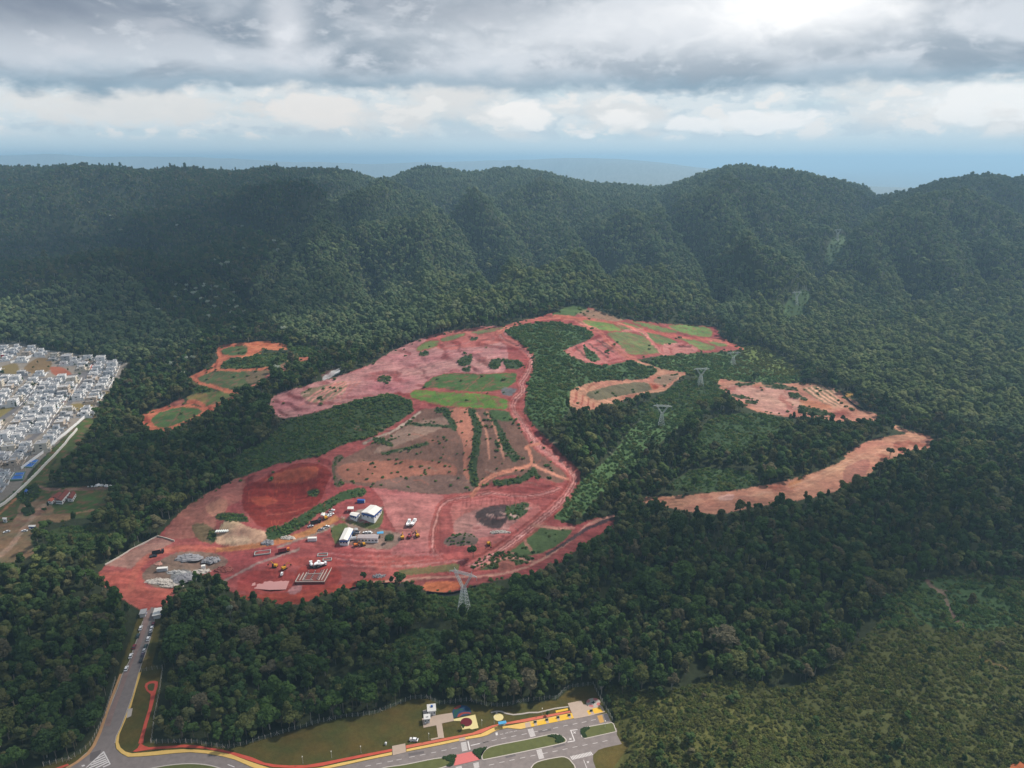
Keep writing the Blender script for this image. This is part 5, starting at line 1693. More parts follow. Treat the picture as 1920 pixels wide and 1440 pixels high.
for q_ in (Z4((700, 640), (850, 612), (858, 640), (705, 668)), Z4((860, 800), (1000, 775), (1030, 815), (880, 850)), Z3((930, 720), (1120, 690), (1125, 720), (935, 755)), Z4((300, 940), (420, 915), (430, 945), (310, 972)), Z1((700, 1100), (830, 1060), (800, 1180), (690, 1200))):
    struct(slab("road_patch", q_, 0.0335, mat("patched_asphalt", (0.135, 0.115, 0.112), 0.9, noise=0.4, nscale=0.5), 0.0))
# pale kerbs along the access road
MBk = MB()


def kerb(pxs, name, wd=0.28, h=0.14, m="kerb_stone"):
    w_ = wpoly(pxs, 0.0)
    mb = MB()
    for p, q in zip(w_[:-1], w_[1:]):
        L = math.hypot(q[0] - p[0], q[1] - p[1])
        mb.box(((p[0] + q[0]) / 2, (p[1] + q[1]) / 2, -0.2), (L + 0.02, wd, 0.2 + h), math.atan2(q[1] - p[1], q[0] - p[0]))
    return struct(mb.build(name, MT[m]))


kerb([(x - 0.6, y) for x, y in LOW_EDGE[1:14]], "kerb")
kerb([(x + 0.5, y + 0.2) for x, y in UP_EDGE[-11:-1]], "kerb")
# yellow pavement
IN_Y = [(265, 1260), (255, 1292), (246, 1324), (232, 1357), (224, 1376), (222, 1391), (226, 1401.5), (235, 1409), (247.5, 1412.4), (279, 1410), (310, 1406.5), (345, 1404.6), (371, 1405.5), (402, 1408), (434, 1414.5), (465, 1426.5), (487, 1434), (506, 1440), (545, 1446), (600, 1439), (640, 1430), (659, 1426.5), (735, 1410)]
OUT_Y = [(260, 1261), (248.5, 1306), (238.5, 1334), (227.5, 1363), (218.5, 1381), (216.5, 1393), (218.5, 1403.4), (227, 1412), (240, 1418.8), (263, 1418), (294, 1415.5), (326, 1412), (356, 1410), (387, 1412.5), (418, 1418), (440, 1424), (474, 1438.8), (505, 1448), (550, 1451), (600, 1443.6), (643, 1434.8), (682, 1425.8), (735, 1415.2)]
sw = slab("pavement", band_px(IN_Y, OUT_Y), 0.15, MT["paving_yellow"])
struct(sw, "yellow pavement along the road bend")
IN_Y2 = [(762, 1404.7), (823, 1392.2), (859, 1385), (873, 1382), (901, 1376.3), (919, 1367.3), (931, 1361.6), (951.6, 1360.9), (984, 1354.6), (1072, 1336.4)]
OUT_Y2 = [(762, 1409), (828, 1396), (862, 1388.6), (873, 1386), (900, 1382), (913, 1378.5), (931, 1369), (951, 1364.4), (965, 1366), (976, 1366.8), (994, 1363), (1053, 1350), (1076, 1345.4)]
struct(slab("pavement", band_px(IN_Y2, OUT_Y2), 0.15, MT["paving_yellow"]), "yellow pavement beside the playground")
struct(slab("pavement", Z4((610, 552), (1100, 428), (1128, 488), (625, 592)), 0.158, MT["paving_gold"]), "golden pavement with bench pads")
struct(slab("pavement", Z4((540, 548), (598, 535), (612, 595), (548, 606)), 0.162, MT["paving_beige"]))
struct(slab("driveway", Z3((737, 632), (895, 600), (906, 704), (745, 744)), 0.165, MT["paving_beige"]), "beige driveway crossing pavement and red path")
struct(slab("pavement", Z3((1540, 540), (1610, 525), (1622, 565), (1545, 580)), 0.166, MT["paving_beige"]))
# left pavement strip of the access road
L_IN = Z1((450, 1275), (560, 1210), (690, 1110), (760, 1010), (830, 860), (900, 650), (960, 480), (1030, 280), (1080, 150))
L_OUT = Z1((400, 1275), (520, 1205), (650, 1105), (722, 1010), (795, 850), (870, 640), (925, 480), (1000, 290), (1052, 150))
struct(slab("pavement", band_px(L_IN, L_OUT), 0.15, mat("paving_worn", (0.48, 0.27, 0.13), 0.9, noise=0.5, nscale=0.4)), "worn yellow strip along the left edge of the access road")
struct(slab("red_path", Z1((270, 1285), (430, 1228), (445, 1245), (300, 1300)), 0.13, MT["path_red"]))
# red cycle path
R_UP = [(258, 1402.5), (263, 1393), (271, 1398.5), (279, 1401), (326, 1398), (345, 1396), (371, 1397.8), (418, 1406), (441, 1411), (473, 1420), (496, 1430), (516.5, 1433.6), (543, 1435), (574, 1434.6), (613, 1428), (640, 1422.5), (667, 1417), (735, 1404)]
R_LO = [(249, 1409), (255, 1409.4), (279, 1405.5), (318, 1402.6), (340, 1401), (371, 1402.5), (387, 1404), (426, 1412), (465, 1425), (488, 1432.6), (512, 1438), (559, 1440.4), (590, 1438), (606, 1435.5), (640, 1427.6), (735, 1408.4)]
struct(slab("red_path", R_UP + R_LO[::-1], 0.12, MT["path_red"]), "red cycle path along the lawn edge")
struct(slab("red_path", band_px([(761, 1397.6), (792, 1392), (864, 1378), (885.6, 1374), (900, 1368), (923, 1360), (962.5, 1352), (1009, 1343), (1069, 1332.5)], [(761, 1403.4), (807, 1394), (864, 1382.6), (893, 1376.6), (904, 1373.8), (921, 1365), (933, 1360), (984, 1353.4), (1070, 1335.6)]), 0.14, MT["path_salmon"]), "salmon red cycle path beside the playground")
struct(slab("red_path", Z1((1275, 985), (1310, 870), (1345, 740), (1400, 560), (1420, 440), (1425, 395), (1375, 350), (1352, 300), (1365, 265), (1410, 240), (1470, 233), (1512, 243), (1508, 300), (1490, 350), (1470, 440), (1440, 560), (1385, 740), (1345, 900), (1335, 985)), 0.125, MT["path_red"]), "red path with a loop at its far end")
struct(slab("path_island", Z1((1400, 345), (1385, 300), (1405, 272), (1455, 262), (1472, 275), (1465, 320), (1450, 352)), 0.135, MT["lawn"], smooth=True))
struct(slab("concrete_pad", Z1((1150, 570), (1208, 562), (1190, 655), (1135, 680)), 0.16, MT["concrete"]))


# medians and corners: kerbed grass islands
def island(name, pxs, m="lawn_green", smooth=True, lab=None):
    w_ = wpoly(curve(pxs) if smooth else pxs, 0.0)
    o = struct(MB().prism([q[:2] for q in w_], -0.2, 0.15).build(name + "_kerb", MT["kerb_stone"]))
    struct(MB().prism(grow_poly(w_, -0.55), -0.1, 0.165).build(name, MT[m]), lab)
    return o


island("median", Z4((20, 930), (80, 855), (200, 812), (560, 742), (800, 690), (880, 676), (960, 690), (1030, 735), (1035, 775), (980, 800), (760, 850), (400, 925), (100, 985), (30, 990)), lab="kerbed grass median between the two park roads")
island("median", Z4((1195, 628), (1290, 590), (1580, 540), (1610, 560), (1640, 655), (1260, 742), (1215, 720)), smooth=False, lab="kerbed grass island at the road end")
island("median", Z3((600, 905), (900, 850), (1310, 772), (1450, 800), (1430, 850), (1380, 885), (1200, 930), (600, 1040)), lab="kerbed grass median left of the pink crossing")
island("median", [(255, 1450), (300, 1437), (350, 1431.5), (390, 1434), (420, 1443), (450, 1462), (400, 1478), (280, 1475)], lab="kerbed grass island in the road bend")
island("corner", Z4((640, 1040), (940, 955), (1050, 965), (1110, 1020), (1150, 1090), (1150, 1250), (640, 1250)), "lawn", lab="grass corner below the park roads")
for nm_, pts_ in (("hedge", Z4((810, 705), (870, 690), (950, 695), (1005, 735), (1008, 770), (940, 790), (900, 780), (910, 745), (870, 720))), ("hedge", Z4((1205, 632), (1290, 600), (1320, 610), (1260, 660), (1280, 715), (1240, 722))),
                  ("hedge", Z3((1340, 775), (1500, 738), (1470, 860), (1390, 875), (1430, 830))), ("hedge", Z3((1700, 690), (1880, 650), (1810, 720), (1800, 790), (1770, 775)))):
    w_ = wpoly(curve(pts_), 0.0)
    r_ = np.random.default_rng(len(pts_))
    xs = np.array([q[:2] for q in w_])
    mb = MB().prism(grow_poly(w_, -0.5), 0.1, 0.4)
    lo_, hi_ = xs.min(0), xs.max(0)
    v_ = []
    from mathutils.geometry import intersect_point_tri_2d
    cen = xs.mean(0)
    n_ = 0
    while n_ < 260:
        q = r_.uniform(lo_, hi_)
        i_ = 0
        ins = False
        for i_ in range(len(xs)):
            a, b = xs[i_ - 1], xs[i_]
            if (a[1] > q[1]) != (b[1] > q[1]) and q[0] < (b[0] - a[0]) * (q[1] - a[1]) / (b[1] - a[1]) + a[0]:
                ins = not ins
        if ins:
            mb.ball((q[0], q[1], 0.38), r_.uniform(0.2, 0.36), n_, 0.35, (1, 1, 0.7), 0, 5, 4)
            n_ += 1
    lab_ = ("low clipped hedge on the round end of the median", "low hedge on the corner of the grass island at the road end", "low hedge on the median left of the pink crossing", "low hedge on the median right of the pink crossing")
    tag(mb.build("hedge", MT["hedge_green"]), lab_[[o for o in COL.objects if o.name.startswith("hedge")].__len__() - 0 - 1 if False else len([o for o in COL.objects if o.name.split(".")[0] == "hedge"]) - 1], "hedge", "low hedges on the medians")
struct(slab("crossing", Z3((1500, 738), (1690, 698), (1790, 795), (1480, 868)), 0.17, MT["crossing_pink"]), "pink raised crossing through the median")

# road paint
paint = MB()


def pq(*pxs, z=0.036):
    w_ = wpoly(pxs, z)
    paint.add(w_, [tuple(range(len(w_)))])


def dash(zf, pts_, wd=0.22, L=2.6):
    for a, b in pts_:
        w_ = wpoly(zf((a, b)), 0.0)[0]
        an = math.atan2(*(np.array(wpoly(zf((a + 100, b - 20)), 0.0)[0]) - np.array(w_))[[1, 0]])
        ca, sa = math.cos(an), math.sin(an)
        paint.add([(w_[0] + u * ca - v * sa, w_[1] + u * sa + v * ca, 0.036) for u, v in ((-L / 2, -wd / 2), (L / 2, -wd / 2), (L / 2, wd / 2), (-L / 2, wd / 2))], [(0, 1, 2, 3)])


dash(Z3, [(450, 870), (580, 843), (715, 817), (822, 795), (975, 762), (1105, 737), (1235, 710), (1360, 685), (1480, 660)])
dash(Z4, [(1360, 512), (1250, 537), (1140, 558), (1025, 580), (905, 607), (780, 633), (665, 652), (530, 682), (405, 706), (285, 731), (170, 754), (1500, 765), (1380, 790), (1260, 812), (1140, 836), (1020, 862), (900, 887), (780, 910), (635, 940), (512, 965), (385, 992), (262, 1018), (140, 1047)])
dash(Z4, [(260, 682), (320, 668), (372, 655), (425, 645)], 0.2, 1.6)
pq(*Z3((1680, 622), (1895, 572), (1897, 580), (1682, 630)))
pq(*Z4((0, 785), (105, 765), (105, 773), (0, 795)))
pq(*Z3((1640, 575), (1655, 573), (1678, 676), (1663, 679)))
pq(*Z2((560, 850), (640, 880), (635, 888), (555, 857)))
pq(*Z4((185, 665), (210, 660), (215, 692), (190, 697)))


def zebra(zf, a, b, c, d, n):
    """stripes parallel to a-b, stepping towards d-c"""
    a, b, c, d = map(np.array, zf(a, b, c, d))
    for i in range(n):
        t0, t1 = (i + 0.15) / n, (i + 0.75) / n
        pq(a + (d - a) * t0, b + (c - b) * t0, b + (c - b) * t1, a + (d - a) * t1)


zebra(Z3, (1560, 592), (1625, 580), (1645, 685), (1578, 700), 9)
zebra(Z4, (570, 625), (635, 610), (668, 705), (605, 720), 9)
zebra(Z4, (675, 872), (738, 858), (772, 970), (708, 985), 10)
zebra(Z4, (1080, 948), (1105, 992), (1360, 930), (1335, 890), 15)
zebra(Z3, (1710, 840), (1775, 825), (1785, 890), (1725, 905), 7)
zebra(Z3, (1500, 885), (1570, 870), (1580, 930), (1510, 940), 7)
for l_ in (((1080, 633), (1170, 622), (1171, 630), (1082, 642)), ((1085, 640), (1097, 640), (1142, 765), (1130, 765)), ((1050, 772), (1135, 757), (1137, 766), (1052, 781))):
    pq(*Z4(*l_))
for cx, cy in ((1135, 662), (1085, 740), (1295, 1017)):
    for sx_ in (-1, 1):
        pq(*Z4((cx - 18, cy - 12 * sx_), (cx - 8, cy - 12 * sx_), (cx + 18, cy + 12 * sx_), (cx + 8, cy + 12 * sx_)), z=0.036 + 0.004 * (sx_ > 0))
pq(*Z4((1240, 990), (1246, 990), (1285, 1088), (1278, 1088)))
# hatched triangle at the junction
for (a, b) in (((858, 1090), (808, 1120)), ((868, 1115), (770, 1165)), ((878, 1140), (735, 1205)), ((888, 1165), (700, 1240)), ((900, 1185), (680, 1275)), ((915, 1200), (760, 1275)), ((935, 1225), (850, 1262)), ):
    (x0, y0), (x1, y1) = a, b
    pq(*Z1((x0, y0), (x0 + 4, y0 + 13), (x1 + 4, y1 + 13), (x1, y1)))
pq(*Z1((855, 1080), (868, 1085), (660, 1275), (645, 1275)), z=0.041)
pq(*Z1((850, 1082), (865, 1078), (945, 1232), (930, 1237)), z=0.045)
pq(*Z1((590, 1252), (625, 1240), (640, 1252), (605, 1265)))
paint.build("road_markings", MT["road_white"])
bpy.data.objects["road_markings"]['kind'] = 'structure'
o_ = slab("road_patch", Z4((1405, 462), (1465, 448), (1490, 535), (1440, 550)), 0.037, MT["road_ochre"], 0.0)
struct(o_, "ochre paint patch near the road end")
struct(slab("road_patch", Z4((1480, 445), (1535, 432), (1562, 520), (1510, 530)), 0.039, mat("new_asphalt", (0.09, 0.085, 0.095), 0.9, noise=0.3, nscale=0.5), 0.0))

# plazas, paths, play surfaces
struct(slab("plaza", Z4((1052, 310), (1215, 278), (1240, 325), (1275, 322), (1300, 365), (1268, 400), (1302, 466), (1130, 498)), 0.17, MT["paving_beige"]), "pale concrete plaza with rose compass")
struct(slab("plaza", Z4((1300, 330), (1440, 330), (1470, 352), (1500, 415), (1302, 466), (1268, 400)), 0.155, MT["paving_beige"]))
struct(slab("pavement", Z4((1340, 378), (1440, 356), (1478, 415), (1372, 436)), 0.178, MT["paving_gold"]))
struct(slab("pavement", Z4((1282, 402), (1330, 388), (1350, 430), (1305, 452)), 0.178, MT["paving_gold"]))
struct(slab("pavement", Z4((905, 400), (1050, 370), (1058, 392), (915, 424)), 0.15, MT["paving_gold"]))
rose_c = Z4((1360, 303))[0]
def px_ellipse(c, rx, ry, n=40):
    return [(c[0] + rx * math.cos(2 * PI * i / n), c[1] + ry * math.sin(2 * PI * i / n)) for i in range(n)]
rose = thing("compass_rose", "round rose-and-grey paved compass set in the plaza corner", "pavement", g(*rose_c))
rose_z = 0.18
W_ = np.array(wpoly(px_ellipse(rose_c, 13.3, 8.6), rose_z))
C0 = W_.mean(0)
mb = MB().prism([q[:2] - C0[:2] for q in W_], -0.2, rose_z)
mb.build("disc", MT["concrete"], rose)
rose.location = (C0[0], C0[1], 0)
mb = MB()
for s_ in range(0, 8, 2):
    seg_ = [W_[(s_ * 5 + j) % 40] - C0 for j in range(6)]
    seg_in = [q * 0.55 for q in seg_]
    MB().prism([q[:2] for q in list(seg_) + seg_in[::-1]], 0.1, rose_z + 0.012).build("ring_segment", MT["rose"], rose)
mb = MB()
for s_ in range(4):
    a_ = W_[(s_ * 10) % 40] - C0
    b_ = (W_[(s_ * 10 + 5) % 40] - C0) * 0.16
    d_ = (W_[(s_ * 10 - 5) % 40] - C0) * 0.16
    mb.prism([(0, 0), b_[:2], a_[:2] * 0.42, d_[:2]], 0.1, rose_z + 0.02 + 0.003 * s_)
mb.build("star", MT["car_green"], rose)
struct(slab("footpath", Z4((130, 415), (200, 400), (260, 402), (320, 425), (400, 440), (500, 430), (580, 415), (700, 412), (900, 365), (1060, 345), (1062, 358), (900, 380), (700, 428), (590, 430), (500, 446), (400, 455), (310, 440), (250, 415), (200, 413), (135, 428)), 0.15, MT["concrete"]), "curving grey footpath on the lawn")
struct(slab("footpath", Z4((188, 415), (210, 414), (212, 440), (190, 440)), 0.146, MT["concrete"]))
struct(slab("paved_circle", px_ellipse(Z4((222, 478))[0], 9.3, 6.8), 0.16, MT["paving_cream"]), "round cream paved circle on the lawn")
struct(slab("plaza", Z3((1095, 300), (1190, 275), (1270, 262), (1460, 232), (1480, 328), (1335, 360), (1362, 532), (1290, 540), (1268, 382), (1115, 412)), 0.16, MT["paving_beige"]), "pale paved plaza by the white kiosks")
struct(slab("plaza", Z3((1200, 545), (1295, 525), (1298, 542), (1205, 562)), 0.15, MT["paving_beige"]))
struct(slab("plaza", Z3((1105, 205), (1150, 195), (1165, 272), (1118, 282)), 0.15, MT["concrete"]))
struct(slab("play_surface", Z3((1470, 310), (1735, 255), (1775, 415), (1690, 432), (1665, 420), (1580, 435), (1555, 330), (1480, 330)), 0.155, MT["paving_cream"]), "cream square with the crimson circle")
struct(slab("play_surface", px_ellipse(Z3((1628, 345))[0], 11.0, 8.2), 0.18, MT["crimson"]), "crimson circle on the cream square")
bl = Z3((1475, 295), (1460, 220), (1470, 190), (1510, 155), (1570, 142), (1630, 148), (1675, 180), (1688, 225), (1675, 250))
struct(slab("play_surface", bl, 0.172, MT["rubber_blue"], smooth=False), "dark blue rubber play surface")
struct(slab("play_surface", Z3((1480, 185), (1520, 150), (1562, 142), (1555, 165), (1510, 188)), 0.18, MT["rubber_red"], smooth=True))
struct(slab("play_surface", Z3((1520, 282), (1540, 245), (1600, 225), (1670, 228), (1680, 245), (1640, 243), (1590, 250), (1560, 268), (1550, 278)), 0.18, MT["rubber_red"], smooth=True))
struct(slab("play_surface", Z3((1475, 240), (1500, 190), (1560, 180), (1600, 200), (1540, 215), (1505, 275), (1480, 285)), 0.177, MT["rubber_green"], smooth=True))

# ------------------------------------------------------------------ park furniture
def kiosk(label, base_px, wx_, wy_, h, rz, panel=None):
    p = g(*base_px)
    p.z = 0
    t = thing("kiosk", label, "kiosk", p, rz, "white kiosks on the paved plaza")
    MB().box((0, 0, -0.2), (wx_, wy_, h + 0.2)).build("wall", MT["white_wall"], t)
    MB().box((0, 0, h), (wx_ + 0.7, wy_ + 0.7, 0.28)).build("roof", MT["roof_white"], t)
    MB().box((0, -wy_ / 2 - 0.03, 0), (1.0, 0.06, 2.1)).build("door", MT["grey_wall"], t)
    for sx_ in (-1, 1):
        MB().box((sx_ * wx_ * 0.32, -wy_ / 2 - 0.03, 1.2), (wx_ * 0.2, 0.06, 0.9)).build("window", MT["window_dark"], t)
    if panel:
        MB().box((0.2, 0.6, h + 0.28), panel).build("roof_tank", MT["band_blue"], t)
    return t


rzk = R(9)
kiosk("larger white kiosk with blue roof tank beside the lawn fence", Z3((1212, 230))[0], 4.0, 4.6, 3.0, rzk, (1.1, 1.2, 0.6))
k2 = kiosk("smaller white kiosk with dark roof opening on the paved plaza", Z3((1158, 335))[0], 2.8, 3.0, 2.8, rzk)
MB().box((0, -0.4, 3.08), (1.3, 0.5, 0.06)).build("roof_opening", MT["window_dark"], k2)


def bench(label, px_):
    p = g(*px_)
    p.z = 0.16
    t = thing("bench", label, "bench", p, R(10), "benches on the golden pavement")
    MB().box((0, 0, 0.40), (1.7, 0.5, 0.08)).build("seat", MT["car_green"], t)
    b = MB().box((0, 0.28, 0.5), (1.7, 0.08, 0.45)).build("backrest", MT["car_green"], t)
    for sx_ in (-0.65, 0.65):
        MB().box((sx_, 0, 0), (0.1, 0.45, 0.4)).build("leg", MT["steel"], t)
    return t


for lab_, p_, pad in (("dark bench nearest the zebra crossing on the golden pavement", (662, 548), ((640, 520), (675, 512), (690, 575), (655, 582))), ("second dark bench from the zebra crossing on the golden pavement", (802, 520), ((782, 492), (815, 486), (830, 545), (797, 552))),
                      ("third dark bench from the zebra crossing on the golden pavement", (935, 492), ((915, 466), (948, 460), (962, 515), (930, 522))), ("dark bench next to the plaza on the golden pavement", (1068, 465), ((1052, 440), (1084, 433), (1098, 485), (1066, 492))),
                      ("dark bench on the golden square below the compass rose", (1335, 412), ((1318, 392), (1345, 387), (1360, 428), (1332, 434)))):
    bench(lab_, Z4(p_)[0])
    struct(slab("bench_pad", Z4(*pad), 0.186, MT["paving_beige"]))
p = g(*Z4((268, 592))[0])
p.z = 0.15
t = thing("bus_shelter", "pale blue roofed bus shelter on the yellow pavement", "shelter", p, R(12))
MB().box((0, 0, 2.4), (4.2, 1.9, 0.14)).build("roof", MT["canopy_blue"], t)
for sx_ in (-1.8, 1.8):
    MB().tube((sx_, 0.7, 0), (sx_, 0.7, 2.4), 0.07).build("post", MT["steel"], t)
MB().box((0, 0.8, 0.2), (3.8, 0.05, 2.1)).build("back_panel", MT["steel_light"], t)
MB().box((0, 0.35, 0.4), (2.8, 0.4, 0.08)).build("seat", MT["steel"], t)


def lamp(px_, label):
    p = g(*px_)
    p.z = 0.0
    t = thing("street_lamp", label, "street lamp", p, R(10), "small street lamps along the park")
    MB().tube((0, 0, 0), (0, 0, 4.2), 0.07, 0.05).build("pole", MT["steel_light"], t)
    MB().box((0, -0.2, 4.2), (0.3, 0.8, 0.14)).build("lamp_head", MT["roof_white"], t)
    MB().tube((0, 0, -0.1), (0, 0, 0.3), 0.16, 0.12).build("base", MT["concrete"], t)


for px_, lb_ in ((Z3((365, 715))[0], "slim street lamp beside the red path left of the beige driveway"), (Z3((1180, 560))[0], "slim street lamp between the driveway and the plaza path"), (Z3((1815, 398))[0], "slim street lamp right of the cream square"),
                 (Z4((170, 555))[0], "slim street lamp below the round cream circle"), (Z4((745, 448))[0], "slim street lamp between footpath and salmon path"), (Z2((1460, 840))[0], "slim street lamp at the left part of the long lawn"),
                 (Z2((1805, 775))[0], "slim street lamp on the long lawn near the red path"), (Z4((1500, 600))[0], "slim street lamp on the grass island at the road end")):
    lamp(px_, lb_)
for px_, lb_ in ((Z3((662, 615))[0], "white round-topped bin beside the beige driveway"),):
    p = g(*px_)
    p.z = 0
    t = thing("litter_bin", lb_, "bin", p)
    MB().tube((0, 0, 0), (0, 0, 1.2), 0.5, 0.55, 10).build("body", MT["white_wall"], t)
    MB().tube((0, 0, 1.2), (0, 0, 1.45), 0.6, 0.3, 10).build("lid", MT["white_wall"], t)

# young trees on the lawn
# ------------------------------------------------------------------ fences: concrete posts with sloping braces and wire
def fence(label, pxs, gap, base_z=0.0):
    w_ = np.array(wpoly(pxs, 0.0))[:, :2]
    seg_ = np.r_[0, np.cumsum(np.linalg.norm(np.diff(w_, axis=0), axis=1))]
    n = max(2, int(seg_[-1] / gap))
    d_ = np.linspace(0, seg_[-1], n + 1)
    X_, Y_ = np.interp(d_, seg_, w_[:, 0]), np.interp(d_, seg_, w_[:, 1])
    t = thing("fence", label, "fence", (X_[0], Y_[0], base_z), 0, "pale post fences round the park")
    post = MB().box((0, 0, -0.3), (0.17, 0.17, 2.6)).tube((0, 0, 2.25), (0, 0.35, 2.65), 0.08, 0.07, 4)
    pm = None
    for i in range(n + 1):
        if pm is None:
            o = post.build("post", MT["kerb_stone"], t)
            pm = o
        else:
            o = pm.copy()
            COL.objects.link(o)
            o.parent = t
        o.location = (X_[i] - X_[0], Y_[i] - Y_[0], 0)
        if i % 9 == 4 and i < n:
            for s_ in (-1, 1):
                MB().tube((0, 0, 1.9), (s_ * 1.3 * math.cos(math.atan2(Y_[i + 1] - Y_[i], X_[i + 1] - X_[i])), s_ * 1.3 * math.sin(math.atan2(Y_[i + 1] - Y_[i], X_[i + 1] - X_[i])), 0), 0.08, 0.08, 4).build("brace", MT["kerb_stone"], t, (X_[i] - X_[0], Y_[i] - Y_[0], 0))
    wire = MB()
    for i in range(n):
        for zz in (0.5, 1.1, 1.7, 2.2):
            wire.tube((X_[i] - X_[0], Y_[i] - Y_[0], zz), (X_[i + 1] - X_[0], Y_[i + 1] - Y_[0], zz), 0.016, None, 3)
    wire.build("wire", MT["steel"], t)


F2 = [(283, 1394), (340, 1393), (377, 1394), (379, 1398), (430, 1404), (470, 1394), (540, 1372), (600, 1355), (640, 1346), (700, 1340), (740, 1325), (770, 1311), (800, 1309), (824, 1321), (850, 1318), (880, 1314), (905, 1322), (920, 1325), (945, 1325), (980, 1317), (1030, 1311), (1045, 1312), (1055, 1298), (1070, 1290), (1112, 1285)]
fence("long curving post fence between the lawn and the wood", F2, 2.9)
fence("short straight post fence right of the compass rose", [(1112, 1285), (1125, 1310), (1148, 1352)], 2.6)
fence("post fence along the left edge of the access road", [(82, 1437), (130, 1426), (155, 1411), (172, 1396), (196, 1346), (217, 1276)], 2.6)
fence("short post fence across the top of the narrow lawn", [(265, 1260), (285, 1256), (305, 1254)], 2.4)
fence("low post fence beside the red path with the loop", [(305, 1258), (299, 1300), (290, 1345), (284, 1392)], 3.2)

# ------------------------------------------------------------------ cars
def car_src(paint_m, kindc="car"):
    t = bpy.data.objects.new("car", None)
    COL.objects.link(t)
    L, W_c, H_c = (4.4, 1.8, 1.45) if kindc == "car" else (5.2, 1.95, 1.75)
    b = MB()
    prof = [(-L / 2, 0.35), (-L / 2, 0.85), (-L / 2 + 0.5, 0.95), (L / 2 - 1.1, 0.95), (L / 2, 0.78), (L / 2, 0.35)]
    for s_ in (0,):
        n = len(prof)
        v = [(-W_c / 2, y, z) for y, z in prof] + [(W_c / 2, y, z) for y, z in prof]
        b.add(v, [tuple(range(n)), tuple(range(2 * n - 1, n - 1, -1))] + [(i, n + i, n + (i + 1) % n, (i + 1) % n) for i in range(n)])
    b.build("body", paint_m, t)
    c = MB()
    y0, y1, y2, y3 = ((-L / 2 + 0.35, -L / 2 + 0.9, 0.35, 1.15) if kindc == "car" else (-0.4, -0.25, 0.9, 1.5))
    w0, w1 = W_c / 2 - 0.06, W_c / 2 - 0.28
    v = [(-w0, y0, 0.93), (w0, y0, 0.93), (w0, y3, 0.93), (-w0, y3, 0.93), (-w1, y1, H_c - 0.05), (w1, y1, H_c - 0.05), (w1, y2, H_c - 0.05), (-w1, y2, H_c - 0.05)]
    f = [(3, 2, 1, 0), (0, 1, 5, 4), (1, 2, 6, 5), (2, 3, 7, 6), (3, 0, 4, 7), (4, 5, 6, 7)]
    c.add(v, f)
    c.build("glass", MT["window_dark"], t)
    MB().box((0, (y1 + y2) / 2, H_c - 0.05), (2 * w1 + 0.06, y2 - y1 + 0.05, 0.06)).build("roof", paint_m, t)
    if kindc != "car":
        MB().box((0, -1.5, 0.95), (1.6, 1.9, 0.35)).build("load_bed", MT["car_black"], t)
    wm = None
    for sx_ in (-1, 1):
        for sy_ in (-1, 1):
            if wm is None:
                wm = MB().tube((-0.11, 0, 0), (0.11, 0, 0), 0.33, None, 10).build("wheel", MT["tyre"], t)
                o = wm
            else:
                o = wm.copy()
                COL.objects.link(o)
                o.parent = t
            o.location = (sx_ * (W_c / 2 - 0.1), sy_ * L * 0.31, 0.33)
    return t


CARS = {}


def place_car(kindc, paint_nm, p, rz, label, group, z=None, cat="car"):
    key = (kindc, paint_nm)
    p = Vector(p)
    if z is not None:
        p.z = z
    if key not in CARS:
        CARS[key] = car_src(MT[paint_nm], kindc)
        CARS[key].name = "parked_car" if kindc == "car" else "pickup_truck"
        o = CARS[key]
        o.location, o.rotation_euler = p, (0, 0, rz)
        o['label'], o['group'] = label, group
    else:
        o = dup(CARS[key], p, rz, label, group)
    o['category'] = cat
    return o


road_dir = [(270, 1138), (268, 1165), (261, 1190), (252, 1213), (243, 1240), (230, 1264)]
RD = np.array(wpoly([(258, 1268), (283, 1193)], 0.0))
RZ_ROAD = dirz(RD[0], RD[1])
for c_, px_, lb_ in (("car_white", (577, 532), "white car parked by the left kerb nearest the site gate"), ("car_green", (530, 662), "dark green car second from the gate on the left kerb"), ("car_red", (467, 847), "dark red car parked alone on the left kerb"),
                     ("car_white", (410, 1002), "white car on the left kerb just below the dark red car"), ("car_white", (335, 1217), "white car farthest from the gate on the left kerb"),
                     ("car_red", (790, 466), "red car nearest the gate on the right kerb"), ("car_white", (768, 523), "white car behind the red car on the right kerb"), ("car_silver", (752, 573), "silver car third from the gate on the right kerb"),
                     ("car_black", (735, 640), "black car between the silver and white cars on the right kerb"), ("car_white", (705, 708), "white car below the black car on the right kerb"), ("car_green", (660, 845), "dark green car on the right kerb after a gap"),
                     ("car_silver", (637, 908), "silver car below the dark green car on the right kerb"), ("car_purple", (616, 978), "dark purple car second from the lower end on the right kerb"), ("car_black", (586, 1072), "black car at the lower end of the right kerb row")):
    P_ = Vector(wpoly(Z5(px_), 0.0)[0])
    place_car("car", c_, P_, RZ_ROAD, lb_, "cars parked along the access road", 0.03)
place_car("car", "car_white", wpoly(Z3((998, 565)), 0.0)[0], R(80), "small white car standing on the long lawn", "cars on the lawn", 0.0)
o_ = MB().box((0, 0, 0), (1.0, 1.3, 1.6)).build("utility_cabinet", MT["roof_white"], None, wpoly(Z3((965, 568)), 0.0)[0], R(10))
tag(o_, "slim white cabinet beside the small car on the lawn", "cabinet")

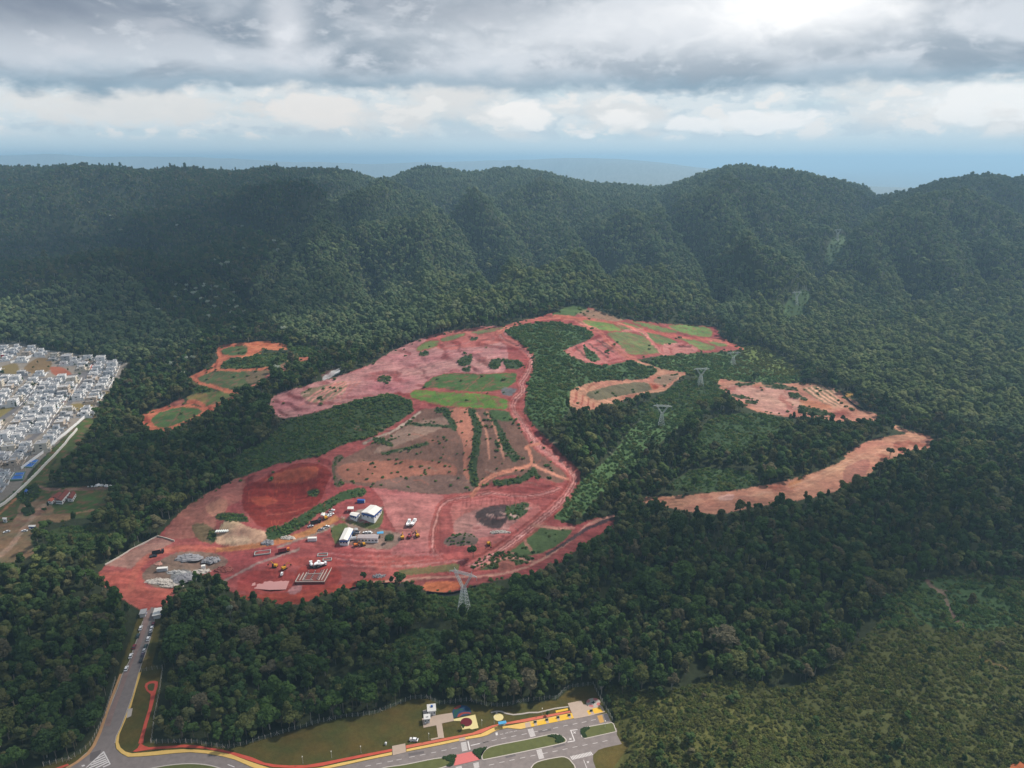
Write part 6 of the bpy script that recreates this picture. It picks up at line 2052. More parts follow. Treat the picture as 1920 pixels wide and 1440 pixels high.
# gate huts at the top of the access road
p = Vector(wpoly(Z5((625, 300)), 0.0)[0])
t = thing("gatehouse", "small white gatehouse on the left of the site entrance", "hut", p, RZ_ROAD)
MB().box((0, 0, -0.2), (3.2, 5.0, 2.8)).build("wall", MT["white_wall"], t)
MB().box((0, 0, 2.6), (4.0, 5.8, 0.2)).build("roof", MT["roof_light"], t)
MB().box((1.63, 0, 0), (0.06, 0.9, 2.0)).build("door", MT["band_blue"], t)
for y_ in (-1.5, 1.5):
    MB().box((1.63, y_, 1.0), (0.06, 1.1, 0.9)).build("window", MT["window_dark"], t)
MB().box((-0.2, 3.6, 0), (2.4, 1.4, 1.9)).build("tank", MT["band_blue"], t)
p = Vector(wpoly(Z5((868, 305)), 0.0)[0])
t = thing("gatehouse", "long white-roofed gatehouse on the right of the site entrance", "hut", p, RZ_ROAD)
MB().box((0, 0, -0.2), (3.8, 7.4, 3.0)).build("wall", MT["white_wall"], t)
MB().box((0, 0, 2.8), (5.0, 8.6, 0.2)).build("roof", MT["roof_white"], t)
for y_ in (-2, 0, 2):
    MB().box((-1.93, y_, 1.0), (0.06, 1.2, 0.9)).build("window", MT["window_dark"], t)
MB().box((-1.93, 3.1, 0), (0.06, 0.9, 2.0)).build("door", MT["grey_wall"], t)
p = Vector(wpoly(Z5((890, 322)), 0.0)[0])
t = thing("entrance_board", "blue and white board standing before the right gatehouse", "sign", p, R(8))
MB().box((0, 0, 1.0), (6.0, 0.15, 1.5)).build("panel", MT["band_blue"], t)
MB().box((0, 0, 2.5), (6.4, 0.5, 0.2)).build("top_rail", MT["roof_white"], t)
for sx_ in (-2.6, 2.6):
    MB().tube((sx_, 0, -0.2), (sx_, 0, 1.0), 0.1).build("post", MT["steel"], t)
# ------------------------------------------------------------------ the construction site
def corners_up(px4, h):
    """world corners of a roof drawn by its four photo corners, h metres above the ground below its middle"""
    c = np.mean(np.array(px4, float), axis=0)
    zg = at(c[0], c[1] + h * 2.0)[0][2]
    W_ = [Vector(q) for q in wpoly(px4, zg + h)]
    return W_, zg


def hall(name, label, cat, px4, h, roof_m, wall_m, band_m=None, ridge=0.9, group=None, over=0.4, nwin=3, open_front=False):
    W_, zg = corners_up(px4, h)
    c = sum(W_, Vector()) / 4
    t = thing(name, label, cat, (c.x, c.y, zg), 0, group)
    L = [(q - c).to_2d() for q in W_]
    e0, e1 = (L[1] - L[0]).length, (L[2] - L[1]).length
    if e1 > e0:                      # long side first: edges 0-1 and 2-3 run along the ridge
        L = L[1:] + L[:1]
    w_ = [tuple(q * (1 - over / max(q.length, 0.1))) for q in L]
    if open_front:
        for q in w_:
            MB().tube((q[0], q[1], -1), (q[0], q[1], h), 0.12).build("post", MT["steel"], t)
    else:
        MB().prism(w_, -2.5, h).build("wall", MT[wall_m], t)
    m0, m1 = (L[1] + L[2]) / 2, (L[3] + L[0]) / 2
    v = [(q.x, q.y, h) for q in L] + [(m0.x, m0.y, h + ridge), (m1.x, m1.y, h + ridge)] + [(q.x, q.y, h - 0.18) for q in L]
    f = [(0, 1, 4, 5), (2, 3, 5, 4), (1, 2, 4), (3, 0, 5), (9, 8, 7, 6), (6, 7, 1, 0), (7, 8, 2, 1), (8, 9, 3, 2), (9, 6, 0, 3)]
    MB().add(v, f).build("roof", MT[roof_m], t)
    if not open_front:
        for i in range(4):
            a, b = Vector(w_[i]), Vector(w_[(i + 1) % 4])
            d = (b - a)
            ln = d.length
            rz = math.atan2(d.y, d.x)
            nrm = Vector((d.y, -d.x)).normalized()
            mid = (a + b) / 2
            if mid.dot(nrm) < 0:
                nrm = -nrm
            if band_m:
                q = mid + nrm * 0.04
                MB().box((q.x, q.y, h * 0.55), (ln - 0.1, 0.07, h * 0.40), rz).build("band", MT[band_m], t)
            n = nwin if ln > 6 else 1
            for j in range(n):
                q = a + d * ((j + 0.5) / n) + nrm * 0.09
                if i == 0 and j == n - 1 and n > 1:
                    MB().box((q.x, q.y, 0), (1.6, 0.08, 2.1), rz).build("door", MT["grey_wall"], t)
                else:
                    MB().box((q.x, q.y, h * 0.3), (1.3, 0.08, 0.9), rz).build("window", MT["window_dark"], t)
    return t


hall("site_office", "large white-roofed site hall with blue wall band on the upper platform", "hall", ZO((928, 388), (1100, 252), (1305, 318), (1165, 445)), 4.6, "roof_white", "white_wall", "band_blue", 1.1)
hall("site_office", "small white-roofed hall with blue wall band left of the large hall", "hall", ZO((722, 432), (770, 382), (912, 398), (848, 465)), 3.2, "roof_white", "white_wall", "band_blue", 0.7)
hall("site_office", "long white-roofed hall with blue gable on the lower platform", "hall", ZO((535, 888), (640, 672), (796, 684), (690, 892)), 4.0, "roof_white", "white_wall", "band_blue", 0.9)
hall("canteen", "long low shed with brownish sheet roof and open veranda", "shed", ZO((858, 852), (882, 788), (1258, 778), (1235, 862)), 3.2, "roof_sheet", "white_wall", None, 0.6, nwin=6)
hall("canopy", "light blue roofed canopy behind the long shed", "canopy", ZO((1215, 742), (1330, 728), (1338, 768), (1222, 774)), 3.0, "canopy_blue", "white_wall", None, 0.3, open_front=True)
hall("gazebo", "small white roof on posts left of the large site hall", "canopy", ZO((680, 328), (692, 286), (800, 284), (796, 330)), 2.8, "roof_white", "white_wall", None, 0.3, open_front=True)
hall("gazebo", "pale round-cornered canopy among cars by the orange road", "canopy", ZO((200, 440), (225, 395), (290, 400), (270, 455)), 3.0, "roof_white", "white_wall", None, 0.5, open_front=True)
hall("porta_cabin", "grey flat cabin beside the gable end of the long hall", "cabin", ZO((805, 668), (868, 672), (880, 706), (815, 712)), 2.6, "roof_light", "grey_wall", None, 0.15, nwin=2)


def container(label, px_, col_m, rz, L=6.0, group="site containers", wd=2.4, h=2.6):
    p = g(*px_)
    t = thing("container", label, "container", p, rz, group)
    MB().box((0, 0, 0), (L, wd, h)).build("body", MT[col_m], t)
    r = MB()
    for i in range(int(L / 0.6)):
        for s_ in (-1, 1):
            r.box((-L / 2 + 0.3 + i * 0.6, s_ * (wd / 2 + 0.02), 0.15), (0.22, 0.06, h - 0.3))
    r.build("corrugation", MT[col_m], t)
    MB().box((0, 0, h), (L + 0.1, wd + 0.1, 0.08)).build("roof", MT["roof_white" if col_m != "band_blue" else "band_blue"], t)
    MB().box((L / 2 + 0.03, 0, 0.1), (0.06, wd - 0.3, h - 0.3)).build("door", MT["grey_wall"], t)


container("blue container on the slope behind the large site hall", ZO((935, 215))[0], "band_blue", R(-6))
container("white container alone on the red ground below the orange road", ZO((55, 900))[0], "white_wall", R(4), 6.5)
container("pale blue-white container in the grey rubble yard", ZS((580, 682))[0], "blue_grey_wall", R(8), 7.0)
container("small white container at the right edge of the rubble yard", ZS((887, 662))[0], "white_wall", R(20), 2.6, wd=2.2, h=2.3)

# open skips and formwork frames
def frame(label, px_, rz, L=9.0, wd=4.5):
    p = g(*px_)
    t = thing("formwork_frame", label, "formwork", p, rz, "steel formwork frames on the red ground")
    for (cx, cy, sx_, sy_) in ((0, wd / 2, L, 0.3), (0, -wd / 2, L, 0.3), (L / 2, 0, 0.3, wd - 0.32), (-L / 2, 0, 0.3, wd - 0.32)):
        MB().box((cx, cy, 0), (sx_, sy_, 0.8)).build("side_wall", MT["steel"], t)
    MB().box((0, 0, 0.02), (L - 0.4, wd - 0.4, 0.12)).build("floor", MT["soil_dark"], t)


frame("steel frame tray beside the orange road bend", ZS((1330, 548))[0], R(14), 11, 5)
frame("upper steel frame tray above the foundation", ZS((1780, 564))[0], R(5), 7, 3.5)
frame("lower steel frame tray just above the foundation", ZS((1815, 600))[0], R(8), 6, 3.0)


# vehicles and machines of the site
def excavator(label, px_, rz, body="machine_yellow"):
    p = g(*px_)
    t = thing("excavator", label, "excavator", p, rz, "excavators on the site")
    for s_ in (-1, 1):
        MB().box((s_ * 1.05, 0, 0), (0.6, 3.6, 0.9), 0, 0, 0.92).build("track", MT["tyre"], t)
    MB().box((0, -0.4, 0.95), (2.5, 2.8, 1.2), 0, 0, 0.94).build("body", MT[body], t)
    MB().box((-0.75, 0.9, 0.95), (1.0, 1.3, 1.9), 0, 0, 0.86).build("cab", MT["window_dark"], t)
    bm_ = MB().tube((0.3, 0.6, 1.6), (0.3, 3.0, 4.2), 0.28, 0.22, 4).tube((0.3, 3.0, 4.2), (0.3, 5.2, 1.8), 0.2, 0.16, 4)
    b = bm_.build("boom", MT[body], t)
    MB().box((0.3, 5.3, 0.7), (0.9, 0.9, 1.1), 0, 0, 0.6).build("bucket", MT["car_black"], b)
    return t


def dump_truck(label, px_, rz, cabm="car_white", bedm="car_black"):
    p = g(*px_)
    t = thing("dump_truck", label, "truck", p, rz, "trucks on the site")
    MB().box((0, 0, 0.7), (2.3, 8.2, 0.35)).build("chassis", MT["car_black"], t)
    c = MB().box((0, 3.2, 1.05), (2.4, 1.9, 1.9), 0, 0, 0.92).build("cab", MT[cabm], t)
    MB().box((0, 4.16, 1.8), (2.0, 0.06, 0.8)).build("windscreen", MT["window_dark"], c)
    b = MB()
    b.box((0, -1.1, 1.05), (2.4, 5.8, 0.15))
    for s_ in (-1, 1):
        b.box((s_ * 1.15, -1.1, 1.2), (0.12, 5.8, 1.2))
    b.box((0, 1.75, 1.2), (2.18, 0.12, 1.4)).box((0, -3.95, 1.2), (2.18, 0.12, 1.1))
    b.build("load_bed", MT[bedm], t)
    for s_ in (-1, 1):
        for y_ in (3.0, -1.4, -2.8):
            MB().tube((s_ * 1.05 - 0.15, y_, 0.5), (s_ * 1.05 + 0.15, y_, 0.5), 0.5, None, 10).build("wheel", MT["tyre"], t)


dump_truck("white dump truck standing alone on the red yard, the left of two", ZO((1787, 610))[0], R(-4), "car_white", "car_white")
dump_truck("white dump truck beside its twin on the red yard, turned slightly", ZO((1876, 600))[0], R(-14), "car_white", "car_white")
dump_truck("black truck parked on the upper edge of the orange road", ZO((115, 590))[0], R(-62), "car_black", "car_black")
dump_truck("dark blue-black truck parked on the yard by the pale platform", ZS((547, 552))[0], R(-68), "car_black", "car_black")
dump_truck("white truck parked by the end of the long hall", ZO((752, 892))[0], R(100), "car_white", "car_white")
dump_truck("red-brown truck on the road above the basin", ZS((1490, 540))[0], R(-70), "machine_orange", "car_red")
excavator("yellow excavator below the two white trucks, the nearest the long shed", ZO((1678, 860))[0], R(10))
excavator("dark excavator between two yellow ones on the red yard", ZO((1805, 845))[0], R(-20), "car_red")
excavator("yellow excavator at the open right end of the machine row", (782.5, 1006), R(30))
excavator("orange-yellow excavator in front of the office platform", ZO((848, 995))[0], R(-60), "machine_orange")
excavator("yellow excavator among machines right of the office platform front", ZO((965, 990))[0], R(120))
excavator("yellow excavator on the haul road right of the dark bush heap", (917, 1022), R(200))
excavator("small yellow excavator by the cars at the orange road", ZO((290, 505))[0], R(40))
excavator("yellow excavator working beside the basin", ZS((1422, 652))[0], R(80))
excavator("yellow excavator working left of the foundation", ZS((1492, 668))[0], R(-40))
for kd_, c_, px_, rz_, lb_ in (("car", "car_white", ZO((350, 468))[0], R(-55), "white car lowest in the cluster at the orange road"), ("car", "car_white", ZO((398, 432))[0], R(-55), "white car topmost in the cluster at the orange road"),
                               ("car", "car_silver", ZO((318, 448))[0], R(-50), "silver car in the middle of the cluster at the orange road"), ("pickup", "car_white", ZO((405, 372))[0], R(-50), "white pickup above the car cluster at the orange road"),
                               ("car", "car_silver", ZO((25, 650))[0], R(-60), "silver car behind the black truck at the orange road"),
                               ("pickup", "car_white", ZO((305, 662))[0], R(-60), "white pickup on the grey lower edge of the orange road"), ("pickup", "car_silver", ZO((215, 712))[0], R(-60), "silver pickup trailing the white one on the road edge"),
                               ("pickup", "car_white", ZO((850, 756))[0], R(85), "white pickup parked between the grey cabin and long hall"), ("car", "car_black", ZO((780, 804))[0], R(80), "black car parked beside the long hall"),
                               ("car", "car_white", ZO((1015, 765))[0], R(80), "white car parked behind the long shed"), ("car", "car_white", ZO((1090, 790 - 30))[0], R(60), "white car second behind the long shed, near the canopy"),
                               ("pickup", "car_black", ZS((510, 578))[0], R(-60), "black pickup in front of the dark truck by the pale platform"), ("car", "car_white", ZS((1475, 707))[0], R(10), "small white car above the silt basin")):
    place_car(kd_, c_, g(*px_), rz_, lb_, "vehicles parked on the site", None, "car" if kd_ == "car" else "pickup")
for p_, lb_ in ((ZC((435, 840))[0], None),):
    pass


# heaps
def heap(name, label, px_, rx, ry, h, m, seed, group, cat="heap", n=22):
    p = g(*px_)
    r_ = random.Random(seed)
    mb = MB()
    nu, nv = 18, 6
    v, f = [(0, 0, h)], []
    for i in range(1, nv + 1):
        t = i / nv
        for j in range(nu):
            a = 2 * PI * j / nu
            k_ = 1 + r_.uniform(-0.18, 0.18)
            v.append((rx * t * k_ * math.cos(a), ry * t * k_ * math.sin(a), h * (1 - t ** 1.3) + r_.uniform(-.12, .12) * h - (0.5 if i == nv else 0)))
    for j in range(nu):
        f.append((0, 1 + j, 1 + (j + 1) % nu))
        for i in range(nv - 1):
            a, b = 1 + i * nu + j, 1 + i * nu + (j + 1) % nu
            f.append((a, a + nu, b + nu, b))
    mb.add(v, f)
    for i in range(n):
        a, q = r_.uniform(0, 6.28), math.sqrt(r_.random())
        s_ = r_.uniform(0.25, 0.8)
        mb.ball((rx * q * math.cos(a), ry * q * math.sin(a), h * (1 - q ** 1.3) + s_ * 0.2), s_, seed * 50 + i, 0.4, (1, 1, 0.7), 0, 5, 4)
    tag(mb.build(name, m, None, p), label, cat, group)


G_ = "rubble heaps in the grey yard"
heap("rubble_heap", "bluish grey gravel heap at the top of the rubble yard", ZS((770, 580))[0], 10, 5, 1.8, MT["rock_grey"], 1, G_)
heap("rubble_heap", "grey and white gravel heap right of the bluish heap", ZS((945, 600))[0], 7, 4.5, 1.8, MT["rock_grey"], 2, G_)
heap("rubble_heap", "largest dark grey gravel heap in the middle of the rubble yard", ZS((745, 735))[0], 9, 5.5, 2.2, MT["rock_grey"], 3, G_)
heap("rubble_heap", "light grey gravel heap left of the largest heap", ZS((680, 695))[0], 7, 3, 1.5, mat("gravel_light", (0.38, 0.37, 0.36), 0.95, noise=0.5, nscale=1), 4, G_)
heap("rubble_heap", "pale broken-stone heap at the lower left of the rubble yard", ZS((545, 762))[0], 11, 4, 1.4, MT["rock_pale"], 5, G_, n=70)
heap("rubble_heap", "pale stone heap at the tree edge below the rubble yard", ZS((640, 792))[0], 8, 2.6, 1.0, MT["rock_pale"], 6, G_, n=50)
heap("rubble_heap", "mixed pale and green-stained heap at the right of the yard", ZS((865, 688))[0], 8, 3, 1.4, MT["rock_pale"], 7, G_, n=40)
heap("rubble_heap", "small red-brown soil heap right of the rubble yard", ZS((1040, 672))[0], 7, 4, 2.0, MT["soil_dark"], 8, G_)
heap("rubble_heap", "stone pile on the green bank beside the orange road", ZS((1515, 435))[0], 6, 2.4, 1.6, MT["rock_pale"], 9, "stone piles", n=36)
heap("rubble_heap", "dark stone pile at the foot of the tan heap", ZS((1370, 470))[0], 5, 3.5, 1.8, MT["rock_grey"], 10, "stone piles", n=30)
heap("rubble_heap", "small pinkish soil cone by the access track", ZS((548, 632))[0], 3, 2.2, 1.6, mat("soil_pink", (0.46, 0.25, 0.2), 0.95, noise=0.3, nscale=1), 11, "stone piles", n=4)
heap("rubble_heap", "grey stone row at the lower edge of the red pit", (938, 998), 8, 2, 1.2, MT["rock_pale"], 12, "stone piles", n=44)
heap("rubble_heap", "grey scrap heap at the track below the foundation", (711, 1081), 5, 2.4, 1.2, MT["rock_grey"], 13, "stone piles", n=30)
# pipes on the tan heap
p = g(*ZS((1045, 388))[0])
t = thing("pipe_stack", "pale concrete pipes laid in a row on the tan heap", "pipes", p, R(5))
for i in range(9):
    MB().tube((-6.5 + i * 1.6, -1.4, 0.6), (-6.0 + i * 1.6, 1.4, 0.6), 0.7, None, 10).build("pipe", MT["steel_light"], t)
# silt basin
wp = [q[:2] for q in wpoly([(470, 1103), (474, 1092), (483, 1080), (535, 1078.5), (543, 1088), (536, 1105), (505, 1106)], POND_Z)]
o_ = MB().prism(wp, POND_Z - 0.25, POND_Z).build("water", MT["silt_water"])
struct(o_, "pinkish silt water in the rectangular basin")
# foundation under construction
FP = [(554, 1096), (566, 1065), (622, 1063.5), (608, 1095)]
q4 = at([p[0] for p in FP], [p[1] for p in FP])
zf = float(q4[:, 2].mean()) + 0.35
cf = q4.mean(0)
t = thing("building_foundation", "unfinished building foundation of pale wall lines and column stubs", "foundation", (cf[0], cf[1], zf))
A4 = [Vector((q[0] - cf[0], q[1] - cf[1])) for q in q4]


def bl2(u, v):
    return A4[0] * (1 - u) * (1 - v) + A4[1] * (1 - u) * v + A4[2] * u * v + A4[3] * u * (1 - v)


MB().prism([tuple(q * 1.05) for q in A4], -1.6, 0.02).build("base_slab", MT["soil_dark"], t)
for (a, b) in (((0, 0), (1, 0)), ((0, 1), (1, 1)), ((0, 0), (0, 1)), ((1, 0), (1, 1)), ((0.12, 0.1), (0.12, 0.92)), ((0.22, 0.1), (0.22, 0.9)), ((0.78, 0.1), (0.78, 0.9)), ((0.88, 0.1), (0.88, 0.92)), ((0.24, 0.6), (0.76, 0.6)), ((0.24, 0.12), (0.6, 0.12))):
    p0, p1 = bl2(*a), bl2(*b)
    d = p1 - p0
    MB().box(((p0.x + p1.x) / 2, (p0.y + p1.y) / 2, 0.02), (d.length - 0.4, 0.35, 0.5), math.atan2(d.y, d.x)).build("footing_wall", MT["rock_pale"], t)
for i in range(6):
    for j in range(3):
        q = bl2(0.28 + 0.22 * j, 0.18 + 0.12 * i)
        MB().box((q.x, q.y, 0.02), (0.5, 0.5, 1.0)).build("column", MT["roof_light"], t)
for i, (sx_, sy_) in enumerate(((1695, 648), (1735, 645), (1775, 648))):
    p = g(*ZS((sx_, sy_))[0])
    t = thing("concrete_mixer", ("white mixer truck leftmost above the foundation", "white mixer truck middle of three above the foundation", "white mixer truck rightmost above the foundation")[i], "truck", p, R(20 - 40 * i), "mixer trucks by the foundation")
    MB().box((0, 0, 0.7), (2.2, 7, 0.35)).build("chassis", MT["car_black"], t)
    MB().box((0, 2.7, 1.05), (2.3, 1.6, 1.8), 0, 0, 0.92).build("cab", MT["car_white"], t)
    MB().tube((0, 1.6, 2.0), (0, -0.6, 2.3), 0.75, 1.2, 10).tube((0, -0.6, 2.3), (0, -3.0, 2.7), 1.2, 0.55, 10).build("drum", MT["car_white"], t)
    for s_ in (-1, 1):
        for y_ in (2.4, -1.2, -2.5):
            MB().tube((s_ - 0.15, y_, 0.5), (s_ + 0.15, y_, 0.5), 0.5, None, 10).build("wheel", MT["tyre"], t)
# low wall round the pale platform
pw = at([197, 246, 295, 327], [1060, 1031, 1006, 1015])
for i, lb_ in ((0, "long pale retaining wall along the wood edge of the platform"), (2, "short pale retaining wall at the upper end of the platform")):
    pass
mb = MB()
for a, b in zip(pw[:-1], pw[1:]):
    n_ = 8
    for j in range(n_):
        q0, q1 = a + (b - a) * (j / n_), a + (b - a) * ((j + 1) / n_)
        L = math.hypot(q1[0] - q0[0], q1[1] - q0[1])
        m_ = (q0 + q1) / 2
        mb.box((m_[0], m_[1], float(height(m_[0], m_[1])) - 1), (L + 0.02, 0.5, 2.0), math.atan2(q1[1] - q0[1], q1[0] - q0[0]))
tag(mb.build("retaining_wall", MT["rock_pale"]), "low pale wall edging the flat platform beside the wood", "wall")
# black silt fences at the edges of the cut
def silt_fence(label, pxs):
    a = np.array(curve(pxs, False, 4))
    w_ = at(a[:, 0], a[:, 1])
    t = thing("silt_fence", label, "fence", w_[0], 0, "black silt fences at the site edge")
    c = MB()
    for p, q in zip(w_[:-1], w_[1:]):
        zp, zq = float(height(p[0], p[1])), float(height(q[0], q[1]))
        o = w_[0]
        n = np.array((-(q[1] - p[1]), q[0] - p[0]))
        n = n / np.linalg.norm(n) * 0.05
        v = [(p[0] + s * n[0] - o[0], p[1] + s * n[1] - o[1], zp + h_ - o[2]) for s in (-1, 1) for h_ in (-.3, 1.6)] + [(q[0] + s * n[0] - o[0], q[1] + s * n[1] - o[1], zq + h_ - o[2]) for s in (-1, 1) for h_ in (-.3, 1.6)]
        c.add(v, [(0, 1, 5, 4), (2, 6, 7, 3), (1, 3, 7, 5), (0, 4, 6, 2)])
    c.build("sheet", MT["black_sheet"], t)
    for p in w_[::2]:
        MB().tube((p[0] - w_[0][0], p[1] - w_[0][1], p[2] - w_[0][2] - 0.4), (p[0] - w_[0][0], p[1] - w_[0][1], p[2] - w_[0][2] + 1.9), 0.07, None, 4).build("post", MT["timber"], t)


silt_fence("black silt fence along the wood below the basin", [(640, 1112), (680, 1100), (720, 1096), (750, 1097)])
silt_fence("black silt fence below the orange bank beside the pylon", [(800, 1112), (835, 1115), (865, 1110), (892, 1101)])
silt_fence("black silt fence at the far right end of the tan clearing", [(1580, 733), (1586, 746), (1602, 760), (1618, 768)])
silt_fence("black silt fence under the far left tip of the pink plateau", [(505, 755), (503, 770), (515, 785), (535, 788)])


# ------------------------------------------------------------------ transmission towers
def tower(label, base_px, rz, h=29.0, thick=1.0, z=None):
    p = Vector(at(base_px[0], base_px[1])[0])
    t = thing("pylon", label, "pylon", (p.x, p.y, p.z - 0.5), rz, "lattice pylons of the power line")
    m = MT["steel_light"]
    lw = 0.15 * thick
    hb = h * 0.60
    def leg_at(z_, s1, s2):
        w_ = 3.2 + (1.15 - 3.2) * (z_ / hb)
        return Vector((s1 * w_, s2 * w_, z_))
    b = MB()
    lv = [hb * q for q in (0, 0.2, 0.38, 0.54, 0.68, 0.8, 0.9, 1.0)]
    cs_ = ((1, 1), (-1, 1), (-1, -1), (1, -1))
    for s1, s2 in cs_:
        MB().tube(leg_at(0, s1, s2), leg_at(hb, s1, s2), lw * 1.25, lw, 4).build("leg", m, t)
    for z0, z1 in zip(lv[:-1], lv[1:]):
        for i in range(4):
            a, c = cs_[i], cs_[(i + 1) % 4]
            b.tube(leg_at(z0, *a), leg_at(z1, *c), lw * 0.6, None, 3).tube(leg_at(z0, *c), leg_at(z1, *a), lw * 0.6, None, 3)
            b.tube(leg_at(z1, *a), leg_at(z1, *c), lw * 0.6, None, 3)
    b.build("lattice", m, t)
    top = h * 0.93
    for s_ in (-1, 1):
        a = MB()
        q0 = [Vector((s_ * x_, y_, hb)) for x_ in (0.1, 1.15) for y_ in (-0.9, 0.9)]
        q1 = [Vector((s_ * x_, y_, top)) for x_ in (5.0, 6.2) for y_ in (-0.6, 0.6)]
        for u, w_ in zip(q0, q1):
            a.tube(u, w_, lw, None, 4)
        for j in range(5):
            f0, f1 = j / 5, (j + 1) / 5
            for (i, k_) in ((0, 1), (1, 3), (3, 2), (2, 0)):
                a.tube(q0[i].lerp(q1[i], f0), q0[k_].lerp(q1[k_], f1), lw * 0.55, None, 3)
        a.build("arm", m, t)
        MB().tube((s_ * 5.6, 0, top), (s_ * 6.3, 0, h + 1.2), lw * 1.2, lw * 0.6, 4).tube((s_ * 4.8, 0, top + 0.9), (s_ * 6.3, 0, h + 1.2), lw * 0.8, None, 4).build("peak", m, t)
        MB().tube((s_ * 9.6, 0, top), (s_ * 9.6, 0, top - 2.6), 0.12, None, 5).build("insulator", MT["steel"], t)
    c = MB()
    for y_ in (-0.6, 0.6):
        c.tube((-9.8, 0, top), (-6, y_, top), lw, None, 4).tube((-6, y_, top), (6, y_, top), lw, None, 4).tube((6, y_, top), (9.8, 0, top), lw, None, 4)
        c.tube((-6, y_, top + 1.1), (6, y_, top + 1.1), lw, None, 4).tube((-9.8, 0, top), (-6, y_, top + 1.1), lw, None, 4).tube((9.8, 0, top), (6, y_, top + 1.1), lw, None, 4)
        for j in range(10):
            x0 = -6 + j * 1.2
            c.tube((x0, y_, top), (x0 + 1.2, y_, top + 1.1), lw * 0.55, None, 3).tube((x0, -y_, top), (x0 + 1.2, y_, top), lw * 0.5, None, 3)
    c.build("crossarm", m, t)
    MB().tube((0, 0, top), (0, 0, top - 2.6), 0.12, None, 5).build("insulator", MT["steel"], t)


tower("nearest lattice pylon in the green gap below the site", (870, 1143), R(-24), 29)
tower("lattice pylon at the head of the vine-grown corridor", (1240, 797), R(-8), 23, 0.95)
tower("lattice pylon on the dark slope beside the tan clearings", (1313, 722), R(6), 22, 0.9)
tower("faint lattice pylon below the sunlit green spur", (1374, 684), R(10), 18, 0.6)
tower("lattice pylon in the light gap at the foot of the far hills", (1492, 572), R(16), 24, 1.0)
tower("farthest lattice pylon high on the blue hillside", (1569, 452), R(14), 25, 1.3)
# ------------------------------------------------------------------ the town of white houses
def house_src(st, wallm, roofm, seed):
    """one house with its parts; front faces -y"""
    r_ = random.Random(seed)
    t = bpy.data.objects.new("house", None)
    COL.objects.link(t)
    if st == 0:
        bx_ = [(0, 1.5, 10.5, 9, 6.4), (-2.2, -4.6, 6, 3.2, 3.2)]
    elif st == 1:
        bx_ = [(-1.6, 2, 7.5, 10, 6.6), (3.9, 0.2, 3.6, 8, 3.4), (-1.6, -4.4, 5, 2.8, 3.2)]
    elif st == 2:
        bx_ = [(0, 2.5, 11, 7, 3.3), (1.2, 2.2, 7.6, 6, 6.7), (-2.5, -3.2, 5.8, 4.3, 3.2)]
    elif st == 3:
        bx_ = [(-2.4, 1, 5.4, 11, 6.2), (2.6, 2.4, 4.6, 8, 7.0), (2.6, -3.8, 4.6, 4.4, 3.3)]
    elif st == 4:
        bx_ = [(0, 1, 11.4, 10.5, 3.6), (-2, 3, 5, 5, 6.4)]
    else:
        bx_ = [(0, 1.5, 11.5, 11, 9.4), (-3.0, -5.2, 5, 2.4, 3.4)]
    wl = MB()
    win = []
    for i, (x, y, w_, d, h) in enumerate(bx_):
        wl.box((x, y, -2.0), (w_, d, h + 2.0))
        rz = MB().box((x, y, h), (w_ - 0.5, d - 0.5, 0.06))
        pa = MB()
        ro = rz.build("roof", MT[roofm], t)
        for sx_, sy_, lx, ly in ((0, -1, w_, 0.25), (0, 1, w_, 0.25), (-1, 0, 0.25, d - 0.5), (1, 0, 0.25, d - 0.5)):
            wl.box((x + sx_ * (w_ / 2 - 0.125), y + sy_ * (d / 2 - 0.125), h), (lx, ly, 0.45))
        if h > 5 and i == 0:
            MB().box((x + w_ * 0.2, y + d * 0.2, h + 0.06), (1.6, 1.6, 1.1)).build("water_tank", MT["roof_white"], ro)
        for z0 in ([1.0] if h < 5 else [1.0, 4.2] if h < 8 else [1.0, 4.1, 7.0]):
            for sy_ in (-1, 1):
                for q in (-0.25, 0.25):
                    ww = r_.choice((1.2, 2.0, 2.6))
                    win.append(((x + q * w_, y + sy_ * (d / 2 + 0.03), z0), (min(ww, w_ * 0.38), 0.08, r_.choice((1.1, 1.5))), 0))
            for sx_ in (-1, 1):
                win.append(((x + sx_ * (w_ / 2 + 0.03), y, z0), (0.08, r_.choice((1.2, 2.2)), 1.2), 0))
    wl.build("wall", MT[wallm], t)
    for c, s_, a in win:
        inside_ = any(abs(c[0] - x) < w_ / 2 - 0.05 and abs(c[1] - y) < d / 2 - 0.05 and c[2] < h for (x, y, w_, d, h) in bx_)
        if not inside_:
            MB().box(c, s_, a).build("window", MT["window_dark"], t)
    x, y, w_, d, h = bx_[-1]
    MB().box((x - 0.4, y - d / 2 - 0.04, 0.0), (2.8, 0.1, 2.3)).build("garage_door", MT[("grey_wall", "timber", "roof_grey")[seed % 3]], t)
    gw = MB()
    for px_, py_, lx, ly in ((-6.4, 1.5, 0.2, 17.0), (6.4, 1.5, 0.2, 17.0), (0, 9.9, 12.6, 0.2)):
        gw.box((px_, py_, -1.5), (lx, ly, 3.5))
    gw.build("boundary_wall", MT[wallm], t)
    if st in (1, 4):
        MB().box((0.5, 8.1, -0.6), (5.2, 2.2, 0.75)).build("pool", MT["pool_blue"], t)
    if st in (0, 3):
        b = MB().box((bx_[0][0], bx_[0][1] - bx_[0][3] / 2 - 0.7, 3.1), (4.0, 1.4, 0.2)).build("balcony", MT[wallm], t)
        MB().box((bx_[0][0], bx_[0][1] - bx_[0][3] / 2 - 1.36, 3.3), (4.0, 0.06, 0.9)).build("railing", MT["window_dark"], b)
    return t


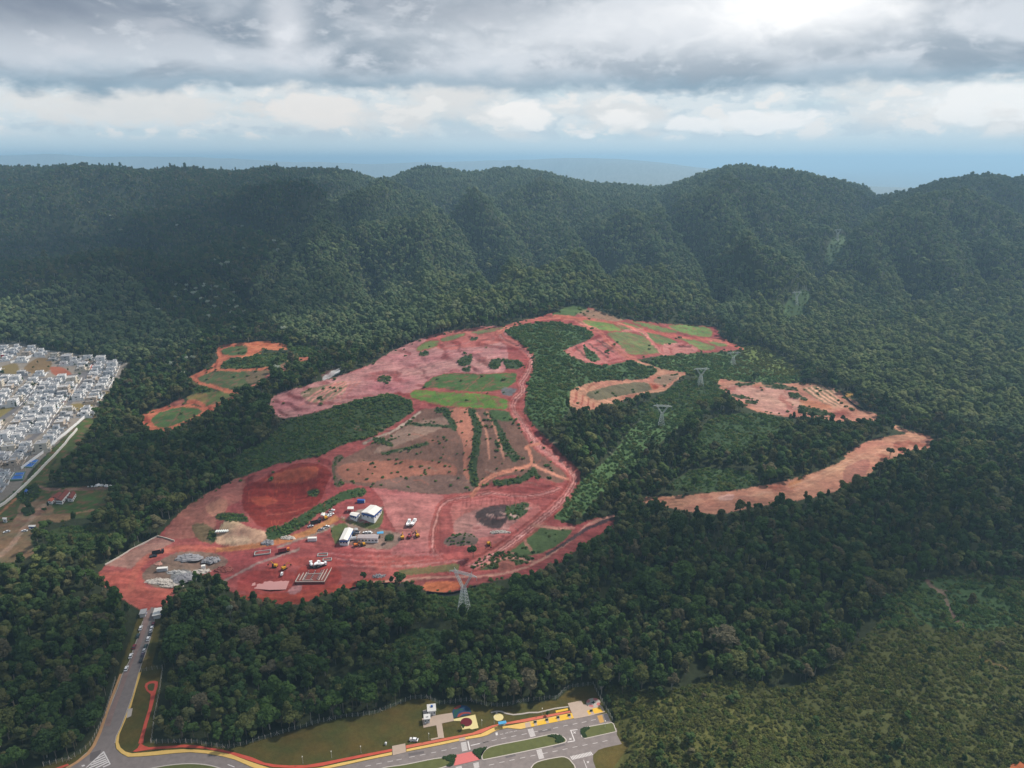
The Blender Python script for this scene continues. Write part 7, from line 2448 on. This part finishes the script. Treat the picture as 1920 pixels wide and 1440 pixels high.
STY = [("balconied house", 0), ("L-shaped house with pool", 1), ("stepped house", 2), ("twin-block house", 3), ("low house", 4), ("three-storey house", 5)]
WAL = [("white", "white_wall", "roof_light"), ("white", "white_wall", "roof_grey"), ("cream", "cream_wall", "roof_light"), ("bluish white", "blue_grey_wall", "roof_grey"), ("grey", "grey_wall", "roof_light"), ("beige", "beige_wall", "roof_light")]
s2 = at([166, 103], [700, 787])
s1 = at([84, 32], [712, 764])
ud = (s2[1] - s2[0])[:2]
ud = ud / np.linalg.norm(ud)                      # down the street, towards the viewer
vd = np.array((-ud[1], ud[0]))
if vd[0] < 0:
    vd = -vd                                        # across, to the right
o2 = s2[0][:2]
D12 = abs(np.dot((s1[0][:2] - o2), vd))
ROWS = [(26.0, 1, "wood edge row"), (11.0, -1, "row right of the main street"), (-11.0, 1, "row left of the main street"), (-11.0 - (D12 - 22) / 2, -1, "row between both streets"),
        (-(D12 - 11.0), -1, "row right of the second street"), (-(D12 + 11.0), 1, "row left of the second street"), (-(D12 + 28.0), -1, "second row beyond the second street"),
        (-(D12 + 46.0), 1, "third row left of the second street"), (-(D12 + 64), -1, "leftmost full row"), (-(D12 + 82), 1, "far left row")]
EMPTY_ = [((45, 672), (95, 700)), ((0, 682), (35, 706)), ((95, 688), (137, 708)), ((0, 764), (25, 783)), ((132, 757), (172, 768)), ((185, 735), (214, 745))]
SRC_H = {}
ordn = ["first", "second", "third", "fourth", "fifth", "sixth", "seventh", "eighth", "ninth", "tenth", "eleventh", "twelfth", "thirteenth", "fourteenth", "fifteenth", "sixteenth", "seventeenth", "eighteenth", "nineteenth", "twentieth"] + ["%dth" % i for i in range(21, 60)]
tp_ = np.array(TOWN_P, float)


def in_town(px, py):
    ins = False
    for i in range(len(tp_)):
        a, b = tp_[i - 1], tp_[i]
        if (a[1] > py) != (b[1] > py) and px < (b[0] - a[0]) * (py - a[1]) / (b[1] - a[1]) + a[0]:
            ins = not ins
    return ins


n_house = 0
rh = random.Random(5)
for off, face, rname in ROWS:
    cnt = 0
    for i in range(-14, 32):
        step = i * 14.0 + (off * 1.7) % 5
        q = o2 + ud * step + vd * off
        if q[1] < 300:
            continue
        z = float(height(q[0], q[1]))
        px, py = project(np.array(q[0]), np.array(q[1]), np.array(z))
        px, py = float(px), float(py)
        if px < -14 or not all(in_town(px + a, py + b) for a, b in ((0, 0), (7, 0), (-7, 3), (0, 5), (0, -5))):
            continue
        if any(a[0] - 2 < px < b[0] + 2 and a[1] - 2 < py < b[1] + 2 for a, b in EMPTY_):
            continue
        if zone[int(py) + PAD, int(px) + PAD] != TOWN:
            continue
        c0 = col[int(py) + PAD, int(px) + PAD]
        if c0[0] < 0.13:
            continue
        st = rh.randrange(6)
        wv_ = rh.choices(range(6), (6, 4, 1.3, 2, 1, 1))[0]
        sd_ = rh.randrange(2)
        key = (st, wv_)
        base_rz = math.atan2(vd[1] * face, vd[0] * face) - PI / 2
        rz = base_rz + rh.uniform(-0.05, 0.05)
        z0 = min(float(height(q[0] + a, q[1] + b)) for a, b in ((-5, -5), (5, -5), (5, 5), (-5, 5)))
        z0 = (z + z0) / 2
        lab = f"{WAL[wv_][0]} {STY[st][0]}, {ordn[cnt]} from the top, {rname}"
        if key not in SRC_H:
            t = house_src(st, WAL[wv_][1], WAL[wv_][2], st * 7 + wv_)
            SRC_H[key] = t
            t.location, t.rotation_euler = (q[0], q[1], z0), (0, 0, rz)
            tag(t, lab, "house", "houses of the white town")
        else:
            dup(SRC_H[key], (q[0], q[1], z0), rz, lab, "houses of the white town", rh.uniform(0.78, 0.98))
        cnt += 1
        n_house += 1
print("houses", n_house)
for kk_ in range(26):                                   # cars in the streets and drives
    off, tt_ = rh.choice(((2.2, 0), (-2.2, 0), (2.2, -D12), (-2.2, -D12), (7, 0), (-6.5, -D12)))
    q = o2 + ud * rh.uniform(-5, 150) + vd * (off + tt_)
    z = float(height(q[0], q[1]))
    px, py = (float(v_) for v_ in project(np.array(q[0]), np.array(q[1]), np.array(z)))
    if px > 2 and in_town(px, py):
        cn_, cm_ = rh.choice((("white", "car_white"), ("silver", "car_silver"), ("black", "car_black"), ("dark red", "car_red")))
        place_car("car", cm_, (q[0], q[1], z + 0.1), math.atan2(vd[1], vd[0]) + rh.choice((0, PI)), f"small {cn_} car on the " + ("main" if tt_ == 0 else "second") + " street of the white town", "cars in the town streets")
# the long white boundary wall
def wall_line(name, label, pxs, h, m, th_=0.35):
    a = np.array(pxs, float)
    w_ = at(a[:, 0], a[:, 1])
    mb = MB()
    for p, q in zip(w_[:-1], w_[1:]):
        n_ = max(1, int(np.linalg.norm(q - p) / 6))
        for j in range(n_):
            q0, q1 = p + (q - p) * (j / n_), p + (q - p) * ((j + 1) / n_)
            m_ = (q0 + q1) / 2
            mb.box((m_[0], m_[1], float(height(m_[0], m_[1])) - 1), (math.hypot(*(q1 - q0)[:2]) + 0.03, th_, h + 1), math.atan2(q1[1] - q0[1], q1[0] - q0[0]))
    tag(mb.build(name, MT[m]), label, "wall", "pale boundary walls of the town")


wall_line("boundary_wall", "long pale wall running down the grass slope below the town", [(145, 806), (122, 834), (96, 862), (66, 893), (40, 918), (10, 945), (-20, 962)], 2.4, "roof_white", 0.8)
wall_line("boundary_wall", "white wall closing the town above the grass slope", [(172, 772), (140, 800), (96, 838), (70, 858), (40, 880)], 2.6, "white_wall", 0.5)
wall_line("boundary_wall", "white wall round the topmost houses near the wood", [(20, 681), (42, 676), (62, 668), (84, 660)], 3.0, "white_wall", 0.4)
wall_line("boundary_wall", "white wall above the bare lot at the town's left edge", [(-10, 764), (28, 763)], 3.0, "white_wall", 0.4)
o_ = g(8, 671)
t = thing("gate_tower", "red-fronted gate block beside the topmost left houses", "gate block", o_, 0.3)
MB().box((0, 0, -1), (5, 4, 6)).build("wall", MT["gate_red"], t)
MB().box((0, 0, 5), (5.4, 4.4, 0.3)).build("roof", MT["roof_white"], t)


# tennis courts
def court(label, px4):
    c = np.mean(np.array(px4), 0)
    z = float(g(*c).z) + 0.35
    W_ = wpoly(px4, z)
    cc = np.mean(np.array(W_), 0)
    t = thing("tennis_court", label, "tennis court", (cc[0], cc[1], z), 0, "blue tennis courts")
    L = [(q[0] - cc[0], q[1] - cc[1]) for q in W_]
    MB().prism([(a * 1.22, b * 1.22) for a, b in L], -2.5, 0).build("surround", MT["court_green"], t)
    MB().prism(L, -0.1, 0.02).build("court_surface", MT["court_blue"], t)
    Lv = [Vector(q) for q in L]
    ln = MB()
    for k_ in range(4):
        a, b = Lv[k_] * 0.9, Lv[(k_ + 1) % 4] * 0.9
        d = b - a
        ln.box(((a.x + b.x) / 2, (a.y + b.y) / 2, 0.02), (d.length - 0.2, 0.18, 0.008), math.atan2(d.y, d.x))
    ln.build("line_marking", MT["road_white"], t)
    a, b = (Lv[0] + Lv[1]) / 2, (Lv[2] + Lv[3]) / 2
    d = b - a
    MB().box(((a.x + b.x) / 2, (a.y + b.y) / 2, 0), (d.length, 0.06, 1.0), math.atan2(d.y, d.x)).build("net", MT["steel"], t)
    for q in Lv:
        MB().tube((q.x * 1.18, q.y * 1.18, 0), (q.x * 1.18, q.y * 1.18, 5), 0.08, None, 5).build("light_pole", MT["steel_light"], t)


court("upper blue tennis court between the town and the pale wall", ZT((182, 1098), (232, 1048), (290, 1048), (242, 1100)))
court("lower blue tennis court on the grass below the town", ZT((82, 1195), (118, 1146), (186, 1140), (165, 1190)))

# farm buildings
hall("farm_barn", "long red-brown tiled barn, the middle of three", "barn", ZL((822, 462), (962, 320), (1050, 324), (925, 470)), 3.6, "roof_tile", "white_wall", None, 1.4, "red-roofed farm buildings", nwin=4)
hall("farm_barn", "short red-brown tiled house right of the long barn", "house", ZL((1003, 432), (1072, 330), (1142, 350), (1086, 440)), 3.2, "roof_tile", "white_wall", None, 1.2, "red-roofed farm buildings", nwin=3)
hall("farm_barn", "dark red roofed shed left of the long barn", "shed", ZL((752, 425), (860, 345), (930, 345), (850, 430)), 2.8, "roof_tile", "grey_wall", None, 0.8, "red-roofed farm buildings", nwin=3)
hall("farm_barn", "small orange-red roofed hut at the front of the farm", "hut", ZL((708, 470), (750, 430), (820, 440), (775, 482)), 2.8, "roof_orange", "white_wall", None, 0.8, "red-roofed farm buildings", nwin=1)
hall("hut", "small white hut on the bare earth by the dirt track", "hut", ZL((30, 745), (45, 722), (105, 722), (95, 750)), 3.0, "roof_white", "white_wall", None, 0.6, None, nwin=2)
hall("hut", "small blue-fronted white hut at the wood edge", "hut", ZL((418, 858), (445, 835), (540, 832), (520, 862)), 2.8, "roof_white", "white_wall", "band_blue", 0.5, None, nwin=2)
place_car("car", "car_white", g(*ZL((370, 930))[0]), R(95), "white car on the grass below the blue-fronted hut", "cars by the farm track")
place_car("car", "car_white", g(*ZL((102, 945))[0]), R(120), "white car alone on the bare earth by the dirt track", "cars by the farm track")
for i, (a, b) in enumerate(((1322, 262), (1380, 262), (1422, 262), (1465, 250), (1525, 248), (1595, 258), (1655, 254))):
    p = g(*ZL((a, b))[0])
    rr_ = (0.7, 0.9, 0.8, 1.7, 1.6, 1.5, 1.1)[i]
    tag(MB().ball((0, 0, rr_ * 0.4), rr_, 900 + i, 0.3, (1.2, 1, 0.8), 0, 8, 6).build("boulder", MT["white_wall"], None, p), ordn[i] + " white boulder from the farm end in the row at the wood edge", "boulder", "white boulders in a row")
hall("farm_barn", "dark blue tarpaulin shelter by the dirt track under trees", "shelter", ZL((360, 335), (385, 290), (420, 300), (400, 345)), 2.5, "band_blue", "white_wall", None, 0.3, None, open_front=True)
# ------------------------------------------------------------------ single trees
TONES = [("dark green", LEAF_D := leaf_mat("leaf_dark", [(0, (0.040, 0.070, 0.026)), (1, (0.054, 0.090, 0.032))])), ("mid green", leaf_mat("leaf_mid", [(0, (0.062, 0.106, 0.034)), (1, (0.078, 0.130, 0.036))])),
         ("olive", leaf_mat("leaf_olive", [(0, (0.096, 0.112, 0.040)), (1, (0.122, 0.130, 0.050))])), ("grey-brown", leaf_mat("leaf_grey", [(0, (0.115, 0.104, 0.062)), (1, (0.135, 0.122, 0.078))]))]
CT = []
for i, a in enumerate(NEAR_N):
    (lv, lf), wood = tree_shape(*a)
    cms = [mk_mesh("crown", [(lv, lf, 0)], [tm]) for _, tm in TONES]
    tm_ = mk_mesh("trunk", [(v, f, 0) for v, f in wood], [(BARK, BARK_PALE)[i % 2]])
    CT.append((cms, tm_, a[1]))


def single_tree(name, p, h, label, group, shape, tone, rz=0.0, wide=1.0, cat="tree"):
    cms, tm_, h0 = CT[shape]
    s = h / h0
    t = thing(name, label, cat, p, rz, group)
    t.scale = (s * wide, s * wide, s)
    for nm, me in (("crown", cms[tone]), ("trunk", tm_)):
        o = bpy.data.objects.new(nm, me)
        COL.objects.link(o)
        o.parent = t


def where_tree(px, py):
    if px < 262 and py > 1120 and px < 262 - (py - 1150) * 0.45 + 10:
        d = (262 - (py - 1150) * 0.36) - px
        if d < 38:
            return "at the fence left of the access road"
        return "deep in the wood left of the access road" if py < 1330 else "in the near wood left of the access road"
    if px < 385:
        return "beside the narrow lawn with the red path" if px < 330 else "behind the fence at the road bend"
    if px < 500:
        return "behind the fence at the left tip of the long lawn"
    if px < 660:
        return "behind the fence in the middle of the long lawn"
    if px < 790:
        return "behind the fence left of the white kiosks"
    if px < 920:
        return "behind the fence at the dark blue playground"
    if px < 1045:
        return "behind the fence by the curving footpath"
    if px < 1135:
        return "behind the fence near the compass rose"
    if px < 1350:
        return "on the bushy slope just right of the park fence"
    if px < 1600:
        return "on the yellow-green slope in the near right"
    return "on the near slope below the small dirt trail"


rt = random.Random(3)
for k_ in near_ids:
    x, y, z, h, _, px, py = TREES[k_]
    tone = rt.choices(range(4), (4, 3, 3, 1.6))[0]
    shp = rt.randrange(len(CT))
    wide = rt.uniform(0.85, 1.25)
    hw = "tall" if h > 13 else "low" if h < 9 else "medium-height"
    ww = "broad" if wide > 1.1 else "narrow" if wide < 0.95 else "rounded"
    single_tree("forest_tree", (x, y, z), h, f"{hw} {ww} {TONES[tone][0]} tree {where_tree(px, py)}", "nearest trees of the wood", shp, tone, rt.uniform(0, 6.28), wide)
# trees standing alone on or beside the cleared land
for px, py, h, tone, lb in ((887, 1046, 11, 0, "thin dark tree alone beside the dark bush heap"), (682, 1090, 8, 0, "small dark tree alone at the track under the foundation"), (735, 1096, 7, 0, "low dark tree at the wood edge left of the orange bank"),
                            (749, 1100, 12, 1, "broad dark tree jutting from the wood beside the orange bank"), (1387, 965, 14, 2, "slender bare-stemmed tree before the tan clearing, tallest of three"), (1400, 962, 11, 1, "slender tree right of the tallest one before the tan clearing"),
                            (1379, 964, 8, 0, "small dark pointed tree before the tan clearing"), (1462, 950, 11, 2, "thin leafy tree at the lower edge of the tan clearing"), (1508, 945, 12, 2, "feathery tree at the bend of the tan clearing"),
                            (1550, 940, 11, 0, "dark tree rising before the upper part of the tan clearing"), (1578, 925, 13, 2, "tall open-crowned tree beside the darker patch of the tan clearing"), (1668, 858, 12, 2, "broad olive tree at the upper end of the tan clearing"),
                            (1690, 855, 11, 2, "second olive tree at the upper end of the tan clearing"), (1500, 782, 10, 0, "leafy tree at the front edge of the pinkish clearing"), (1520, 785, 9, 2, "olive tree beside the leafy one at the pinkish clearing"),
                            (1562, 790, 10, 2, "open-crowned tree at the right front of the pinkish clearing"), (1580, 792, 9, 0, "dark tree at the right tip of the pinkish clearing"), (1100, 775, 9, 0, "round dark tree at the lower left of the middle clearing"),
                            (1128, 772, 10, 1, "small dark tree below the middle clearing"), (1165, 765, 9, 0, "dark tree at the lower edge of the middle clearing"), (442, 742, 9, 0, "spreading dark tree on the left clearing's dirt track"),
                            (60, 925, 9, 0, "dark tree beside the dirt track below the town"), (45, 940, 8, 1, "green tree left of the farm buildings"), (57, 960, 10, 0, "very dark tree beside the farm track"), (92, 955, 7, 0, "small dark tree in front of the farm barn"),
                            (85, 962, 6, 1, "little green tree by the farm track junction"), (40, 745, 6, 1, "small garden tree among the white houses left of the street"), (30, 763, 6, 0, "round garden tree at the bare lot in the town"), (5, 705, 9, 0, "dark round tree at the left edge of the town"),
                            (107, 765, 5, 0, "dark cypress-like tree in a town garden"), (150, 706, 6, 1, "street tree at the upper end of the right-hand street"), (128, 697, 5, 1, "small town tree beside the bare red lot"), (60, 800, 6, 0, "garden tree in the lower part of the town"),
                            (725, 1018, 5, 0, "round dark bush-like tree beside the long shed"), (622, 1002, 4, 0, "small dark tree at the left of the lower office platform"), (868, 1368, 3.5, 1, "young sapling below the crimson circle"), (1027, 1342, 3, 1, "young sapling between footpath and salmon path")):
    p = g(px, py)
    rr_ = random.Random(px * 3 + py)
    single_tree("single_tree", p, h, lb, None, rr_.randrange(len(CT)), tone, rr_.uniform(0, 6.28), rr_.uniform(0.8, 1.05))
# silver-crowned trees
svm = []
for i in range(4):
    (lv, lf), wood = tree_shape(500 + i, 12.0, 8.0, 'umbrella', 260, 0.55)
    svm.append((mk_mesh("crown", [(lv, lf, 0)], [LEAF_W]), mk_mesh("trunk", [(v, f, 0) for v, f in wood], [BARK_PALE])))
rs = random.Random(9)
SV = [(385, 535), (395, 548), (375, 565), (415, 575), (440, 570), (425, 545), (352, 540), (388, 572), (448, 582), (405, 560), (436, 590), (362, 556), (365, 545), (372, 552), (380, 542), (410, 545), (420, 560), (430, 575), (440, 552), (450, 566), (457, 590), (400, 580), (330, 537), (345, 546), (328, 560), (405, 492), (415, 503), (430, 500), (455, 427), (360, 450),
      (330, 425), (210, 406), (115, 496), (225, 435), (390, 600), (300, 585), (460, 470), (515, 455), (520, 475), (535, 625), (445, 625), (345, 615), (325, 690), (340, 705), (310, 690), (350, 675), (365, 680), (368, 838), (520, 700)]
for i, (px, py) in enumerate(SV):
    p = g(px + rs.uniform(-4, 4), py + 6)
    cm, tm_ = svm[i % 4]
    reg = "in the sunlit patch of the left hill" if 320 < px < 470 and 530 < py < 605 else "on the dark upper slope of the left hill" if py < 530 else "in the wood beside the ring-track clearing"
    t = thing("silver_tree", "pale silver-leaved umbrella tree " + reg, "tree", p, rs.uniform(0, 6.28), "silver-leaved trees of the left hill")
    s_ = rs.uniform(0.75, 1.2) * (1.0 if py > 520 else 1.15)
    t.scale = (s_, s_, s_ * 1.05)
    for nm, me in (("crown", cm), ("trunk", tm_)):
        o = bpy.data.objects.new(nm, me)
        COL.objects.link(o)
        o.parent = t
p = g(434, 1170)
t = thing("silver_tree", "single silver-white flowering tree in the dark wood below the basin", "tree", p, 0.4)
t.scale = (0.62, 0.62, 1.15)
for nm, me in (("crown", svm[0][0]), ("trunk", svm[0][1])):
    o = bpy.data.objects.new(nm, me)
    COL.objects.link(o)
    o.parent = t

# garden and street trees of the town
gt_ = random.Random(21)
done_ = 0
while done_ < 40:
    off, tt_ = gt_.choice(((5.2, 0), (-5.2, 0), (5.2, -D12), (-5.2, -D12), (33, 0), (-22, 0), (-22 - D12, 0)))
    q = o2 + ud * gt_.uniform(-60, 170) + vd * (off + tt_)
    z = float(height(q[0], q[1]))
    px, py = (float(v_) for v_ in project(np.array(q[0]), np.array(q[1]), np.array(z)))
    done_ += 1
    if px > 0 and in_town(px, py):
        tn_ = gt_.randrange(2)
        single_tree("garden_tree", (q[0], q[1], z), gt_.uniform(3.5, 6.5), f"small {TONES[tn_][0]} garden tree among the white houses", "garden trees of the town", gt_.randrange(len(CT)), tn_, gt_.uniform(0, 6), gt_.uniform(0.7, 1.0))
